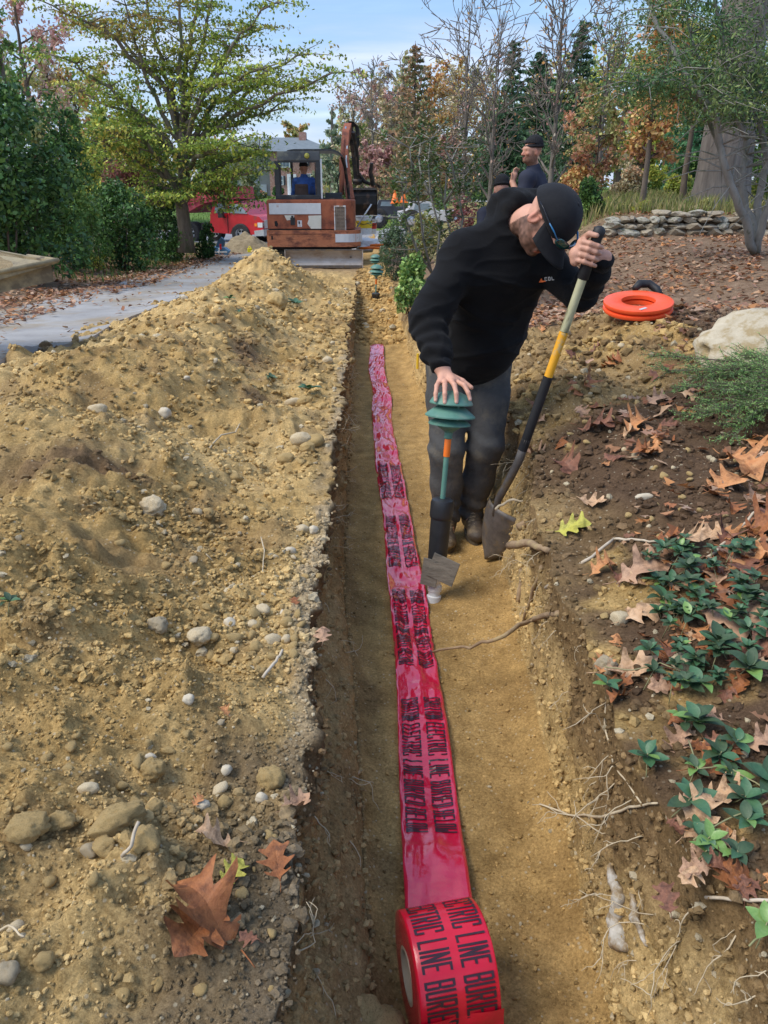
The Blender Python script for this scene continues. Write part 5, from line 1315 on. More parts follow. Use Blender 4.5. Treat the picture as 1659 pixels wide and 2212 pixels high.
for i in range(NB):
    for j in range(NW2): fs.append((i*(NW2+1)+j, i*(NW2+1)+j+1, (i+1)*(NW2+1)+j+1, (i+1)*(NW2+1)+j))
br = MB().add(vs, fs).build('brim', CAPM, None, True); mo = br.modifiers.new('t', 'SOLIDIFY'); mo.thickness = .0035; sub(br)
for k in range(6):
    a = math.pi*k/3+math.pi/6; pts = []
    for j in range(11):
        e = math.pi/2*j/10; pts.append(hpt(.0895*math.cos(e)**.8*math.cos(a), -.012+.1105*math.cos(e)**.8*math.sin(a), .028+.1045*math.sin(e)+.012*math.sin(a)*(1-j/10)+.006*math.sin(a*2+1)*math.cos(e)))
    sub(MB().tube(pts, .0014, 5).build('seam', pm('cap_seam', (.02, .021, .026), rough=.8), None, True))
glas = thing('sunglasses', 'dark wraparound sunglasses with teal lenses resting on the brim of the black cap', 'sunglasses', HP(0, .1, .06))
GLF = pm('dark_frame', (.012, .014, .02), (.02, .022, .03), rough=.3); GLB = pm('blue_frame', (.02, .12, .30), (.03, .2, .4), rough=.35)
LENS = pm('teal_lens', (.005, .06, .055), (.01, .10, .09), 10, .08, spec=1.0, coat=.5)
for sg in (1, -1):
    vs = []; fs = []
    for i in range(13):
        for j in range(7):
            a = 2*math.pi*0; x = (i/12-.5)*2; y = (j/6-.5)*2; sx = x*math.sqrt(max(0, 1-.35*y*y)); sy = y*math.sqrt(max(0, 1-.45*x*x))
            r = sg*(.038+.030*sx); f = .118-.9*(abs(r)-.008)**2*9+.004*(1-y*y); u = .066+.019*sy
            vs.append(hpt(r, f, u))
    fs = [(i*7+j, i*7+j+1, (i+1)*7+j+1, (i+1)*7+j) for i in range(12) for j in range(6)]
    l = MB().add(vs, fs).build('lens', LENS, None, True); mo = l.modifiers.new('t', 'SOLIDIFY'); mo.thickness = .002; relw(l, glas)
    rim = [hpt(sg*(.038+.0315*math.cos(a)*(1-.1*abs(math.sin(a)))), .119-.9*(.030+.0315*math.cos(a))**2*9, .066+.0195*math.sin(a)) for a in [2*math.pi*k/24 for k in range(25)]]
    relw(MB().tube(rim, .0022, 6, cap=False).build('lens_rim', GLF, None, True), glas)
    relw(MB().tube([hpt(sg*.069, .106, .068), hpt(sg*.086, .072, .068), hpt(sg*.095, .03, .060), hpt(sg*.093, -.02, .048), hpt(sg*.088, -.05, .036)], [.0032, .0036, .0036, .003, .0025], 6, flat=.6).build('temple', GLF, None, True), glas)
    relw(MB().tube([hpt(sg*.0745, .098, .069), hpt(sg*.090, .062, .068), hpt(sg*.0975, .035, .062)], [.0036, .0042, .0036], 6, flat=.6).build('temple_stripe', GLB, None, True), glas)
relw(MB().tube([hpt(-.010, .123, .068), hpt(0, .125, .071), hpt(.010, .123, .068)], .0024, 6).build('bridge', GLF, None, True), glas)
cap_bvh = BVHTree.FromPolygons([v.co[:] for v in cap.data.vertices], [p.vertices[:] for p in cap.data.polygons])
d_ = decal('cap_lettering', [[(0, 0), (.35, 0), (.35, 1.6), (0, 1.6)], [(0, 0), (1, 0), (1, .35), (0, .35)], [(1.3, 1.2), (2.2, 1.2), (2.2, 1.5), (1.3, 1.5)], [(1.3, .1), (2.2, .1), (2.2, .4), (1.3, .4)], [(1.3, .65), (2.2, .65), (2.2, .95), (1.3, .95)]], 1243, 480, 3.6, pm('white_print', (.6, .6, .62), rough=.7), worker, -.3, cap_bvh)

# ================= simple clothed figures in the distance
def figure(label, base, joints, mats, skin, headc, hF0, hU0, hat, res, beard=None, s=1.0, seated=False, hood=None, hatcolor=None, name='person', cat='person', group=None):
    t = thing(name, label, cat, base, 0, group); J = {k: Vector(v) for k, v in joints.items()}
    hp2, P2, M2 = head_prims(headc, hF0, hU0, s); R2, F2, U2 = frame(hF0, hU0)
    b = hp2+limb((J['neck'], .055), (Vector(headc)-U2*.06, .055))+[('rc', J['chest'], J['pelv'], .12, .13, .05)]
    for q in 'RL': b += limb((J['sh'+q], .052), (J['el'+q], .042), (J['wr'+q], .029))
    for q in 'RL': b += limb((J['hip'+q], .08), (J['kn'+q], .055), (J['an'+q], .038))+[('rc', J['an'+q], J['an'+q]+J['toe'], .036, .03)]
    for q in 'RL':
        h = J['wr'+q]; dr = (h-J['el'+q]).normalized(); tdir = J.get('hd'+q, dr).normalized(); sd = tdir.orthogonal().normalized()
        b += [('rc', h, h+tdir*.07, .028, .032, .01)]
        for i in range(4): o0 = h+tdir*.08+sd*(i-1.5)*.018; b += [('rc', o0, o0+tdir*.035+sd*(i-1.5)*.003, .009, .009, .004), ('rc', o0+tdir*.035+sd*(i-1.5)*.003, o0+tdir*.055-tdir.cross(sd)*.02, .009, .007, .004)]
        b += [('rc', h+tdir*.03-sd*.03, h+tdir*.075-sd*.05, .012, .009, .006)]
    relw(sdf_mesh('body', b, res*.8, SKIN, None, None, skin_col(skin, (Vector(headc), R2, F2, U2, s), beard), kdef=.02), t)
    c = [('rc', J['chest'], J['pelv'], .15, .15, .06), ('rc', J['shR'], J['shL'], .085, .085, .05), ('rc', J['neck'], J['chest'], .075, .13, .04)]
    lng = mats.get('long', True)
    for q in 'RL':
        e = J['el'+q] if lng else J['sh'+q].lerp(J['el'+q], .75); c += [('rc', J['sh'+q], e, .078, .066, .03)]
        if lng: c += [('rc', J['el'+q], J['wr'+q], .064, .046, .02)]
    if hood: c += [('rc', J['neck']+Vector((-.07, *hood)), J['neck']+Vector((.07, *hood)), .055, .055, .03)]
    relw(sdf_mesh('jacket' if lng else 'shirt', c, res, mats['top'], None, lambda P: .008*(1-np.abs(vn3(P[:, 0]*8, P[:, 1]*8, P[:, 2]*14))-.5), kdef=.04), t)
    c = []
    for q in 'RL': c += [('rc', J['pelv'], J['hip'+q], .13, .105, .05)]+limb((J['hip'+q], .105), (J['kn'+q], .078), (J['an'+q], .06))
    relw(sdf_mesh('trousers', c, res, mats['leg'], None, None, kdef=.03), t)
    for q in 'RL': relw(sdf_mesh('boot', [('rc', J['an'+q]+Vector((0, 0, .02)), J['an'+q]+Vector((0, 0, -.03)), .05, .045), ('rc', J['an'+q]+Vector((0, 0, -.04)), J['an'+q]+J['toe']*1.2, .042, .036)], res, BOOT, None, None, kdef=.02), t)
    if hat == 'beanie':
        Mt = np.array([[R2[i], F2[i], U2[i]] for i in range(3)]); H = lambda r, f, u: Vector(headc)+(R2*r+F2*f+U2*u)*s
        relw(sdf_mesh('beanie', [('el', H(0, -.015, .065), (.090*s, .108*s, .080*s), Mt, .02), ('el', H(0, -.03, .105), (.072*s, .08*s, .065*s), Mt, .03), ('-rc', H(0, .02, -.06), H(0, .02, -.16), .16*s, .2*s, .01)], res*.7, mats['hat'], None, lambda P: .0022*np.sin(np.arctan2(P[:, 1]-headc[1], P[:, 0]-headc[0])*40), kdef=.03), t)
        relw(sdf_mesh('beanie_fold', [('el', H(0, -.020, .058), (.096*s, .112*s, .030*s), Mt, .01)], res*.7, mats['hat'], None, None, kdef=.02), t)
    return t
NAVY = pm('navy_cotton', (.010, .014, .030), (.018, .022, .042), 8, .85, bump=.2); BLKW = pm('black_wool', (.006, .006, .008), (.013, .013, .015), 30, .95, bump=.5)
DGR = pm('dark_work_cloth', (.02, .022, .026), (.04, .042, .048), 8, .9)
hx = at(1150, 322, 8.6); gz = float(hfun(1.87, 8.6)); hx.z += -.03
figure('bearded person in black beanie and dark t-shirt standing behind the worker, hand raised to mouth', (1.87, 8.6, gz),
  {'neck': (hx.x+.03, 8.62, hx.z-.16), 'chest': (hx.x+.05, 8.64, hx.z-.34), 'pelv': (hx.x+.05, 8.64, gz+.92), 'shR': (hx.x-.06, 8.45, hx.z-.25), 'shL': (hx.x+.12, 8.82, hx.z-.25),
   'elR': (hx.x-.13, 8.37, hx.z-.50), 'wrR': (hx.x-.20, 8.50, hx.z-.28), 'hdR': (.25, .1, 1), 'elL': (hx.x+.16, 8.88, hx.z-.55), 'wrL': (hx.x+.0, 8.8, hx.z-.75), 'hipR': (hx.x+.04, 8.54, gz+.86), 'hipL': (hx.x+.06, 8.74, gz+.86),
   'knR': (hx.x+.02, 8.52, gz+.47), 'knL': (hx.x+.06, 8.76, gz+.47), 'anR': (hx.x+.03, 8.54, gz+.09), 'anL': (hx.x+.08, 8.78, gz+.09), 'toe': (-.13, -.02, -.05)},
  {'top': NAVY, 'leg': DGR, 'hat': BLKW, 'long': False}, (.52, .27, .18), tuple(hx), (-.95, -.28, -.05), (.02, 0, 1), 'beanie', .010, (.12, .06, .035), .96)
h3 = at(1083, 412, 9.2); gz = float(hfun(h3.x, 9.2))
figure('person in dark hood seen only as a dark rounded top behind the worker\'s shoulder', (h3.x, 9.2, gz),
  {'neck': (h3.x, 9.22, h3.z-.16), 'chest': (h3.x, 9.25, h3.z-.34), 'pelv': (h3.x, 9.35, gz+.8), 'shR': (h3.x-.17, 9.22, h3.z-.25), 'shL': (h3.x+.17, 9.22, h3.z-.25), 'elR': (h3.x-.22, 9.1, h3.z-.5), 'elL': (h3.x+.22, 9.1, h3.z-.5),
   'wrR': (h3.x-.15, 8.95, h3.z-.65), 'wrL': (h3.x+.15, 8.95, h3.z-.65), 'hipR': (h3.x-.1, 9.35, gz+.75), 'hipL': (h3.x+.1, 9.35, gz+.75), 'knR': (h3.x-.1, 9.2, gz+.42), 'knL': (h3.x+.1, 9.2, gz+.42), 'anR': (h3.x-.1, 9.3, gz+.08), 'anL': (h3.x+.1, 9.3, gz+.08), 'toe': (0, -.13, -.05)},
  {'top': NAVY, 'leg': DGR, 'hat': BLKW}, (.5, .27, .2), tuple(h3), (0, 1, -.2), (0, .2, 1), 'beanie', .013)
# ------------------------------------------------------------ excavator (rear towards the camera)
RUST = pm('rusty_orange_paint', (.26, .065, .030), (.42, .13, .055), 5, .7, bump=.25, bscale=40, dirt=(.12, .035, .02), dscale=3, dlo=.5, dhi=.66)
RUST2 = pm('faded_orange_paint', (.42, .13, .055), (.55, .21, .09), 3, .65, bump=.2, bscale=40, dirt=(.17, .055, .03), dscale=4, dlo=.47, dhi=.62, stretch=(1, 1, 2.2))
CREAM = pm('flaking_cream_paint', (.62, .60, .50), (.75, .73, .64), 5, .7, dirt=(.30, .12, .06), dscale=6, dlo=.60, dhi=.68)
WHT = pm('chalky_white_paint', (.58, .60, .60), (.72, .74, .74), 5, .7, dirt=(.40, .20, .12), dscale=5, dlo=.60, dhi=.70)
CABB = pm('cab_black', (.018, .020, .022), (.04, .043, .046), 6, .5, dirt=(.16, .16, .13), dscale=3, dlo=.55, dhi=.7)
DARK = pm('dark_cavity', (.008, .007, .007), (.016, .013, .012), 8, .8)
BLSTEEL = pm('worn_blade_steel', (.40, .36, .32), (.55, .50, .45), 3, .55, .35, bump=.15, dirt=(.33, .25, .18), dscale=2.5, dlo=.5, dhi=.7, stretch=(1, 1, 2))
BLKM = pm('black_machine', (.012, .011, .011), (.03, .026, .024), 8, .6, dirt=(.10, .06, .04), dscale=6)
EY = 17.3; D1 = .00969
ex = thing('excavator', 'rusty orange mini excavator with black canopy cab seen from behind at the trench end', 'excavator', (at(680, 560, EY).x, EY, float(macro(-1.1, EY))+.0))
Zb = ex.location.z; X0 = ex.location.x
def ep(px, py, dy=0): p = at(px, py, EY); return (p.x-X0, dy, p.z-Zb)
def exbox(nm, x0, x1, y0, y1, d0, d1, mat, bevel=0, parent=ex, smooth=False):
    a, b = ep(x0, y1), ep(x1, y0); return MB().box(((a[0]+b[0])/2, (d0+d1)/2, (a[2]+b[2])/2), (b[0]-a[0], d1-d0, b[2]-a[2]), bevel=bevel).build(nm, mat, parent, smooth)
# engine hood: plan with rounded right corner, slight taper
def plan_prism(nm, pts, z0, z1, mat, parent=ex, inset=0.0, bev=0):
    m = MB(); n = len(pts); cx = sum(p[0] for p in pts)/n; cy = sum(p[1] for p in pts)/n
    vs = [(x, y, z0) for x, y in pts]+[(x, y, z1-bev) for x, y in pts]+[(cx+(x-cx)*(1-inset), cy+(y-cy)*(1-inset), z1) for x, y in pts]
    fs = [tuple(range(n)), tuple(range(2*n, 3*n))]+[(r*n+i, r*n+(i+1) % n, (r+1)*n+(i+1) % n, (r+1)*n+i) for r in (0, 1) for i in range(n)]
    return m.add(vs, fs).build(nm, mat, parent)
def arc(cx, cy, r, a0, a1, n): return [(cx+r*math.cos(math.radians(a0+(a1-a0)*k/n)), cy+r*math.sin(math.radians(a0+(a1-a0)*k/n))) for k in range(n+1)]
xl, xr_ = ep(578, 500)[0], ep(767, 500)[0]; z_mid, z_top, z_bot = ep(0, 497)[2], ep(0, 431)[2], ep(0, 534)[2]
hoodpts = arc(xl+.06, .06, .06, 180, 270, 4)+arc(xr_-.30, .30, .30, -90, 0, 8)+[(xr_, 1.5), (xl, 1.5)]
plan_prism('engine_hood', hoodpts, z_mid+.012, z_top, RUST, inset=.03, bev=.035)
xr2 = ep(779, 520)[0]
plan_prism('counterweight', arc(xl+.05, .01, .07, 180, 270, 4)+arc(xr2-.34, .27, .34, -90, 0, 8)+[(xr2, 1.6), (xl-.02, 1.6)], z_bot, z_mid-.008, RUST2, inset=.0, bev=.02)
plan_prism('turntable_skirt', arc(xl+.12, .08, .07, 180, 270, 3)+arc(xr2-.42, .35, .34, -90, 0, 6)+[(xr2-.08, 1.5), (xl+.05, 1.5)], z_bot-.05, z_bot-.002, DARK)
exbox('white_panel', 582, 693, 439, 463, -.018, -.002, WHT, .006)
exbox('hood_door', 582, 693, 465, 494, -.012, -.001, RUST, .006)
m = MB(); m.prism([ep(x, y)[::2] for x, y in ((666, 466), (694, 465), (694, 494), (672, 494), (664, 483), (667, 474))], -.017, -.0125); m.build('cream_patch', CREAM, ex)
m = MB(); m.prism([ep(x, y)[::2] for x, y in ((614, 465), (636, 465), (634, 474), (620, 476))], -.017, -.0125); m.build('cream_patch', CREAM, ex)
MB().prism([ep(x, y)[::2] for x, y in ((593, 478), (598, 477), (601, 484), (599, 490), (594, 488))], -.016, -.0122).build('rust_hole', DARK, ex)
exbox('latch', 628, 637, 470, 486, -.04, -.012, CABB, .004); exbox('latch_handle', 630, 634, 466, 482, -.052, -.04, BLKM, .002)
exbox('warning_label', 643, 652, 476, 490, -.0165, -.0122, WHT); exbox('label_mark', 645, 648, 478, 484, -.0185, -.0166, BLKM)
exbox('seam_strip', 580, 694, 494.6, 496.6, -.02, -.001, DARK)
for x in (588.5, 664.5): exbox('slot', x-1.6, x+1.6, 509, 517, -.064, -.058, DARK)
exbox('crack', 634, 635.2, 499, 530, -.063, -.058, DARK)
exbox('bumper_rib', 580, 700, 502, 506, -.072, -.06, RUST2, .004)
# radiator grille on the rounded corner, white frame with louvres
gx0, gx1 = ep(711, 0)[0], ep(739, 0)[0]; gz0, gz1 = ep(0, 503)[2], ep(0, 444)[2]
yy = lambda x: 0.3-math.sqrt(max(0, .30**2-max(0, x-(xr_-.30))**2))
GP = pm('white_frame', (.60, .60, .58), (.72, .72, .7), rough=.6, dirt=(.35, .2, .12), dscale=6)
for a_, b_, z0, z1 in ((gx0, gx1, gz1-.03, gz1), (gx0, gx1, gz0, gz0+.03), (gx0, gx0+.022, gz0+.031, gz1-.031), (gx1-.026, gx1, gz0+.031, gz1-.031)):
    y_ = yy((a_+b_)/2); MB().box(((a_+b_)/2, y_-.018, (z0+z1)/2), (b_-a_, .035, z1-z0)).build('grille_frame', GP, ex)
MB().box(((gx0+gx1)/2, yy(gx0)-.004, (gz0+gz1)/2), (gx1-gx0-.06, .012, gz1-gz0-.06)).build('grille_back', DARK, ex)
GR = pm('dusty_grille', (.26, .20, .15), (.38, .31, .24), 20, .8)
for k in range(17):
    z = gz0+.05+(gz1-gz0-.10)*k/16; MB().box(((gx0+gx1)/2, yy(gx0)-.018, z), (gx1-gx0-.056, .022, .012), Matrix.Rotation(.5, 3, 'X')).build('louvre', GR, ex)
for j in range(3): x = gx0+.05+j*.09; MB().box((x, yy(gx0)-.032, (gz0+gz1)/2), (.008, .006, gz1-gz0-.07)).build('grille_bar', GR, ex)
m = MB(); pts = []; 
for k in range(7):
    x = ep(713, 0)[0]+(ep(777, 0)[0]-ep(713, 0)[0])*k/6; c = xr2-.34; y = .27-math.sqrt(max(0, .34**2-max(0, x-c)**2)); pts.append((x, y-.008))
zz0, zz1 = ep(0, 524)[2], ep(0, 506)[2]
m.add([(x, y, z) for z in (zz0, zz1) for x, y in pts]+[(x, y+.006, z) for z in (zz0, zz1) for x, y in pts], [(k, k+1, k+8, k+7) for k in range(6)]+[(k+14, k+15, k+22, k+21) for k in range(6)]+[(7+k, 8+k, 22+k, 21+k) for k in range(6)]+[(k, k+1, k+15, k+14) for k in range(6)]+[(0, 7, 21, 14), (6, 13, 27, 20)]); m.build('white_side_plate', WHT, ex)
# canopy cab
cz0, cz1 = ep(0, 429)[2], ep(0, 322)[2]; cx0, cx1 = ep(595, 0)[0], ep(690, 0)[0]; cx2 = ep(737, 0)[0]
def bar(nm, pts, r, mat=CABB, n=8, parent=ex, flat=1.0): return MB().tube(pts, r, n, flat=flat).build(nm, mat, parent, True, auto=50)
m = MB(); pr = [(cx0, cz1-.16), (cx0+.02, cz1-.06), (cx0+.09, cz1-.005), (cx0+.2, cz1+.015), (cx2-.25, cz1+.02), (cx2-.10, cz1-.03), (cx2-.03, cz1-.11), (cx2-.05, cz1-.13), (cx2-.12, cz1-.06), (cx2-.27, cz1-.015), (cx0+.2, cz1-.02), (cx0+.11, cz1-.04), (cx0+.05, cz1-.09), (cx0+.035, cz1-.16)]
m.prism(pr, .16, 1.5); m.build('roof', CABB, ex)
exbox('roof_fascia', 597, 690, 326, 347, .14, .20, pm('grey_fascia', (.05, .055, .06), (.10, .11, .115), 4, .5, dirt=(.20, .20, .16), dscale=3), .02)
o = MB().lathe([(.001, .03), (.045, .02), (.055, 0), (.04, -.005)], 14).build('yellow_beacon_cap', pm('dull_yellow', (.35, .33, .06), rough=.6), ex, True, Vector(ep(662, 336, .12)), (math.pi/2, 0, 0))
for x in (597.5, 687):
    a = ep(x, 0)[0]; exbox('rear_post', x-3.4, x+3.4, 347, 429, .15, .21, CABB, .012)
exbox('rear_sill', 594, 691, 421, 431, .13, .22, CABB, .012); exbox('window_header', 601, 684, 345, 350.5, .155, .205, CABB, .008)
exbox('window_frame', 601, 604, 351, 421, .165, .195, BLKM); exbox('window_frame', 680.5, 683.5, 351, 421, .165, .195, BLKM)
exbox('white_edge_strip', 691, 694, 342, 429, .16, .18, WHT)
bar('front_post', [(cx2-.06, .8, cz1-.12), (cx2-.005, .95, cz1-.30), (cx2+.06, 1.1, cz0+.1), (cx2+.07, 1.1, cz0-.02)], [.04, .036, .036, .036], BLKM)
bar('front_post', [(cx0+.05, 1.42, cz1-.14), (cx0+.05, 1.42, cz0)], .03, CABB); bar('front_post', [(cx1-.62+.14, 1.45, cz1-.05), (cx1-.62+.14, 1.45, cz1-.38)], .035, CABB)
bar('hose', [(cx2-.11, .5, cz1-.42), (cx2-.16, .5, cz1-.6), (cx2-.13, .55, cz1-.85), (cx2-.10, .5, cz0+.05)], .014, BLKM)
bar('lever', [(cx0+.3, 1.1, cz0-.02), (cx0+.28, 1.1, cz0+.2), (cx0+.27, 1.08, cz0+.30)], .014, BLKM); bar('lever', [(cx1-.15, 1.1, cz0-.02), (cx1-.13, 1.1, cz0+.22)], .014, BLKM)
exbox('cab_floor', 596, 740, 428, 432, .2, 1.5, BLKM); exbox('side_console', 700, 736, 416, 430, .5, 1.2, CABB, .02)
st = exbox('seat', 634, 662, 397, 424, .42, .52, pm('brown_seat', (.05, .028, .020), (.09, .05, .035), 8, .7), .03); exbox('seat_cushion', 632, 664, 418, 428, .45, .95, MATS['brown_seat'], .03)
exbox('seat_notch', 641, 657, 398, 404, .405, .421, MATS['brown_seat'], .01)
# boom, stick, bucket folded upright in front at the right
def beam(nm, P, w, hgt, mat, parent=ex):
    """box-section beam in the Y-Z plane along P at constant x"""
    m = MB(); rg = []
    for i, p in enumerate(P):
        p = Vector(p); d = (Vector(P[min(i+1, len(P)-1)])-Vector(P[max(0, i-1)])).normalized(); s = Vector((1, 0, 0)); n = d.cross(s).normalized(); h = hgt[i]/2
        rg.append([p+s*w/2+n*h, p-s*w/2+n*h, p-s*w/2-n*h, p+s*w/2-n*h])
    vs = [v for r_ in rg for v in r_]; fs = [(0, 1, 2, 3), tuple(range(len(vs)-4, len(vs)))]+[(i*4+k, i*4+(k+1) % 4, i*4+4+(k+1) % 4, i*4+4+k) for i in range(len(P)-1) for k in range(4)]
    return m.add(vs, fs).build(nm, mat, parent)
q = lambda px, py, dy: ep(px, py, dy)
def e3(px, py, dy): p = at(px, py, EY+dy); return (p.x-X0, dy, p.z-Zb)
bm_ = beam('boom', [e3(758, 440, 1.6), e3(752, 400, 2.1), e3(744, 340, 2.6), e3(747, 295, 3.3), e3(752, 275, 3.9)], .17, [.30, .34, .34, .28, .2], RUST)
beam('boom_side_strip', [e3(753, 400, 2.05), e3(748, 350, 2.4), e3(750, 320, 2.7)], .03, [.20, .2, .14], WHT)
beam('stick', [e3(754, 268, 4.1), e3(765, 330, 4.2), e3(772, 400, 4.2)], .15, [.26, .24, .18], BLKM)
bar('hydraulic_cylinder', [e3(763, 285, 3.6), e3(771, 330, 3.9), e3(774, 375, 4.0)], [.05, .05, .03], BLKM); bar('hydraulic_cylinder', [e3(738, 420, 1.9), e3(737, 350, 2.1), e3(743, 300, 2.9)], [.055, .05, .03], RUST)
bar('hydraulic_rod', [e3(742, 330, 2.5), e3(747, 275, 3.5)], .026, pm('chrome', (.5, .5, .5), rough=.25, metal=1))
for k in range(4): bar('hose', [e3(752+k*3, 262, 3.9), e3(768+k*2, 274, 4.0), e3(771+k*1.5, 310, 4.0), e3(765+k, 340, 4.0)], .016, BLKM)
for px, py in ((754, 270), (760, 296), (772, 392)): MB().lathe([(.001, -.12), (.06, -.12), (.06, .12), (.001, .12)], 12).build('pin', BLKM, ex, True, Vector(e3(px, py, 4.0)), (0, math.pi/2, 0))
bar('bucket_linkage', [e3(775, 375, 4.0), e3(786, 392, 4.05), e3(800, 398, 4.1)], [.045, .05, .04], BLKM); bar('bucket_linkage', [e3(806, 400, 4.1), e3(800, 372, 4.0), e3(803, 352, 3.95)], [.06, .055, .04], BLKM)
# bucket: curved shell
m = MB(); bx0, bx1 = e3(757, 0, 4.0)[0], e3(812, 0, 4.0)[0]; zt, zb_ = e3(0, 409, 4.0)[2], e3(0, 468, 4.0)[2]
prof = [(3.7, zt), (3.62, zt-.15), (3.62, zt-.35), (3.75, zb_+.04), (4.0, zb_), (4.3, zb_+.1), (4.35, zb_+.18), (4.3, zb_+.14), (4.0, zb_+.04), (3.79, zb_+.07), (3.66, zt-.33), (3.66, zt-.15), (3.74, zt)]
m.prism([(a, b) for a, b in prof], bx0, bx1, 'x'); m.build('bucket', BLKM, ex)
for x in (bx0, bx1): MB().prism([(3.62, zt), (3.62, zt-.35), (3.75, zb_+.02), (4.0, zb_+.01), (4.35, zb_+.16), (4.1, zt)], x-.012, x+.012, 'x').build('bucket_side', BLKM, ex)
for k in range(5): x = bx0+.05+(bx1-bx0-.1)*k/4; MB().box((x, 4.4, zb_+.18), (.05, .14, .03), taper=.6).build('bucket_tooth', STEEL, ex)
MB().box(((bx0+bx1)/2, 3.66, zt+.01), (bx1-bx0, .10, .05)).build('bucket_lip', STEEL, ex)
# tracks and dozer blade
TRK = pm('rubber_track', (.02, .018, .016), (.10, .08, .05), 10, .95, bump=.4)
for x in (-.78, .62):
    tp = arc(0.25, .22, .21, 90, 270, 8)+arc(1.95, .22, .21, -90, 90, 8)
    MB().prism(tp, x-.14, x+.14, 'x').build('track', TRK, ex)
    for k in range(12): MB().box((x, .25+k*.15, .44), (.30, .06, .03)).build('track_lug', TRK, ex)
MB().box((-.08, 1.1, .38), (1.2, 1.1, .22)).build('undercarriage', BLKM, ex)
m = MB(); a, b = at(617, 578, 16.6), at(784, 578, 16.6); top = at(700, 541, 16.6).z
bw0, bw1 = a.x-X0, b.x-X0; bz0 = max(a.z, 0)-Zb; bz1 = top-Zb; H_ = bz1-bz0
cur = [(-.70+.09*math.sin(math.pi*t), bz0+H_*t) for t in [k/8 for k in range(9)]]; back = [(y+.03, z) for y, z in cur[::-1]]
m.prism(cur+back, bw0, bw1, 'x'); m.build('dozer_blade', BLSTEEL, ex)
MB().box(((bw0+bw1)/2, -.70, bz1+.008), (bw1-bw0+.03, .05, .022)).build('blade_top_edge', STEEL, ex)
for x in (bw0+.004, bw1-.004): MB().prism([(-.74, bz0), (-.60, bz0), (-.58, bz1), (-.74, bz1)], x-.01, x+.01, 'x').build('blade_end_plate', BLSTEEL, ex)
MB().box(((bw0+bw1)/2, -.72, bz0+.02), (bw1-bw0, .03, .05)).build('cutting_edge', STEEL, ex)
for x in (bw0+.4, bw1-.4): MB().box((x, .0, bz0+.16), (.12, 1.16, .10)).build('blade_arm', RUST, ex)
for k in range(3): MB().lathe([(.001, .02), (.02, .015), (.022, 0)], 8).build('bolt', STEEL, ex, True, Vector((bw1-.25+.0*k, -.655, bz0+.2+.0*k)), (math.pi/2, 0, 0)) if k == 0 else None
# operator
BLUEH = pm('blue_fleece', (.030, .085, .30), (.045, .12, .38), 6, .85, bump=.2, dirt=(.02, .05, .18), dscale=5)
ox, oz = at(656, 372, EY+.75), Zb+ep(0, 428)[2]
hd = at(656, 365, EY+.75)
figure('person in blue hooded jacket and black beanie seated at the excavator controls', (hd.x, EY+.75, oz),
  {'neck': (hd.x, EY+.75, hd.z-.15), 'chest': (hd.x, EY+.72, hd.z-.34), 'pelv': (hd.x, EY+.68, oz+.16), 'shR': (hd.x+.17, EY+.75, hd.z-.25), 'shL': (hd.x-.17, EY+.75, hd.z-.25), 'elR': (hd.x+.24, EY+.85, hd.z-.50), 'elL': (hd.x-.24, EY+.85, hd.z-.50),
   'wrR': (hd.x+.22, EY+1.1, hd.z-.55), 'wrL': (hd.x-.22, EY+1.1, hd.z-.55), 'hipR': (hd.x+.1, EY+.72, oz+.15), 'hipL': (hd.x-.1, EY+.72, oz+.15), 'knR': (hd.x+.26, EY+1.12, oz+.16), 'knL': (hd.x-.16, EY+1.15, oz+.16), 'anR': (hd.x+.27, EY+1.2, oz+.06), 'anL': (hd.x-.16, EY+1.25, oz+.06), 'toe': (0, .12, -.01)},
  {'top': BLUEH, 'leg': pm('blue_jeans', (.03, .05, .14), (.05, .08, .2), 9, .9), 'hat': BLKW}, (.4, .2, .14), tuple(hd), (0, 1, -.12), (0, .1, 1), 'beanie', .014, hood=(-.08, -.06))

# ------------------------------------------------------------ red dump truck
TR = pm('red_truck_paint', (.50, .012, .018), (.62, .02, .03), 4, .35, coat=.5, dirt=(.30, .05, .04), dscale=3, dlo=.6, dhi=.75)
TRF = pm('faded_red_paint', (.42, .03, .045), (.58, .10, .12), 3, .6, dirt=(.55, .3, .28), dscale=3, dlo=.6, dhi=.75)
CHR = pm('chrome_bumper', (.55, .56, .58), (.7, .7, .72), 5, .3, metal=.7); TYRE = pm('tyre', (.02, .02, .02), (.05, .048, .045), 20, .9); GLS = pm('truck_glass', (.16, .22, .25), (.30, .38, .42), 2, .08, spec=1)
TY_ = 31.0
g0_ = at(520, 522, TY_)
tk = thing('dump_truck', 'bright red dump truck with its bed tipped up parked beyond the dogwood', 'truck', (g0_.x, TY_, g0_.z))
tk.rotation_euler = (0, 0, math.radians(-22)); kx = 1/math.cos(math.radians(-22))
def tp_(px, py): p = at(px, py, TY_); return ((p.x-g0_.x)*kx*.98, p.z-g0_.z)
def tprism(nm, pts, y0, y1, mat, bevel=False, parent=tk): return MB().prism([tp_(*p) for p in pts], y0, y1).build(nm, mat, parent)
tprism('cab', [(479, 500), (479, 462), (487, 441), (494, 433), (546, 434), (556, 448), (568, 462), (590, 466), (598, 474), (598, 500), (570, 504), (560, 488), (545, 484), (532, 490), (526, 503)], -.9, .9, TR)
tprism('side_window', [(489, 459), (492, 443), (500, 438), (516, 438), (518, 459)], -.915, -.902, GLS); tprism('windscreen', [(524, 440), (548, 440), (565, 460), (526, 459)], -.93, -.90, GLS)
o = tprism('windscreen_frame', [(520, 437), (523, 437), (525, 461), (522, 461)], -.95, -.9, TR)
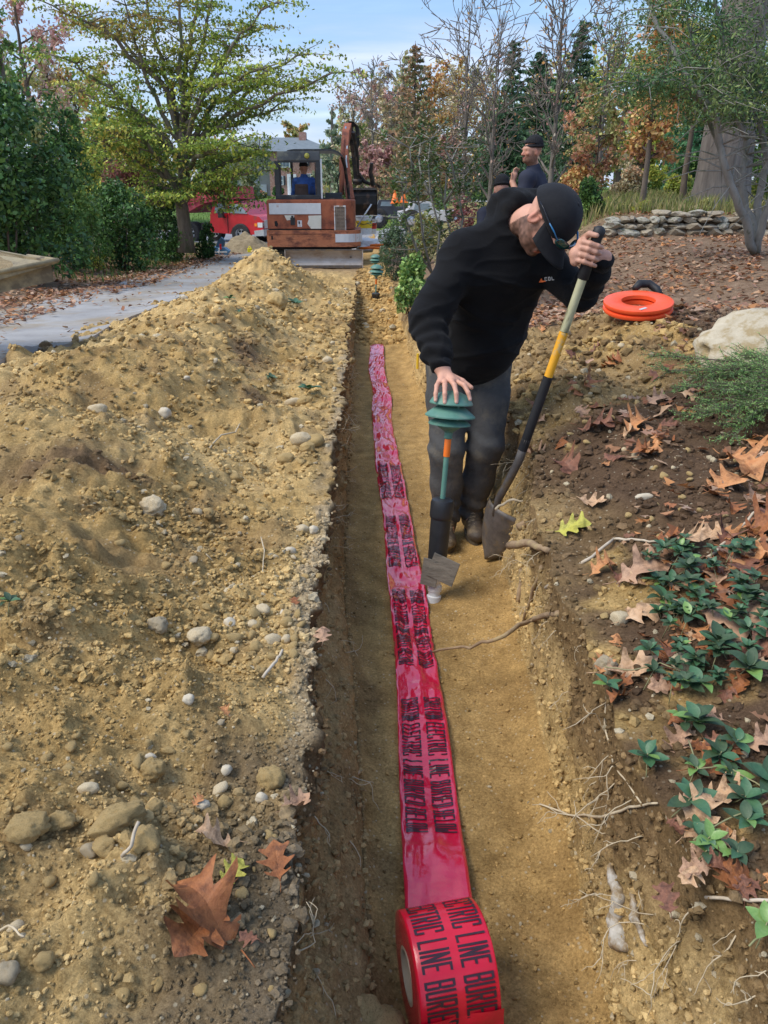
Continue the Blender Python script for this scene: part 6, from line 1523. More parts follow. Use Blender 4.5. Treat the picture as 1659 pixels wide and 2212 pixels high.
tprism('door_line', [(519, 462), (520, 462), (521, 500), (520, 500)], -.915, -.902, DARK); tprism('door_handle', [(508, 467), (515, 467), (515, 469), (508, 469)], -.93, -.9, BLKM); tprism('wing_mirror', [(504, 455), (514, 453), (516, 468), (506, 469)], -1.15, -1.0, BLKM)
tprism('grille', [(597, 473), (601, 473), (601, 490), (597, 490)], -.8, .8, CHR); tprism('bumper', [(582, 495), (603, 492), (604, 505), (584, 506)], -1.0, 1.0, CHR)
for y in (-.82, .82): tprism('headlight', [(587, 478), (598, 478), (598, 488), (588, 488)], y-.1, y+.1, pm('lamp_glass', (.6, .6, .58), rough=.1, spec=1)); tprism('indicator', [(580, 480), (586, 480), (586, 486), (581, 486)], y-.1+.0, y+.09, pm('amber_lens', (.8, .25, .03), rough=.2))
tprism('wheel_arch', [(526, 503), (532, 489), (545, 483), (560, 487), (571, 504), (566, 504), (557, 491), (545, 488), (535, 493), (531, 503)], -.94, -.88, BLKM)
def wheel(px, py, rad, y):
    x, z = tp_(px, py); M4 = Matrix.Translation((x, y, z)) @ Matrix.Rotation(math.pi/2, 4, 'X')
    w = MB().lathe([(rad*.55, -.12), (rad*.9, -.13), (rad, -.09), (rad, .09), (rad*.9, .13), (rad*.55, .12)], 28, M4).build('wheel', TYRE, tk, True, auto=40)
    r_ = MB().lathe([(.001, .06), (rad*.18, .07), (rad*.2, .03), (rad*.45, .03), (rad*.55, .10), (rad*.6, .09), (rad*.6, -.05), (.001, -.05)], 24, M4).build('rim', CHR, w, True, auto=40)
    for k in range(6):
        a = k*math.pi/3; c = M4 @ Vector((rad*.32*math.cos(a), rad*.32*math.sin(a), .04)); MB().box(c, (.07, .02, .07)).build('rim_hole', DARK, w)
for y in (-.85, .85): wheel(550, 503, .37, y); wheel(432, 503, .40, y); wheel(432, 503, .40, y*.66) if y < 0 else None
tprism('chassis', [(415, 486), (570, 486), (570, 496), (415, 496)], -.4, .4, BLKM); tprism('hoist', [(452, 478), (470, 452), (474, 455), (458, 482)], -.15, .15, BLKM); tprism('fuel_tank', [(455, 480), (476, 480), (476, 498), (455, 498)], -.85, -.35, BLKM)
# tipped bed, dropping to the rear (left)
bedp = [(418, 452), (440, 424), (455, 408), (500, 404), (520, 430), (470, 435), (430, 462)]
tprism('dump_bed', [(415, 452), (430, 441), (508, 420), (517, 430), (470, 438), (428, 460)], -1.05, 1.05, TRF)
tprism('bed_side', [(428, 443), (437, 420), (515, 403), (520, 428), (505, 424), (470, 432)], -1.08, -1.0, TRF); tprism('bed_side', [(428, 443), (437, 420), (515, 403), (520, 428), (505, 424), (470, 432)], 1.0, 1.08, TRF); tprism('bed_headboard', [(508, 404), (516, 402), (521, 430), (513, 430)], -1.0, 1.0, TRF)
for k in range(6): x = 434+k*14; y = 420-(k*14)*.21; tprism('bed_rib', [(x, y), (x+2.5, y-.4), (x+2, y+22), (x-.5, y+23)], -1.12, -1.082, TRF)
# ------------------------------------------------------------ white pickup & gear behind the excavator on the right
def small_vehicle(px0, px1, y_roof, y_bed, y_bot, Y, mat, label, extra=0):
    a, b = at(px0, y_bot, Y), at(px1, y_bot, Y); t = thing('pickup_truck', label, 'truck', ((a.x+b.x)/2, Y, a.z)); L = b.x-a.x; hR = at(0, y_roof, Y).z-a.z; hB = at(0, y_bed, Y).z-a.z
    MB().prism([(-L/2, .35), (L/2, .35), (L/2, hB), (L*.02, hB), (-L*.05, hR), (-L*.32, hR), (-L*.38, hB*1.02), (-L/2, hB*.95)], -.85, .85).build('body', mat, t)
    MB().prism([(-L*.30, hB*1.05), (-L*.08, hB*1.05), (-L*.09, hR*.95), (-L*.28, hR*.95)], -.865, -.852).build('window', GLS, t)
    for x in (-L*.33, L*.32):
        for y in (-.8, .8):
            w = MB().lathe([(.2, -.11), (.34, -.12), (.37, -.08), (.37, .08), (.34, .12), (.2, .11)], 20, Matrix.Translation((x, y, .37)) @ Matrix.Rotation(math.pi/2, 4, 'X')).build('wheel', TYRE, t, True); MB().lathe([(.001, .05), (.2, .08), (.2, -.05), (.001, -.05)], 16, Matrix.Translation((x, y, .37)) @ Matrix.Rotation(math.pi/2, 4, 'X')).build('rim', CHR, w, True)
    MB().box((L*.5, 0, .5), (.1, 1.7, .16)).build('bumper', CHR, t); MB().box((L*.505, -.7, hB*.8), (.03, .14, .2)).build('tail_lamp', TR, t)
    return t, L, hB
WTR = pm('white_truck_paint', (.62, .63, .65), (.74, .75, .77), 3, .4, coat=.4); BLT = pm('dark_truck_paint', (.03, .035, .045), (.06, .065, .08), 3, .4, coat=.4)
t, L, hB = small_vehicle(800, 905, 432, 447, 492, 33, BLT, 'dark pickup truck with gear in its bed behind the excavator bucket')
t2, L2, h2 = small_vehicle(860, 1010, 436, 455, 498, 30, WTR, 'white pickup truck half hidden behind the leafy shrub right of the excavator')
r = np.random.RandomState(4)
GEAR = [('orange_traffic_cone', 'cone'), ('red_fuel_can', 'can')]
def cone(px, py, Y, h, lab):
    p = at(px, py, Y); t = thing('traffic_cone', lab, 'cone', p); MB().lathe([(h*.32, .03), (h*.30, .06), (h*.06, h), (.001, h)], 16).build('cone_body', ORAN, t, True); MB().box((0, 0, .015), (h*.75, h*.75, .03)).build('base', ORAN, t); MB().lathe([(h*.215, h*.42), (h*.15, h*.62)], 16).build('reflective_band', WHP, t, True)
cone(853, 440, 30.8, .45, 'orange cone standing in the pickup bed at left'); cone(872, 438, 31, .4, 'orange cone standing in the pickup bed at right')
def jug(px, py, Y, w, h, mat, lab, cap_=None, mark=None):
    p = at(px, py, Y); t = thing('bucket', lab, 'bucket', p); MB().lathe([(.001, 0), (w*.44, 0), (w*.5, h*.93), (w*.53, h*.94), (w*.53, h), (.001, h)], 24).build('pail', mat, t, True, auto=40)
    MB().tube([(-w*.52, 0, h*.9), (-w*.4, -w*.4, h*.65), (0, -w*.55, h*.55), (w*.4, -w*.4, h*.65), (w*.52, 0, h*.9)], .008, 5).build('handle', BLKM, t, True)
    if mark: MB().lathe([(w*.475, h*.35), (w*.50, h*.75)], 24).build('label', mark, t, True)
YEL = pm('yellow_label', (.85, .55, .02), (.9, .62, .04), 5, .5)
jug(786, 506, 20, .42, .42, WHP, 'white bucket with bright yellow label beside the excavator', mark=YEL); jug(800, 505, 21.5, .35, .36, WHP, 'white bucket half behind the yellow-labelled one', mark=TR)
o = MB(); [o.tube([tuple(Vector((math.cos(a)*(.34+.03*k), math.sin(a)*(.34+.03*k), .03+.035*(k % 3)))) for a in [2*math.pi*j/20 for j in range(21)]], .02, 6, cap=False) for k in range(5)]
cp = at(812, 530, 19.5); o = o.build('hose_coil', WHP, None, True, cp); tag(o, 'coil of white pipe lying by the excavator track', 'pipe coil')
for k, (px, py, Y, mt, lab) in enumerate([(800, 540, 18.5, ORAN, 'orange conduit offcut on the sand right of the blade'), (822, 534, 19, ORAN, 'orange conduit piece under the dark yew')]):
    p = at(px, py, Y); o = MB().tube([(-.25, 0, .03), (0, .03, .05), (.28, .08, .03)], .03, 8).build('conduit', mt, None, True, p); tag(o, lab, 'conduit')
for k, (px, py, Y, sz, lab) in enumerate([(797, 528, 19.2, .3, 'crumpled white bag right of the excavator track'), (840, 510, 22, .35, 'crumpled white sheet showing through the dark yew')]):
    o = put('plastic_bag', stone_mesh('bag', 700+k, WHP, .5, 3, 0)); o.location = at(px, py, Y); o.scale = (sz, sz*.7, sz*.45); tag(o, lab, 'bag')
bar_ = MB().tube([(0, 0, 0), (.35, 0, .5)], .02, 6).build('drawbar', CHR, None, True, at(771, 490, 19.5)); tag(bar_, 'slanting silver bar beside the excavator body', 'metal bar')
# ------------------------------------------------------------ blue and red gadget and sand pile by the driveway
bp = at(476, 549, 21.5)
bl = thing('snow_plow', 'small blue machine with red uprights by the foot of the dogwood', 'machine', bp)
BLU = pm('blue_paint', (.06, .18, .36), (.14, .32, .52), 4, .5, dirt=(.5, .55, .6), dscale=4, dlo=.6, dhi=.7)
MB().prism([(-.42, 0), (.40, -.02), (.50, .16), (.30, .30), (-.35, .34), (-.50, .14)], -.25, .25).build('body', BLU, bl)
MB().prism([(-.2, .34), (.22, .34), (.30, .62), (.12, .78), (-.06, .6)], -.12, .14).build('engine_cover', pm('dark_blue_paint', (.02, .06, .12), (.05, .12, .2), rough=.5), bl)
for x in (-.28, .10): MB().box((x, -.28, .36), (.09, .05, .24)).build('red_upright', TR, bl)
MB().tube([(.02, -.26, .3), (-.02, -.3, -.1)], .02, 6).build('pole', WHP, bl, True); MB().box((.0, -.27, .12), (.8, .03, .06)).build('trim', WHP, bl); bl.scale = (.52, .6, .55)
def pile(px, py, Y, rx, ry, h, lab, nm, seed):
    p = at(px, py, Y); p.z = float(macro(p.x, Y)); n = 40; vs = []; fs = []
    for j in range(n+1):
        for i in range(n+1):
            u, v = i/n*2-1, j/n*2-1; d = math.hypot(u, v); z = h*(max(0, 1-d)**.9)*(1+.25*float(vn2(u*4+seed, v*4, 7)))+.02*float(vn2(u*14, v*14, 8))*(d < 1)-.03
            vs.append((u*rx, v*ry, z))
    fs = [(j*(n+1)+i, j*(n+1)+i+1, (j+1)*(n+1)+i+1, (j+1)*(n+1)+i) for j in range(n) for i in range(n)]
    me = np_mesh(nm, np.array(vs), np.array(fs), SOILM, True, np.tile([.30, .245, .16], (len(vs), 1))); o = put(nm, me, None, p); tag(o, lab, 'sand pile')
pile(532, 548, 23, 1.2, 1.1, .60, 'grey-brown heap of soil on the driveway in front of the red truck', 'dirt_pile', 1)
p = at(540, 545, 21.7); o = MB().box((0, 0, .10), (.22, .10, .20), bevel=.03); o.tube([(-.05, 0, .2), (-.03, 0, .27), (.04, 0, .27), (.06, 0, .2)], .018, 6); o = o.build('fuel_jug', pm('bright_yellow', (.85, .72, .02), rough=.5), None, False, p); o.scale = (.55, .6, .55); tag(o, 'bright yellow jug standing before the grey-brown soil heap', 'jug')
# ------------------------------------------------------------ tray edge at far left
TRAY = pm('tan_enamel', (.26, .205, .11), (.40, .33, .19), 4, .7, dirt=(.13, .10, .06), dscale=4, dlo=.45, dhi=.6)
tc = at(60, 590, 5.2); tr_ = thing('loader_bucket', 'dirty tan loader bucket with pointed lip poking in from the left edge', 'loader bucket', (tc.x-.55, 5.3, tc.z-.16))
gz = float(macro(tc.x-.5, 5.3)); 
def tl(px, py, Y): p = at(px, py, Y); return (p.x-tr_.location.x, p.y-5.3, p.z-tr_.location.z)
A, B, Cc, Dd = tl(125, 562, 5.0), tl(-260, 640, 4.7), tl(-260, 490, 6.2), tl(60, 552, 6.0)
dn = Vector((0, 0, -.17))
m = MB(); P = [Vector(v) for v in (A, B, Cc, Dd)]; Q = [v+dn*(.10 if i == 0 else .55) for i, v in enumerate(P)]
I_ = [v.lerp((P[0]+P[1]+P[2]+P[3])/4, .07) for v in P]; Iq = [v+dn*.75 for v in I_]
vs = P+Q+I_+Iq; fs = []
for i in range(4):
    j = (i+1) % 4; fs += [(i, j, 4+j, 4+i), (i, 8+i, 8+j, j), (8+i, 12+i, 12+j, 8+j)]
fs += [(4, 5, 6, 7), (12, 13, 14, 15)]
m.add(vs, fs).build('tray', TRAY, tr_)
m = MB(); m.tube([P[0], P[1]], .016, 6); m.tube([P[0], P[3]], .012, 6); m.build('rolled_rim', TRAY, tr_, True)
def heap_in():
    c = sum(I_, Vector())/4; vs = [v+dn*.25 for v in I_]; out = []; n = 14
    for j in range(n+1):
        for i in range(n+1):
            u, v = i/n, j/n; p = (vs[0]*(1-u)+vs[1]*u)*(1-v)+(vs[3]*(1-u)+vs[2]*u)*v; out.append((p.x, p.y, p.z+.11*math.sin(math.pi*u)*math.sin(math.pi*v)+.01*float(vn2(u*9, v*9, 3))))
    return np.array(out), np.array([(j*(n+1)+i, j*(n+1)+i+1, (j+1)*(n+1)+i+1, (j+1)*(n+1)+i) for j in range(n) for i in range(n)])
hv, hf_ = heap_in(); o = put('sand_load', np_mesh('sand_load', hv, hf_, SOILM, True, np.tile([.34, .26, .15], (len(hv), 1))), tr_)
for v in (P[1]*.7+P[0]*.3, P[2]*.7+P[3]*.3):
    v = Vector(v); MB().tube([v+dn*.6, Vector((v.x, v.y, gz-tr_.location.z-.02))], .03, 8).build('leg', BLKM, tr_, True)
# ------------------------------------------------------------ brick house across the road
HY = 88.0; hb = at(640, 424, HY); hs = thing('house', 'two-storey brick house with white windows and grey hip roof across the road', 'house', hb)
def hq(px, py): p = at(px, py, HY); return (p.x-hb.x, p.z-hb.z)
BRK = pm('pinkish_brick', (.32, .15, .12), (.46, .26, .21), 3, .9, dirt=(.50, .36, .30), dscale=8, dlo=.5, dhi=.6); ROOF = pm('grey_shingle', (.13, .16, .18), (.20, .235, .255), 2, .85, stretch=(1, 1, 6)); SIDING = pm('grey_siding', (.40, .39, .38), (.50, .49, .48), 3, .8, stretch=(1, 1, 12))
def hbox(nm, x0, x1, y0, y1, d0, d1, mat, parent=hs):
    a = hq(x0, y1); b = hq(x1, y0); return MB().box(((a[0]+b[0])/2, (d0+d1)/2, (a[1]+b[1])/2), (b[0]-a[0], d1-d0, b[1]-a[1])).build(nm, mat, parent)
hbox('wall', 585, 722, 326, 428, 0, 9, BRK); hbox('wall', 470, 582, 328, 428, 2.5, 9, SIDING); hbox('wing', 724, 790, 352, 428, 1, 8, SIDING)
def hroof(x0, x1, y0, y1, d0, d1, nm='roof', hip=.25, mat=ROOF):
    a = hq(x0, y1); b = hq(x1, y0); w = b[0]-a[0]; z0, z1 = a[1], b[1]; m = MB(); dm = (d0+d1)/2
    m.add([(a[0], d0, z0), (b[0], d0, z0), (b[0], d1, z0), (a[0], d1, z0), (a[0]+w*hip, dm, z1), (b[0]-w*hip, dm, z1)], [(0, 1, 5, 4), (1, 2, 5), (2, 3, 4, 5), (3, 0, 4), (3, 2, 1, 0)]); return m.build(nm, mat, hs)
hroof(462, 728, 291, 327, -.5, 9.6, hip=.3); hroof(722, 796, 326, 353, .5, 8.6, hip=.1)
rf = [o for o in hs.children if o.name.startswith('roof')][0]
ch = hbox('chimney', 640, 655, 280, 300, 3.5, 5, BRK, rf)
WPT = pm('white_trim', (.72, .73, .74), (.82, .83, .84), 3, .6); WGL = pm('window_glass', (.10, .13, .16), (.2, .25, .3), 1, .1, spec=1); SHT = pm('dark_shutter', (.03, .035, .045), (.05, .055, .07), 4, .6)
def win(x0, x1, y0, y1, d, shut=True, nx=2, ny=2):
    f = hbox('window', x0, x1, y0, y1, d-.10, d+.05, WPT); pw = (x1-x0-1.2)/nx; phh = (y1-y0-1.2)/ny
    for i in range(nx):
        for j in range(ny): hbox('pane', x0+.8+i*pw, x0+.8+(i+.8)*pw, y0+.8+j*phh, y0+.8+(j+.82)*phh, d-.13, d-.105, WGL, f)
    if shut: hbox('shutter', x0-4, x0-.6, y0, y1, d-.08, d+.02, SHT, f); hbox('shutter', x1+.6, x1+4, y0, y1, d-.08, d+.02, SHT, f)
win(604, 626, 340, 362, -.06, False, 3, 2); win(652, 664, 340, 358, -.06); win(688, 700, 340, 358, -.06); win(570, 580, 334, 352, 2.4); win(545, 555, 334, 352, 2.4); win(512, 524, 334, 352, 2.4); win(484, 494, 334, 352, 2.4)
win(655, 672, 375, 398, -.06); win(598, 612, 380, 400, -.06); win(520, 532, 372, 394, 2.4); win(540, 552, 372, 394, 2.4, False); win(735, 748, 372, 390, .94); win(765, 778, 372, 390, .94); win(488, 500, 372, 394, 2.4)
dr = hbox('door', 622, 640, 376, 424, -.14, .0, WPT); hbox('door_panel', 626, 630.5, 382, 418, -.18, -.145, pm('pale_blue_panel', (.45, .5, .55), rough=.5), dr); hbox('door_panel', 632, 636.5, 382, 418, -.18, -.145, MATS['pale_blue_panel'], dr)
hbox('step', 616, 646, 424, 428, -1.6, -.2, WPT); hbox('garage_door', 556, 570, 398, 424, 2.35, 2.48, WPT)
# second roof glimpse at far left of the dogwood
h2 = at(500, 420, 120); 
# small rail fence far right: post sign
sp = at(1297, 474, 15.2); o = thing('garden_post', 'small dark slanting post standing in the weeds above the stone wall', 'post', (sp.x, 15.2, sp.z-.05)); MB().tube([(0, 0, 0), (-.03, 0, .42)], .022, 6).build('post', BLKM, o, True); MB().box((-.10, 0, .42), (.2, .03, .05)).build('cap', BLKM, o)
# ------------------------------------------------------------ vegetation
LEAFM = attr_mat('foliage', .6, .25, vary=.18, vscale=1.2, spec=.3)
LEAFG = attr_mat('glossy_foliage', .42, .15, vary=.18, vscale=2, spec=.4)
BARK = pm('bark', (.085, .065, .05), (.17, .135, .105), 14, .95, bump=.8, bscale=30, stretch=(1, 1, .25))
BARKG = pm('grey_bark', (.20, .19, .165), (.33, .31, .27), 10, .9, bump=.5, bscale=30, dirt=(.12, .13, .09), dscale=5, stretch=(1, 1, .5))
BARKT = pm('twig_bark', (.13, .11, .09), (.23, .20, .17), 8, .95)
BARKO = pm('oak_bark', (.10, .085, .075), (.25, .215, .185), 12, .95, bump=1.0, bscale=16, stretch=(1, 1, .12))
FOL = 2.1
def leafcloud(name, P, size, pal, parent, mat=LEAFM, seed=0, up=.3, asp=.55, colfn=None):
    r = np.random.RandomState(seed); n = len(P); P = np.asarray(P)
    d = r.normal(size=(n, 3)); d /= np.linalg.norm(d, axis=1)[:, None]; nz = r.normal(size=(n, 3)); nz[:, 2] += up*3
    s = np.cross(d, nz); s /= np.linalg.norm(s, axis=1)[:, None]+1e-9
    L = (size*r.uniform(.6, 1.35, n))[:, None]; Wd = L*asp
    V = np.stack([P-d*L*.5, P+s*Wd*.5-d*L*.05, P+d*L*.5, P-s*Wd*.5-d*L*.05], 1).reshape(-1, 3)
    pal = np.array(pal); ph = vn3(P[:, 0]*1.1+seed, P[:, 1]*1.1, P[:, 2]*1.1, seed % 9)
    k = np.clip(((ph*.5+.5)*len(pal)+r.normal(size=n)*.9), 0, len(pal)-1e-3).astype(int); c = np.minimum(pal[k]*r.uniform(.65, 1.3, (n, 1))*FOL, .7)
    if colfn is not None: c = colfn(P, c, r)
    F = np.arange(n*4).reshape(n, 4)
    return put(name, np_mesh(name, V, F, mat, False, np.repeat(c, 4, 0)), parent)
def skeleton(r, H, r0, nl, h0, h1, a0, a1, lenf, wob=.12, sub=3, lean=(0, 0), fork=None, twig=0, curve=.25):
    """branching skeleton in local coordinates: trunk polyline, limb polylines, points for leaves"""
    tr = []; n = 10; x = y = 0.
    for k in range(n+1):
        t = k/n; tr.append(Vector((x+lean[0]*t*t*H, y+lean[1]*t*t*H, H*t))); x += r.normal()*wob*H*.02; y += r.normal()*wob*H*.02
    def tp(t): f = t*n; i = min(int(f), n-1); return tr[i].lerp(tr[i+1], f-i)
    limbs = []; tips = []
    for i in range(nl):
        t = h0+(h1-h0)*((i+.5*r.rand())/nl); p = tp(t); az = i*2.4+r.uniform(-.5, .5); an = math.radians(r.uniform(a0, a1)); L = lenf(t)*r.uniform(.75, 1.15)
        d = Vector((math.sin(an)*math.cos(az), math.sin(an)*math.sin(az), math.cos(an))); pts = [p]; rr_ = r0*(1-t)*.6+r0*.08; m = 7
        for k in range(m):
            d = (d+Vector(r.normal(size=3))*wob+Vector((0, 0, curve*(.3-k/m)*.4))).normalized(); pts.append(pts[-1]+d*L/m)
        limbs.append((pts, [rr_*(1-.82*k/m) for k in range(m+1)])); tips += [(q, L) for q in pts[3:]]
        for s in range(sub):
            k = r.randint(2, m); q = pts[k]; d2 = (d+Vector(r.normal(size=3))*.75); d2.z += .15; d2.normalize(); L2 = L*r.uniform(.28, .55); p2 = [q]
            for _ in range(5): d2 = (d2+Vector(r.normal(size=3))*wob*1.3).normalized(); p2.append(p2[-1]+d2*L2/5)
            limbs.append((p2, [rr_*.38*(1-.8*k2/5) for k2 in range(6)])); tips += [(z, L2) for z in p2[1:]]
            for _ in range(twig):
                q3 = p2[r.randint(1, 6)]; d3 = (d2+Vector(r.normal(size=3))*.6); d3.z += .35; d3.normalize(); L3 = L2*r.uniform(.4, .8); p3 = [q3]
                for _2 in range(3): d3 = (d3+Vector(r.normal(size=3))*wob).normalized(); p3.append(p3[-1]+d3*L3/3)
                limbs.append((p3, [rr_*.16, rr_*.12, rr_*.08, rr_*.04])); tips += [(p3[2], L3), (p3[3], L3)]
    return tr, [r0*(1-.86*k/n)+r0*.02 for k in range(n+1)], limbs, tips
def tree(nm, label, px, ytop, Y, r0, nl=14, h0=.25, h1=.97, ang=(35, 75), spread=.35, shape='round', leaves=3000, size=.12, pal=((.1, .13, .04),), bark=BARK, seed=0, sub=3, twig=0, flat=.8, clump=.3, wob=.12, lean=(0, 0), group=None, cat='tree', mat=None, up=.3, asp=.6, minr=.004, base_y=None, zoff=0, tsides=8, colfn=None, curve=.25):
    r = np.random.RandomState(seed+1000); b = at(px, 400, Y); z0 = float(macro(b.x, Y))-.05+zoff; top = at(px, ytop, Y).z; H = top-z0
    t = thing(nm, label, cat, (b.x, Y, z0), 0, group); R_ = spread*H
    fn = {'round': lambda t_: R_*math.sin(math.pi*min(1, max(.12, (t_-h0*.6)/(1.12-h0*.6))))**.7, 'vase': lambda t_: R_*(.55+.5*t_), 'cone': lambda t_: R_*(1.03-t_)**.9, 'column': lambda t_: R_*(.9-.5*t_)}[shape]
    tr, rad, limbs, tips = skeleton(r, H, r0, nl, h0, h1, ang[0], ang[1], fn, wob, sub, lean, twig=twig, curve=curve)
    rad = [max(q, minr) for q in rad]; rad[0] *= 1.35
    MB().tube(tr, rad, tsides, cap=False).build('trunk', bark, t, True)
    m = MB()
    for p, q in limbs: m.tube(p, [max(v, minr) for v in q], 4, cap=False)
    m.build('branches', bark, t, True)
    if leaves:
        T = np.array([q[0][:] for q in tips]); Ls = np.array([q[1] for q in tips]); w = Ls**.5; w /= w.sum()
        i = r.choice(len(T), leaves, p=w); o = r.normal(size=(leaves, 3)); o[:, 2] *= flat
        P = T[i]+o*(clump*np.clip(Ls[i], 0, 1.6)*.5)[:, None]
        leafcloud('crown', P, size, pal, t, mat or LEAFM, seed, up, asp, colfn)
    return t
def bush(label, x0, x1, ytop, Y, n, size, pal, nm='shrub', seed=0, mat=None, ybot=None, stems=7, depth=.8, hollow=.45, group=None, asp=.6, lumps=16, bark=BARK, cat='shrub', up=.3, kind=None, colfn=None, zb=0):
    r = np.random.RandomState(seed+2000); xc = (x0+x1)/2; c = at(xc, 400, Y); z0 = float(macro(c.x, Y))-.03+zb
    a, b = at(x0, 400, Y), at(x1, 400, Y); R_ = (b.x-a.x)/2; H = at(xc, ytop, Y).z-z0; t = thing(nm, label, cat, (c.x, Y, z0), 0, group)
    if kind: t['kind'] = kind
    cs = []
    for k in range(lumps):
        u = r.uniform(-1, 1); v = r.uniform(-1, 1)*depth; w = r.uniform(.12, 1)
        q = math.sqrt(max(0, 1-(max(0, w-.45)/.6)**2)); cs.append((u*R_*q*.78, v*R_*q*.8, w*H*.84, R_*r.uniform(.22, .40), H*r.uniform(.12, .22)))
    cs.append((0, 0, H*.45, R_*.6, H*.42))
    cs = np.array(cs); wts = cs[:, 3]**2; wts /= wts.sum(); i = r.choice(len(cs), n, p=wts)
    d = r.normal(size=(n, 3)); d /= np.linalg.norm(d, axis=1)[:, None]; q = r.uniform(hollow, 1.08, n)**.6
    P = cs[i, :3]+d*q[:, None]*np.stack([cs[i, 3], cs[i, 3], cs[i, 4]], 1); P = P[P[:, 2] > .02]
    P += .05*R_*np.stack([vn3(P[:, 0]*3, P[:, 1]*3, P[:, 2]*3, s_) for s_ in (1, 2, 3)], 1)
    leafcloud('foliage', P, size, pal, t, mat or LEAFM, seed, up, asp, colfn)
    m = MB()
    for k in range(stems):
        e = cs[k % len(cs)]; p0 = Vector((e[0]*.25, e[1]*.25, 0)); p1 = Vector((e[0]*.6, e[1]*.6, e[2]*.5)); p2 = Vector(e[:3])+Vector((0, 0, e[4]*.7)); m.tube([p0, p1, p2], [max(.008, R_*.02), max(.006, R_*.014), .005], 5)
    m.build('stems', bark, t, True); return t
def conifer(label, px, ytop, Y, wpx, n, size, pal, seed=0, group=None, dens=1.0, nm='conifer', bare=0.0, bark=BARK):
    r = np.random.RandomState(seed+3000); b = at(px, 400, Y); z0 = float(macro(b.x, Y)); H = at(px, ytop, Y).z-z0; R_ = (at(px+wpx/2, 400, Y).x-b.x)
    t = thing(nm, label, 'tree', (b.x, Y, z0), 0, group); MB().tube([(0, 0, 0), (0, 0, H*.5), (.0, 0, H)], [H*.018, H*.011, .01], 7).build('trunk', bark, t, True)
    m = MB(); P = []; nb = int(70*dens)
    for k in range(nb):
        tt = .10+.88*k/nb; az = k*2.4+r.uniform(-.4, .4); L = R_*((1-tt)**.8)*r.uniform(.65, 1.2)+.05; p = Vector((0, 0, H*tt)); e = p+Vector((math.cos(az)*L, math.sin(az)*L, L*(.18-.45*(1-tt)))); mid = (p+e)/2+Vector((0, 0, L*.08))
        m.tube([p, mid, e], [.02+.004*L, .012, .006], 4, cap=False)
        q = max(6, int(n/nb*(.35+1.6*L/R_)))
        for _ in range(q):
            s_ = r.uniform(.15, 1.05)**.8; c = p.lerp(e, s_); wd = L*.24*(1.1-s_*.5); P.append((c.x+r.normal()*wd, c.y+r.normal()*wd, c.z+r.normal()*wd*.35-abs(r.normal())*.03*H*.1))
    m.build('branches', bark, t, True); P = np.array(P); keep = r.rand(len(P)) > bare
    leafcloud('needles', P[keep], size, pal, t, LEAFM, seed, .15, .38); return t
G_D = [(.025, .055, .018), (.04, .085, .022), (.065, .125, .03), (.022, .05, .02)]
G_M = [(.05, .10, .025), (.08, .14, .035), (.12, .18, .045), (.06, .11, .03)]
G_Y = [(.16, .20, .04), (.24, .26, .05), (.30, .26, .05), (.12, .18, .04)]
DOG = [(.10, .15, .028), (.16, .21, .035), (.25, .27, .045), (.12, .17, .03), (.07, .11, .025), (.34, .27, .06)]
ORG = [(.32, .16, .055), (.38, .22, .08), (.27, .13, .06), (.36, .26, .10)]
RUS = [(.24, .11, .07), (.30, .145, .08), (.20, .10, .07), (.34, .19, .10)]
PNK = [(.34, .20, .17), (.28, .15, .13), (.38, .26, .2)]
TAN_ = [(.26, .21, .13), (.32, .26, .16), (.22, .19, .10), (.30, .22, .15)]
OLV = [(.13, .14, .05), (.19, .19, .07), (.24, .22, .08), (.10, .12, .045)]
CON = [(.030, .060, .030), (.045, .085, .038), (.06, .105, .045), (.028, .055, .032)]
MAR = [(.13, .045, .045), (.18, .07, .06), (.09, .06, .04), (.07, .09, .035)]

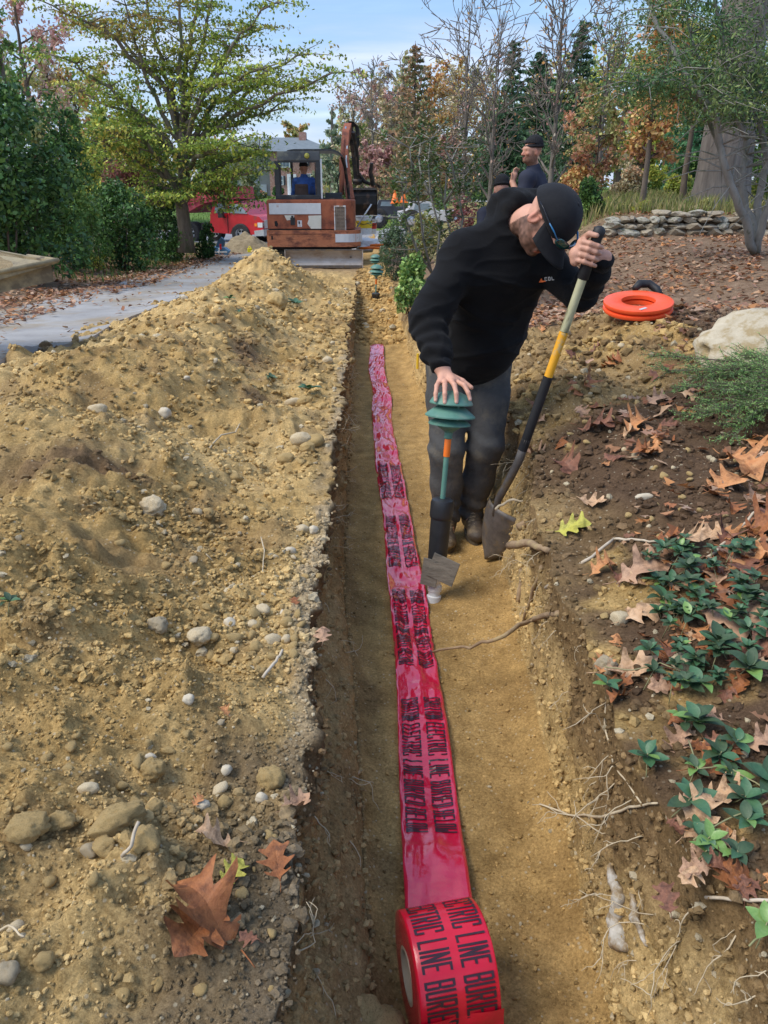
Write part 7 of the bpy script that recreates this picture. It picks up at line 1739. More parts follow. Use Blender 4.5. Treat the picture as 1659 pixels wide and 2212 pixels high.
# ---- left side
def dog_tint(P, c, r):
    w = ss(3.3, 5.8, P[:, 2]+1.2*vn3(P[:, 0]*.7, P[:, 1]*.7, P[:, 2]*1.3, 3))*(.25+.75*(r.rand(len(P)) < .55)); cl = (vn3(P[:, 0]*.8, P[:, 1]*.8, P[:, 2]*1.1, 5) > .05)
    o = np.array([.36, .19, .07])*r.uniform(.7, 1.2, (len(P), 1)); w = (w*cl*.8)[:, None]; return c*(1-w)+o*w
def dogwood():
    r = np.random.RandomState(5); Y = 18.5; b = at(402, 537, Y); z0 = float(hfun(b.x, Y))-.05; K = at(403, 400, Y).x-at(402, 400, Y).x
    t = thing('dogwood_tree', 'broad layered dogwood tree turning from green to orange beside the driveway', 'tree', (b.x, Y, z0))
    def L(px, py, dy=0): p = at(px, py, Y+dy); return Vector((p.x-b.x, dy, p.z-z0))
    tk_ = [L(402, 545), L(400, 500), L(392, 440), L(398, 380, .1), L(396, 320), L(392, 285)]
    MB().tube(tk_, [.22, .16, .14, .13, .12, .10], 12).build('trunk', pm('dogwood_bark', (.13, .10, .075), (.26, .21, .16), 12, .95, bump=.9, bscale=22, stretch=(1, 1, .3), dirt=(.10, .13, .06), dscale=4), t, True)
    ends = [((398, 330), (350, 240), (300, 120), (270, 10), -.3), ((395, 300), (370, 190), (330, 70), (300, -60), .5), ((394, 300), (395, 200), (385, 90), (392, -60), -.5), ((394, 290), (410, 190), (440, 80), (470, -40), .4), ((396, 300), (440, 200), (500, 100), (590, 0), -.6),
            ((396, 330), (450, 240), (520, 190), (640, 120), .2), ((396, 340), (460, 280), (560, 225), (715, 155), -.5), ((396, 350), (440, 300), (520, 260), (600, 230), .8), ((398, 350), (340, 300), (270, 240), (170, 200), .5), ((396, 345), (330, 270), (240, 190), (130, 120), -.7),
            ((394, 400), (340, 370), (290, 340), (200, 300), -.8), ((396, 410), (440, 370), (500, 350), (560, 330), .4), ((394, 430), (350, 350), (300, 300), (230, 290), -1.2), ((396, 440), (430, 400), (470, 390), (530, 380), -.9), ((394, 440), (350, 400), (320, 370), (300, 330), .9),
            ((396, 320), (430, 210), (480, 120), (560, 60), 1.4), ((396, 320), (360, 200), (270, 90), (180, 50), 1.2), ((396, 330), (420, 250), (460, 180), (560, 150), -1.5), ((396, 380), (420, 340), (450, 330), (500, 310), -1.6), ((396, 360), (370, 310), (330, 280), (280, 260), 1.6),
            ((396, 300), (400, 160), (420, 30), (450, -100), 1.0), ((396, 310), (350, 180), (220, 60), (120, 20), -.2), ((396, 330), (470, 260), (560, 180), (660, 190), 1.2), ((396, 420), (450, 410), (480, 430), (490, 450), -.3), ((396, 450), (370, 430), (340, 440), (320, 430), -1.4)]
    m = MB(); C_ = []
    for (a, b_, c, d, dy) in ends:
        p = [L(*a), L(*b_, dy*.4), L(*c, dy*.8), L(*d, dy)]; pts = []
        for k in range(13):
            s = k/12*3; i = min(int(s), 2); f = s-i; pts.append(p[i].lerp(p[i+1], f)+Vector(r.normal(size=3))*.03)
        m.tube(pts, [.062*(1-.85*k/12)+.008 for k in range(13)], 6, cap=False)
        ln = (p[3]-p[0]).length
        for k in range(4, 13):
            for s in range(3):
                dd = Vector((r.normal(), r.normal(), r.normal()*.12)).normalized()*r.uniform(.25, .95)*(.5+.5*k/12); e = pts[k]+dd+Vector((0, 0, .1)); m.tube([pts[k], pts[k].lerp(e, .5)+Vector((0, 0, .03)), e], [.014, .009, .004], 4, cap=False)
                C_.append((e, .32*r.uniform(.7, 1.3)))
            if k > 6: C_.append((pts[k]+Vector((0, 0, .08)), .3))
    m.build('branches', MATS['dogwood_bark'], t, True)
    n = 34000; c = np.array([q[0][:] for q in C_]); s = np.array([q[1] for q in C_]); i = r.choice(len(c), n); o = r.normal(size=(n, 3))*np.array([.62, .62, .08]); P = c[i]+o*s[i, None]
    P[:, 2] -= .10*(o[:, 0]**2+o[:, 1]**2)*s[i]
    leafcloud('crown', P, .078, DOG, t, LEAFM, 3, .9, .6, dog_tint)
dogwood()
bush('dense dark glossy evergreen filling the left edge above the leaf bank', -190, 148, 105, 12.0, 17000, .085, G_D+[(.06, .13, .04)], 'evergreen_shrub', 1, LEAFG, lumps=26, depth=.9)
bush('drooping green viney tree just right of the dark evergreen', 70, 205, 205, 14.5, 7500, .07, G_M+G_D, 'viny_shrub', 2, lumps=18)
bush('dark green rounded shrub left of the dogwood trunk', 148, 330, 378, 16.0, 8500, .075, G_D, 'shrub', 3, LEAFG, lumps=16)
bush('dark shrub close behind the dogwood trunk', 262, 412, 395, 18.9, 6500, .075, G_D+[(.06, .11, .04)], 'shrub', 4, LEAFG, lumps=14)
bush('maroon tinged burning bush rising behind the dark shrubs', 205, 345, 312, 19.6, 5000, .075, MAR, 'shrub', 5, lumps=14)
bush('small dark shrub between the dogwood trunk and the blue machine', 408, 462, 478, 19.4, 1400, .07, G_D, 'shrub', 6, lumps=8)
bush('yellow-green shrub seen between the evergreen and the maroon bush', 120, 235, 345, 24, 4200, .10, G_Y+G_M, 'shrub', 7, lumps=12)
bush('low green shrub under the evergreen at the bank top', -40, 110, 455, 14, 3200, .06, G_D+G_M, 'shrub', 8, lumps=10)
bush('yellowish weedy shrub low beside the dark rounded one', 150, 230, 440, 15, 1500, .06, G_Y+G_M, 'shrub', 9, lumps=8)
tree('tall_tree', 'tall slender leaning tree with sparse green sprays at the upper left corner', 45, -30, 14.5, .08, 16, .3, .98, (20, 50), .16, 'column', 1500, .075, G_M, seed=11, clump=.3)
tree('maple_tree', 'pinkish red maple behind the evergreen at the upper left', 95, 10, 32, .20, 16, .2, .97, (30, 70), .30, 'round', 4200, .17, PNK+[(.2, .2, .08)], seed=12)
tree('oak_tree', 'olive and orange tree behind the left shrubs', 185, 165, 40, .25, 18, .15, .97, (35, 80), .42, 'round', 7000, .20, ORG+OLV, seed=13)
tree('broadleaf_tree', 'olive green tree behind the dogwood crown', 300, 285, 44, .25, 18, .12, .97, (35, 80), .45, 'round', 7500, .22, OLV+G_M, seed=14)
tree('broadleaf_tree', 'yellow-green tree low behind the maroon bush', 235, 290, 30, .2, 16, .08, .97, (35, 80), .5, 'round', 5000, .16, G_Y+G_M, seed=15)
tree('broadleaf_tree', 'green tree far left behind the dark evergreen', 20, 150, 28, .2, 16, .08, .97, (35, 80), .5, 'round', 5500, .16, G_M+OLV, seed=16)
tree('spruce_tree', 'blue-grey loose tree in front of the brick house', 545, 318, 70, .25, 18, .08, .97, (40, 80), .42, 'round', 4500, .26, [(.13, .15, .10), (.17, .19, .12), (.20, .20, .12)], seed=17, bark=BARKT)
tree('young_tree', 'grey-green tree left of the brick house front', 470, 330, 66, .22, 16, .08, .97, (40, 80), .45, 'round', 4500, .26, OLV+G_M, seed=18)
tree('maple_tree', 'small orange-tan tree rising behind the house chimney', 646, 276, 120, .5, 14, .2, .97, (30, 70), .3, 'round', 2600, .5, ORG+OLV, seed=19)
bush('round dark clipped shrub beside the house door', 586, 612, 398, 84, 900, .30, G_D, 'shrub', 20, lumps=6, stems=2)
bush('low reddish foundation shrubs by the house wall', 540, 584, 412, 83, 900, .28, RUS+G_D, 'shrub', 21, lumps=6, stems=2)
# ---- far trees in the middle
tree('spruce_tree', 'pale blue-green spruce at the left end of the far tree line', 722, 232, 58, .3, 20, .06, .97, (50, 85), .26, 'cone', 5200, .26, [(.10, .14, .10), (.15, .18, .12), (.19, .2, .13)], seed=22, bark=BARKT)
FAR = [(768, 205, 62, 'bare grey-pink tree of the far line just right of the boom', PNK+TAN_, 1500), (812, 185, 58, 'tan thinly leaved tree of the far line behind the boom', TAN_+PNK, 2400), (845, 225, 50, 'reddish shrubby tree of the far line above the bucket', [(.26, .13, .11), (.3, .17, .14)]+TAN_, 3600),
       (775, 290, 54, 'olive low tree of the far line by the excavator bucket', OLV+TAN_, 3600), (935, 185, 60, 'tan tree right of the tall reddish pine', TAN_+ORG, 3800), (985, 160, 66, 'orange autumn tree with green tip in the far line', ORG+TAN_, 4200), (1035, 170, 70, 'orange-brown tree behind the bare branches', ORG+OLV, 3800), (820, 330, 46, 'dusky rose bush-like tree low in the far line', [(.24, .13, .12), (.28, .18, .14)], 3600),
       (900, 290, 48, 'grey-brown tangled tree low in the far line', TAN_+OLV, 3800), (975, 300, 44, 'pale tan tangled tree behind the leafy shrub', TAN_+PNK, 3800)]
for k, (px, yt, Y, lab, pal, n) in enumerate(FAR):
    tree('autumn_tree', lab, px, yt, Y, .18, 18, .08, .98, (20, 62), .34, 'round', n, .24, pal, BARKT, 30+k, sub=4, twig=2, minr=.018, tsides=6)
conifer('tall pine with reddish needles standing above the far tree line', 893, 88, 40, 175, 4200, .24, [(.12, .10, .05), (.17, .12, .06), (.08, .10, .045), (.24, .14, .08)], 41, bare=.15)
conifer('dark spruce with a sharp tip left of the pair of spruces', 1095, 78, 36, 150, 4800, .20, CON, 42); conifer('dark spruce close behind the bearded person', 1150, 105, 33, 190, 6500, .20, CON, 43); conifer('tallest dark conifer rising behind the cap of the worker', 1232, 35, 30, 170, 6500, .18, CON+[(.08, .10, .05)], 44)
conifer('broad dark evergreen low behind the standing person', 1085, 230, 27, 230, 6500, .16, CON, 45)
conifer('green fir far right behind the oak trunk', 1490, 190, 30, 220, 5200, .17, [(.03, .09, .04), (.05, .13, .06), (.04, .10, .045)], 46)
for k, (px, yt, Y, sp, lab) in enumerate([(1000, 55, 26, .34, 'bare many-branched tree left of the dark spruces'), (1190, 0, 21, .40, 'wide bare grey tree branching above the standing person'), (1060, 130, 23, .38, 'bare grey tree with upswept twigs behind the leafy shrub'), (1290, 60, 24, .30, 'thin bare tree right of the tallest conifer'), (868, 140, 44, .22, 'bare slim tree against the sky at the far line'), (806, 165, 48, .2, 'thin bare tree poking above the far line near the boom')]):
    tree('bare_tree', lab, px, yt, Y, .050+.0012*Y, 20, .10, .95, (14, 48), sp, 'vase', 260 if k < 4 else 120, .09, PNK+ORG, BARKT, 60+k, sub=5, twig=4, minr=.009 if Y < 30 else .014, tsides=6, curve=.5, wob=.10)
# ---- right side
tree('oak_sapling', 'slender oak with rusty brown leaves rising beyond the stone wall', 1392, -120, 16.0, .062, 30, .22, .98, (45, 85), .17, 'column', 6200, .095, RUS+ORG+[(.28, .14, .12)], seed=71, clump=.42, sub=3, wob=.1)
tree('oak_sapling', 'thin rusty oak leaning left of the big trunk', 1285, 200, 17.5, .05, 18, .15, .97, (45, 80), .3, 'round', 3400, .09, RUS+OLV, seed=72, clump=.4)
tree('oak_sapling', 'young tree with a straight bare stem and orange leaves near the big oak trunk', 1478, 60, 18.5, .085, 16, .45, .97, (40, 80), .24, 'round', 2600, .11, ORG+G_Y, seed=73, lean=(.06, 0))
for k, (px, yt, Y, pal, lab, n) in enumerate([(1330, 140, 40, G_Y+OLV, 'yellow tree in the woods behind the rusty oak', 5000), (1440, 90, 44, ORG+G_Y, 'orange and yellow tree in the woods above the wall', 5500), (1530, 60, 40, G_Y+G_M, 'yellow-green tree behind the big oak trunk', 5500), (1640, 90, 36, G_M+OLV, 'green tree in the woods at the right edge', 5200),
    (1260, 230, 42, OLV+TAN_, 'olive tree low behind the worker cap', 4500), (1385, 260, 32, G_Y+TAN_, 'pale yellow understorey tree by the rusty oak', 4500), (1600, 270, 30, G_Y+G_M, 'bright understorey tree behind the grey multi-stemmed tree', 4800), (1720, 150, 28, G_M+G_D, 'dark green tree just cut by the right edge', 4500), (1180, 270, 38, OLV+TAN_, 'olive tree behind the dark spruces', 4000)]):
    tree('woodland_tree', lab, px, yt, Y, .2, 18, .08, .97, (30, 78), .42, 'round', n, .19, pal, seed=80+k, tsides=6)
def big_oak():
    Y = 17.2; b = at(1553, 445, Y); z0 = float(macro(b.x, Y))-.1; t = thing('oak_tree', 'massive old oak trunk with furrowed grey bark beyond the stone wall', 'tree', (b.x, Y, z0))
    n = 64; vs = []; hs_ = [0, .12, .3, .6, 1, 1.6, 2.3, 3.2, 4.2, 5.4, 7]; rr_ = [.76, .66, .585, .54, .51, .49, .47, .45, .43, .40, .35]
    hh = np.linspace(0, 7, 120)
    for h in hh:
        R_ = np.interp(h, hs_, rr_)
        for k in range(n):
            a = 2*math.pi*k/n; g = .028*(abs(float(vn3(math.cos(a)*7, math.sin(a)*7, h*.9, 4))))*2-.02+.05*max(0, 1-h*2)*math.sin(a*5); vs.append(((R_+g)*math.cos(a)-.02*h, (R_+g)*math.sin(a), h))
    fs = [(j*n+k, j*n+(k+1) % n, (j+1)*n+(k+1) % n, (j+1)*n+k) for j in range(119) for k in range(n)]
    MB().add(vs, fs).build('trunk', BARKO, t, True)
    r = np.random.RandomState(9); m = MB(); C_ = []
    for k in range(16):
        az = r.uniform(0, 6.28); p = Vector((-.1, 0, 4.2+2.6*r.rand())); d = Vector((math.cos(az), math.sin(az), .35)); L = r.uniform(1.8, 3.6); pts = [p+d*L*q/5+Vector(r.normal(size=3))*.08*q-Vector((0, 0, .03*q*q*.6)) for q in range(6)]; m.tube(pts, [.12, .09, .07, .05, .03, .015], 7); C_ += pts[2:]
    m.build('branches', BARKO, t, True); C_ = np.array([c[:] for c in C_]); i = r.choice(len(C_), 7000); P = C_[i]+r.normal(size=(7000, 3))*np.array([.55, .55, .35]); leafcloud('crown', P, .12, G_M+G_D+OLV, t, LEAFM, 5)
big_oak()
def multi_stem():
    Y = 10.3; b = at(1628, 545, Y); z0 = float(hfun(b.x, Y))-.04; t = thing('small_tree', 'small grey multi-stemmed tree with green needles in front of the stone wall', 'tree', (b.x, Y, z0)); r = np.random.RandomState(3)
    def L(px, py, dy=0): p = at(px, py, Y+dy); return Vector((p.x-b.x, dy, p.z-z0))
    stems = [[(1628, 545), (1612, 480), (1590, 430), (1560, 340), (1548, 250), (1500, 190), (1440, 90), (1390, -20)], [(1630, 540), (1622, 470), (1600, 400), (1612, 300), (1590, 200), (1560, 100), (1540, -40)], [(1634, 545), (1650, 470), (1690, 380), (1720, 250), (1740, 100)], [(1630, 540), (1640, 440), (1655, 350), (1640, 220), (1650, 90), (1640, -40)], [(1560, 340), (1520, 230), (1470, 180), (1420, 170), (1380, 190)], [(1612, 300), (1560, 210), (1500, 110), (1470, 0)]]
    m = MB(); C_ = []
    for k, s in enumerate(stems):
        pts = [L(x, y, [.0, .1, .15, .2, .25, .2, .1, 0][min(i, 7)]*(1 if k % 2 else -1.6)) for i, (x, y) in enumerate(s)]; n = len(pts); Q = []
        for i in range(n-1):
            for q in range(3): Q.append(pts[i].lerp(pts[i+1], q/3)+Vector(r.normal(size=3))*.012)
        Q.append(pts[-1]); w = .052 if k < 4 else .024; m.tube(Q, [w*(1-.8*i/len(Q))+.006 for i in range(len(Q))], 8)
        for i in range(len(Q)//3, len(Q)):
            for _ in range(5):
                d = Vector((r.normal(), r.normal(), r.normal()*.35-.05)).normalized()*r.uniform(.3, .85); e = Q[i]+d; m.tube([Q[i], Q[i]+d*.5+Vector((0, 0, .06)), e], [.010, .006, .003], 4, cap=False); C_ += [(Q[i].lerp(e, f)) for f in (.4, .7, 1)]
    m.build('trunk', BARKG, t, True); c = np.array([q[:] for q in C_]); c = c[c[:, 2] > 1.55]; n = 19000; i = r.choice(len(c), n); P = c[i]+r.normal(size=(n, 3))*np.array([.13, .13, .06])
    leafcloud('crown', P, .055, [(.03, .065, .025), (.045, .085, .03), (.07, .11, .035), (.11, .14, .045), (.025, .055, .022)], t, LEAFM, 6, .3, .3)
multi_stem()
bush('orange-brown bush right of the standing person', 1195, 1300, 345, 18, 3600, .085, ORG+RUS+OLV, 'shrub', 91, lumps=14); bush('dark green bush tucked behind the worker cap', 1235, 1318, 378, 15.3, 3200, .06, G_D+G_M, 'shrub', 92, lumps=12)
bush('rusty leaved bush beyond the wall near the slim oak', 1320, 1410, 355, 22, 3000, .09, RUS+TAN_, 'shrub', 93, lumps=12); bush('green conical bush in the weeds behind the wall', 1375, 1440, 345, 24, 3200, .08, G_M+G_Y, 'shrub', 94, lumps=10)
bush('yellow-green bush right of the big oak trunk', 1600, 1720, 330, 18, 4200, .08, G_Y+G_M, 'shrub', 95, lumps=14); bush('dark thicket behind the big oak trunk', 1450, 1530, 320, 23, 3500, .09, G_D+G_M, 'shrub', 96, lumps=12)
bush('olive thicket left of the big oak trunk', 1420, 1500, 370, 20, 2800, .08, OLV+G_Y, 'shrub', 97, lumps=12); bush('tall evergreen mass at the far right edge', 1640, 1800, 260, 20, 4200, .09, G_D+G_M, 'shrub', 98, lumps=14)
r = np.random.RandomState(44)
for k in range(16):
    xx = 1300+k*24+r.uniform(-8, 8); bush('small weedy clump in the meadow behind the stone wall', xx-26, xx+26, r.uniform(425, 452), r.uniform(14.9, 17.5), 520, .06, [G_Y, TAN_, OLV, ORG+TAN_][k % 4], 'weed_clump', 400+k, lumps=7, stems=4, group='weed clumps behind the wall', cat='plant')
# shrubs by the trench in the middle
t = bush('low pale green leafy shrub at the trench side behind the worker', 850, 930, 545, 9.2, 2600, .055, [(.12, .20, .05), (.18, .26, .07), (.08, .15, .04), (.24, .30, .10)], 'shrub', 101, LEAFG, lumps=16, stems=9, zb=-.05)
bush('dark feathery yew between the gear and the leafy shrub', 812, 888, 455, 13.5, 3400, .06, [(.035, .06, .03), (.05, .08, .035), (.06, .09, .05)], 'yew_shrub', 102, lumps=20, asp=.3)
bush('maroon-brown twiggy bush behind the leafy shrub', 945, 1060, 408, 13, 3000, .06, MAR+TAN_, 'shrub', 103, lumps=16); bush('dull green bush behind the worker shoulder', 1000, 1100, 430, 11.8, 2600, .06, G_D+OLV, 'shrub', 104, lumps=12)
bush('brownish weedy growth by the dark pickup', 880, 960, 440, 17, 1800, .08, TAN_+OLV, 'shrub', 105, lumps=12)
def rhodo():
    Y = 9.6; r = np.random.RandomState(8); b = at(945, 560, Y); z0 = float(macro(b.x, Y))-.03; t = thing('rhododendron', 'tall open shrub with glossy oval leaves and grey stems left of the worker shoulder', 'shrub', (b.x, Y, z0)); m = MB()
    def L(px, py, dy=0): p = at(px, py, Y+dy); return Vector((p.x-b.x, dy, p.z-z0))
    S = [[(935, 600), (915, 520), (905, 440), (890, 370), (885, 320)], [(940, 600), (950, 500), (930, 420), (925, 350), (930, 300)], [(945, 600), (975, 520), (960, 440), (965, 370), (990, 315)], [(940, 600), (900, 540), (875, 470), (870, 420), (880, 395)], [(950, 600), (990, 540), (1000, 470), (990, 420), (1005, 375)], [(930, 420), (910, 380), (905, 340), (910, 300)], [(960, 440), (985, 400), (975, 350), (960, 320)]]
    tips = []
    for k, s in enumerate(S):
        pts = [L(x, y, (k % 3-1)*.12*i) for i, (x, y) in enumerate(s)]; m.tube(pts, [.018-.003*i for i in range(len(pts))], 6)
        for i in range(1, len(pts)):
            for _ in range(5):
                e = pts[i]+Vector((r.normal()*.16, r.normal()*.16, abs(r.normal())*.12)); m.tube([pts[i], e], [.006, .003], 4); tips.append(e)
    m.build('stems', BARKG, t, True)
    V = []; F = []; Cc = []
    for e in tips:
        if e.z < .55 and r.rand() < .5: continue
        for j in range(11):
            az = j*2.4+r.rand(); el = r.uniform(.0, 1.0); d = Vector((math.cos(az)*math.cos(el), math.sin(az)*math.cos(el), math.sin(el))); o = e+Vector((0, 0, -.02*j*.6)); Ls = r.uniform(.055, .09); s = d.cross(Vector((0, 0, 1))).normalized()*Ls*.22; n0 = len(V); c = np.array([(.05, .10, .03), (.08, .15, .04), (.14, .22, .06), (.25, .16, .05)][r.choice(4, p=[.4, .35, .2, .05])])
            dn = Vector((0, 0, -.25*Ls)); V += [o, o+d*Ls*.35+s, o+d*Ls*.75+s*.9+dn*.4, o+d*Ls+dn, o+d*Ls*.75-s*.9+dn*.4, o+d*Ls*.35-s]; F += [(n0, n0+1, n0+2, n0+3), (n0, n0+3, n0+4, n0+5)]; Cc += [c]*6
    put('foliage', np_mesh('foliage', np.array([v[:] for v in V]), np.array(F), LEAFG, False, np.array(Cc)), t)
rhodo()
# far woods as one mass behind everything
def woods(label, px0, px1, yt, Y, n, size, pal, seed, jag=26):
    r = np.random.RandomState(seed); px = r.uniform(px0, px1, n); a = at(0, 400, Y); P = []
    base = [at(x, 400, Y) for x in np.linspace(px0, px1, 60)]; X = np.interp(px, np.linspace(px0, px1, 60), [b.x for b in base]); dep = r.uniform(0, 8, n); z0 = 1.5
    tops = at(0, yt, Y).z; top = tops+jag*.012*Y*.25*vn2(X*.22, X*0, seed)+jag*.006*Y*.2*vn2(X*.9, X*0, seed+1); q = r.rand(n)**.8; Z = z0+(top-z0)*q
    P = np.stack([X, Y+dep, Z], 1); o = leafcloud('woodland', P, size, pal, None, LEAFM, seed); tag(o, label, 'woods', kind='stuff')
woods('far woods behind the house and left trees', -700, 640, 290, 120, 9000, .9, OLV+G_M+ORG, 201); woods('far woods of mixed autumn colour behind the middle trees', 690, 1250, 255, 80, 9000, .55, TAN_+OLV+PNK, 202); woods('autumn woods closing off the right side', 1150, 2300, 215, 56, 14000, .42, OLV+G_Y+ORG+G_M, 203)
# meadow weeds behind the wall, grass by the driveway and lawn tufts
def blades(name, X, Y, h, pal, label, seed=0, w=.010, zf=macro):
    r = np.random.RandomState(seed); n = len(X); Z = zf(X, Y); H = h*r.uniform(.5, 1.3, n); a = r.uniform(0, 3.14, n); lx, ly = r.normal(size=n)*.25*H, r.normal(size=n)*.25*H; cx, cy = np.cos(a)*w, np.sin(a)*w
    V = np.stack([np.stack([X-cx, Y-cy, Z-.01], 1), np.stack([X+cx, Y+cy, Z-.01], 1), np.stack([X+lx*.5+cx*.6, Y+ly*.5+cy*.6, Z+H*.6], 1), np.stack([X+lx, Y+ly, Z+H], 1)], 1).reshape(-1, 3)
    pal = np.array(pal); c = pal[r.randint(len(pal), size=n)]*r.uniform(.7, 1.25, (n, 1)); o = put(name, np_mesh(name, V, np.arange(n*4).reshape(n, 4), LEAFM, False, np.repeat(c, 4, 0))); tag(o, label, 'grass', kind='stuff')
r = np.random.RandomState(15); n = 16000; blades('meadow_weeds', r.uniform(3.2, 16, n), 14.6+10*r.rand(n)**1.1, .27, [(.30, .28, .10), (.22, .24, .07), (.36, .30, .14), (.14, .19, .05)], 'tall yellow-green weeds behind the stone wall', 1, .014)
n = 2500; blades('grass', r.uniform(-7, -3.9, n), r.uniform(13, 24, n), .12, [(.10, .17, .04), (.14, .20, .05)], 'short grass among the leaves left of the driveway', 2, .012, hfun)
n = 7000; blades('lawn_grass', r.uniform(-14, 12, n), r.uniform(38, 60, n), .10, [(.13, .22, .05), (.16, .26, .06)], 'lawn grass across the road', 3, .03)
# ---- juniper at the right
def juniper():
    r = np.random.RandomState(6); b = ground_pt(1640, 905); t = thing('juniper', 'feathery green juniper branches spreading in from the right edge', 'juniper', b); m = MB(); P = []; D = []
    tips = [(1425, 835), (1440, 850), (1480, 900), (1500, 940), (1530, 870), (1560, 850), (1545, 960), (1590, 920), (1600, 860), (1620, 800), (1650, 780), (1640, 830), (1640, 950), (1580, 975), (1690, 850), (1700, 930), (1510, 860), (1570, 900), (1600, 960), (1660, 890), (1640, 770), (1610, 840), (1530, 910)]
    for k, (px, py) in enumerate(tips):
        g = ground_pt(px, py); e = Vector((g.x-b.x, g.y-b.y, g.z-b.z+.05+.10*r.rand())); s0 = Vector((.25+.1*r.rand(), .05*r.normal(), .02)); mid = s0.lerp(e, .5)+Vector((0, 0, .08)); pts = [s0, mid, e]; Q = [s0.lerp(mid, f/4) if f < 4 else mid.lerp(e, (f-4)/5) for f in range(10)]; m.tube(Q, [.006-.0005*i for i in range(10)], 5, cap=False)
        for i in range(3, 10):
            for _ in range(7):
                d = ((e-mid).normalized()+Vector(r.normal(size=3))*.55); d.z *= .5; d.normalize(); L = r.uniform(.06, .13); q0 = Q[i]; m.tube([q0, q0+d*L], [.0016, .001], 3, cap=False)
                for f in np.linspace(.1, 1, 12): c = q0+d*L*f; P.append(c[:]); D.append(d[:])
    m.build('branches', BARK, t, True); P = np.repeat(np.array(P), 2, 0); D = np.repeat(np.array(D), 2, 0); n = len(P); dd = D*.8+r.normal(size=(n, 3))*.55; dd /= np.linalg.norm(dd, axis=1)[:, None]; s = np.cross(dd, r.normal(size=(n, 3))); s /= np.linalg.norm(s, axis=1)[:, None]; L = r.uniform(.008, .018, n)[:, None]
    V = np.stack([P, P+dd*L*.5+s*.0016, P+dd*L, P+dd*L*.5-s*.0016], 1).reshape(-1, 3); pal = np.array([(.18, .33, .10), (.25, .42, .12), (.34, .48, .17), (.14, .26, .10)]); c = pal[r.randint(4, size=n)]*r.uniform(.7, 1.3, (n, 1))
    put('foliage', np_mesh('foliage', V, np.arange(n*4).reshape(n, 4), LEAFM, False, np.repeat(c, 4, 0)), t)
juniper()
# ---- periwinkle groundcover: every plant a thing, every leaf a part
VM = [pm('vinca_dark', (.030, .062, .026), (.055, .10, .042), 6, .55, coat=.05, bump=.2, bscale=60), pm('vinca_mid', (.04, .115, .05), (.07, .16, .07), 6, .48, coat=.1, bump=.2, bscale=60), pm('vinca_light', (.12, .24, .05), (.20, .32, .09), 6, .45, coat=.1)]
VSTEM = pm('vine_stem', (.20, .22, .09), (.32, .28, .15), 20, .7)
def vleaf(mt, k):
    V = []; n = 7
    for i in range(n+1):
        x = i/n; w = .27*math.sin(math.pi*x**.82)**.85; z = .10*math.sin(x*2.6)*(1 if k != 1 else -.4)-.12*x*x*(k == 2)
        V += [(x, w, z+.10*w/.27), (x, 0, z), (x, -w, z+.10*w/.27)]
    F = [(i*3+q, i*3+q+1, (i+1)*3+q+1, (i+1)*3+q) for i in range(n) for q in (0, 1)]
    me = bpy.data.meshes.new('leaf'); me.from_pydata(V, [], F); me.materials.append(mt); me.polygons.foreach_set('use_smooth', [True]*len(F)); return me
VL = [[vleaf(m_, k) for k in range(3)] for m_ in VM]
def vinca(px, py, size, nl, label, grp=None, seed=0, pal=(.6, .35, .05), run=.5, lift=.02):
    r = np.random.RandomState(seed+500); p = ground_pt(px, py); d = (Vector((0, 0, CAMZ))-p).length; L0 = size/FPX*d; t = thing('periwinkle', label, 'plant', p, r.uniform(0, 6.28), grp)
    ln = L0*run*r.uniform(.7, 1.3); top = Vector((ln*.3, 0, lift+L0*.35)); st = [Vector((-ln, 0, -.005)), Vector((-ln*.3, 0, lift*.7)), top]; MB().tube(st, [.0012, .0012, .001], 5).build('stem', VSTEM, t, True)
    for k in range(nl):
        ring = k//4; az = k*1.571+ring*.78+r.uniform(-.25, .25); el = (.25, .75, 1.1)[min(ring, 2)]+r.uniform(-.2, .2); sc = L0*(1, .85, .6)[min(ring, 2)]*r.uniform(.8, 1.1); o = put('leaf', VL[r.choice(3, p=pal)][r.randint(3)], t)
        o.location = top-Vector((0, 0, L0*.16*(1-ring*.5))); o.rotation_euler = (r.uniform(-.3, .3), -el*.65, az); o.scale = (sc, sc, sc)
    return t
r = np.random.RandomState(31)
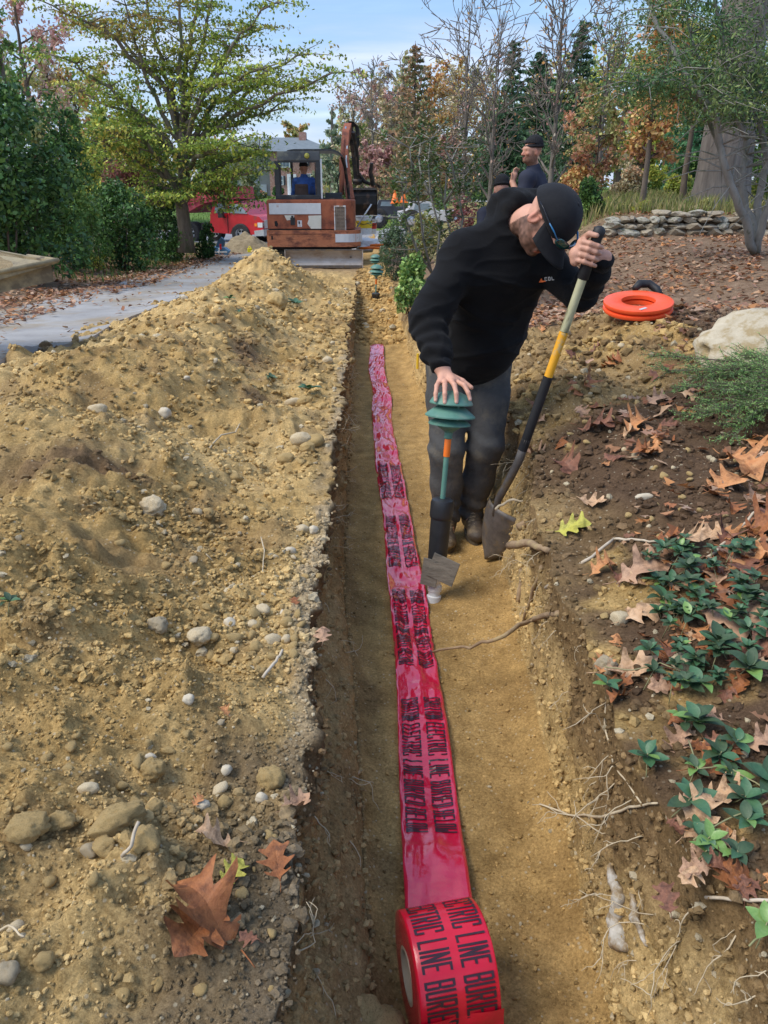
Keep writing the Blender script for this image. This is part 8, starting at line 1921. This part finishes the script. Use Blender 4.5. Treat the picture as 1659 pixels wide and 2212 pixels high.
NV = [(1498, 1600, 52, 9, 'dark rosette with five broad leaves on the bank below the pale stone', .6), (1392, 1678, 46, 8, 'pale-veined rosette hanging on the bank edge', .6), (1545, 1668, 50, 6, 'oval-leaved sprig beside the rust leaf low on the bank', .6), (1478, 1765, 54, 6, 'dark sprig at the lowest edge of the vine patch', .6), (1592, 1770, 50, 7, 'bright oval leaves right of the pale curled leaf', .4),
      (1640, 1740, 58, 7, 'glossy dark leaves at the right edge below the vines', .6), (1520, 1845, 44, 6, 'light green sprig trailing over the lower bank', .1), (1600, 1480, 56, 9, 'star-shaped dark rosette near the right edge', .7), (1550, 1440, 54, 9, 'dark star rosette beside the beige stone', .7), (1505, 1500, 40, 5, 'bright green two-leaved sprig below the beige stone', .1), (1310, 1510, 34, 5, 'small pale sprig trailing off the bank lip', .4), (1430, 1330, 44, 7, 'sprig left of the long pinkish leaf', .6), (1640, 2050, 46, 5, 'light green sprig at the bottom of the right edge', .1)]
for k, (px, py, sz, nl, lab, q) in enumerate(NV): vinca(px, py, sz, nl, lab, None, k, (q, .95-q, .05) if q > .2 else (.05, .15, .8))
k = 0
while k < 66:
    px, py = r.uniform(1395, 1659), r.uniform(1195, 1520)
    if px < 1395+(abs(py-1290)*.35) and py < 1500 and r.rand() < .7: continue
    vinca(px, py, r.uniform(20, 36), r.randint(6, 12), 'dark green periwinkle sprig within the dense groundcover patch', 'periwinkle in the dense patch', 40+k, (.62, .34, .04), lift=.015+.03*r.rand()); k += 1
for k in range(10): vinca(r.uniform(1440, 1659), r.uniform(1560, 1900), r.uniform(28, 44), r.randint(4, 8), 'periwinkle sprig scattered on the lower right bank', 'scattered periwinkle sprigs', 200+k, (.5, .35, .15))
for k, (px, py, sz, lab) in enumerate([(635, 665, 22, 'green leafy sprig sprouting from the far sand heap'), (500, 655, 14, 'small green sprig on the crest of the far heap'), (672, 865, 30, 'broad green leaves beside the egg-shaped stone'), (585, 835, 18, 'little green sprig on the dark streak of the upper heap'), (25, 1330, 26, 'green sprig at the left edge of the heap'), (515, 683, 14, 'tiny green leaves on the flank of the far heap')]): vinca(px, py, sz, 6, lab, None, 300+k, (.3, .6, .1))
# trailing vine runners on the right bank
for k, (pts, lab) in enumerate([(((1480, 1640), (1500, 1700), (1560, 1690), (1620, 1740), (1680, 1760)), 'green vine runner crossing the lower bank'), (((1300, 1480), (1360, 1490), (1420, 1475), (1480, 1500)), 'thin runner along the bank lip'), (((1490, 1850), (1560, 1800), (1640, 1770), (1690, 1740)), 'pale stem leaning over the lower right bank'), (((1610, 2075), (1650, 2055), (1700, 2040)), 'stem at the bottom right corner')]):
    q = [ground_pt(*p)+Vector((0, 0, .03)) for p in pts]; poly_root(q, [.0016]*len(q), VSTEM, lab, 'vine', 5, 'vine')
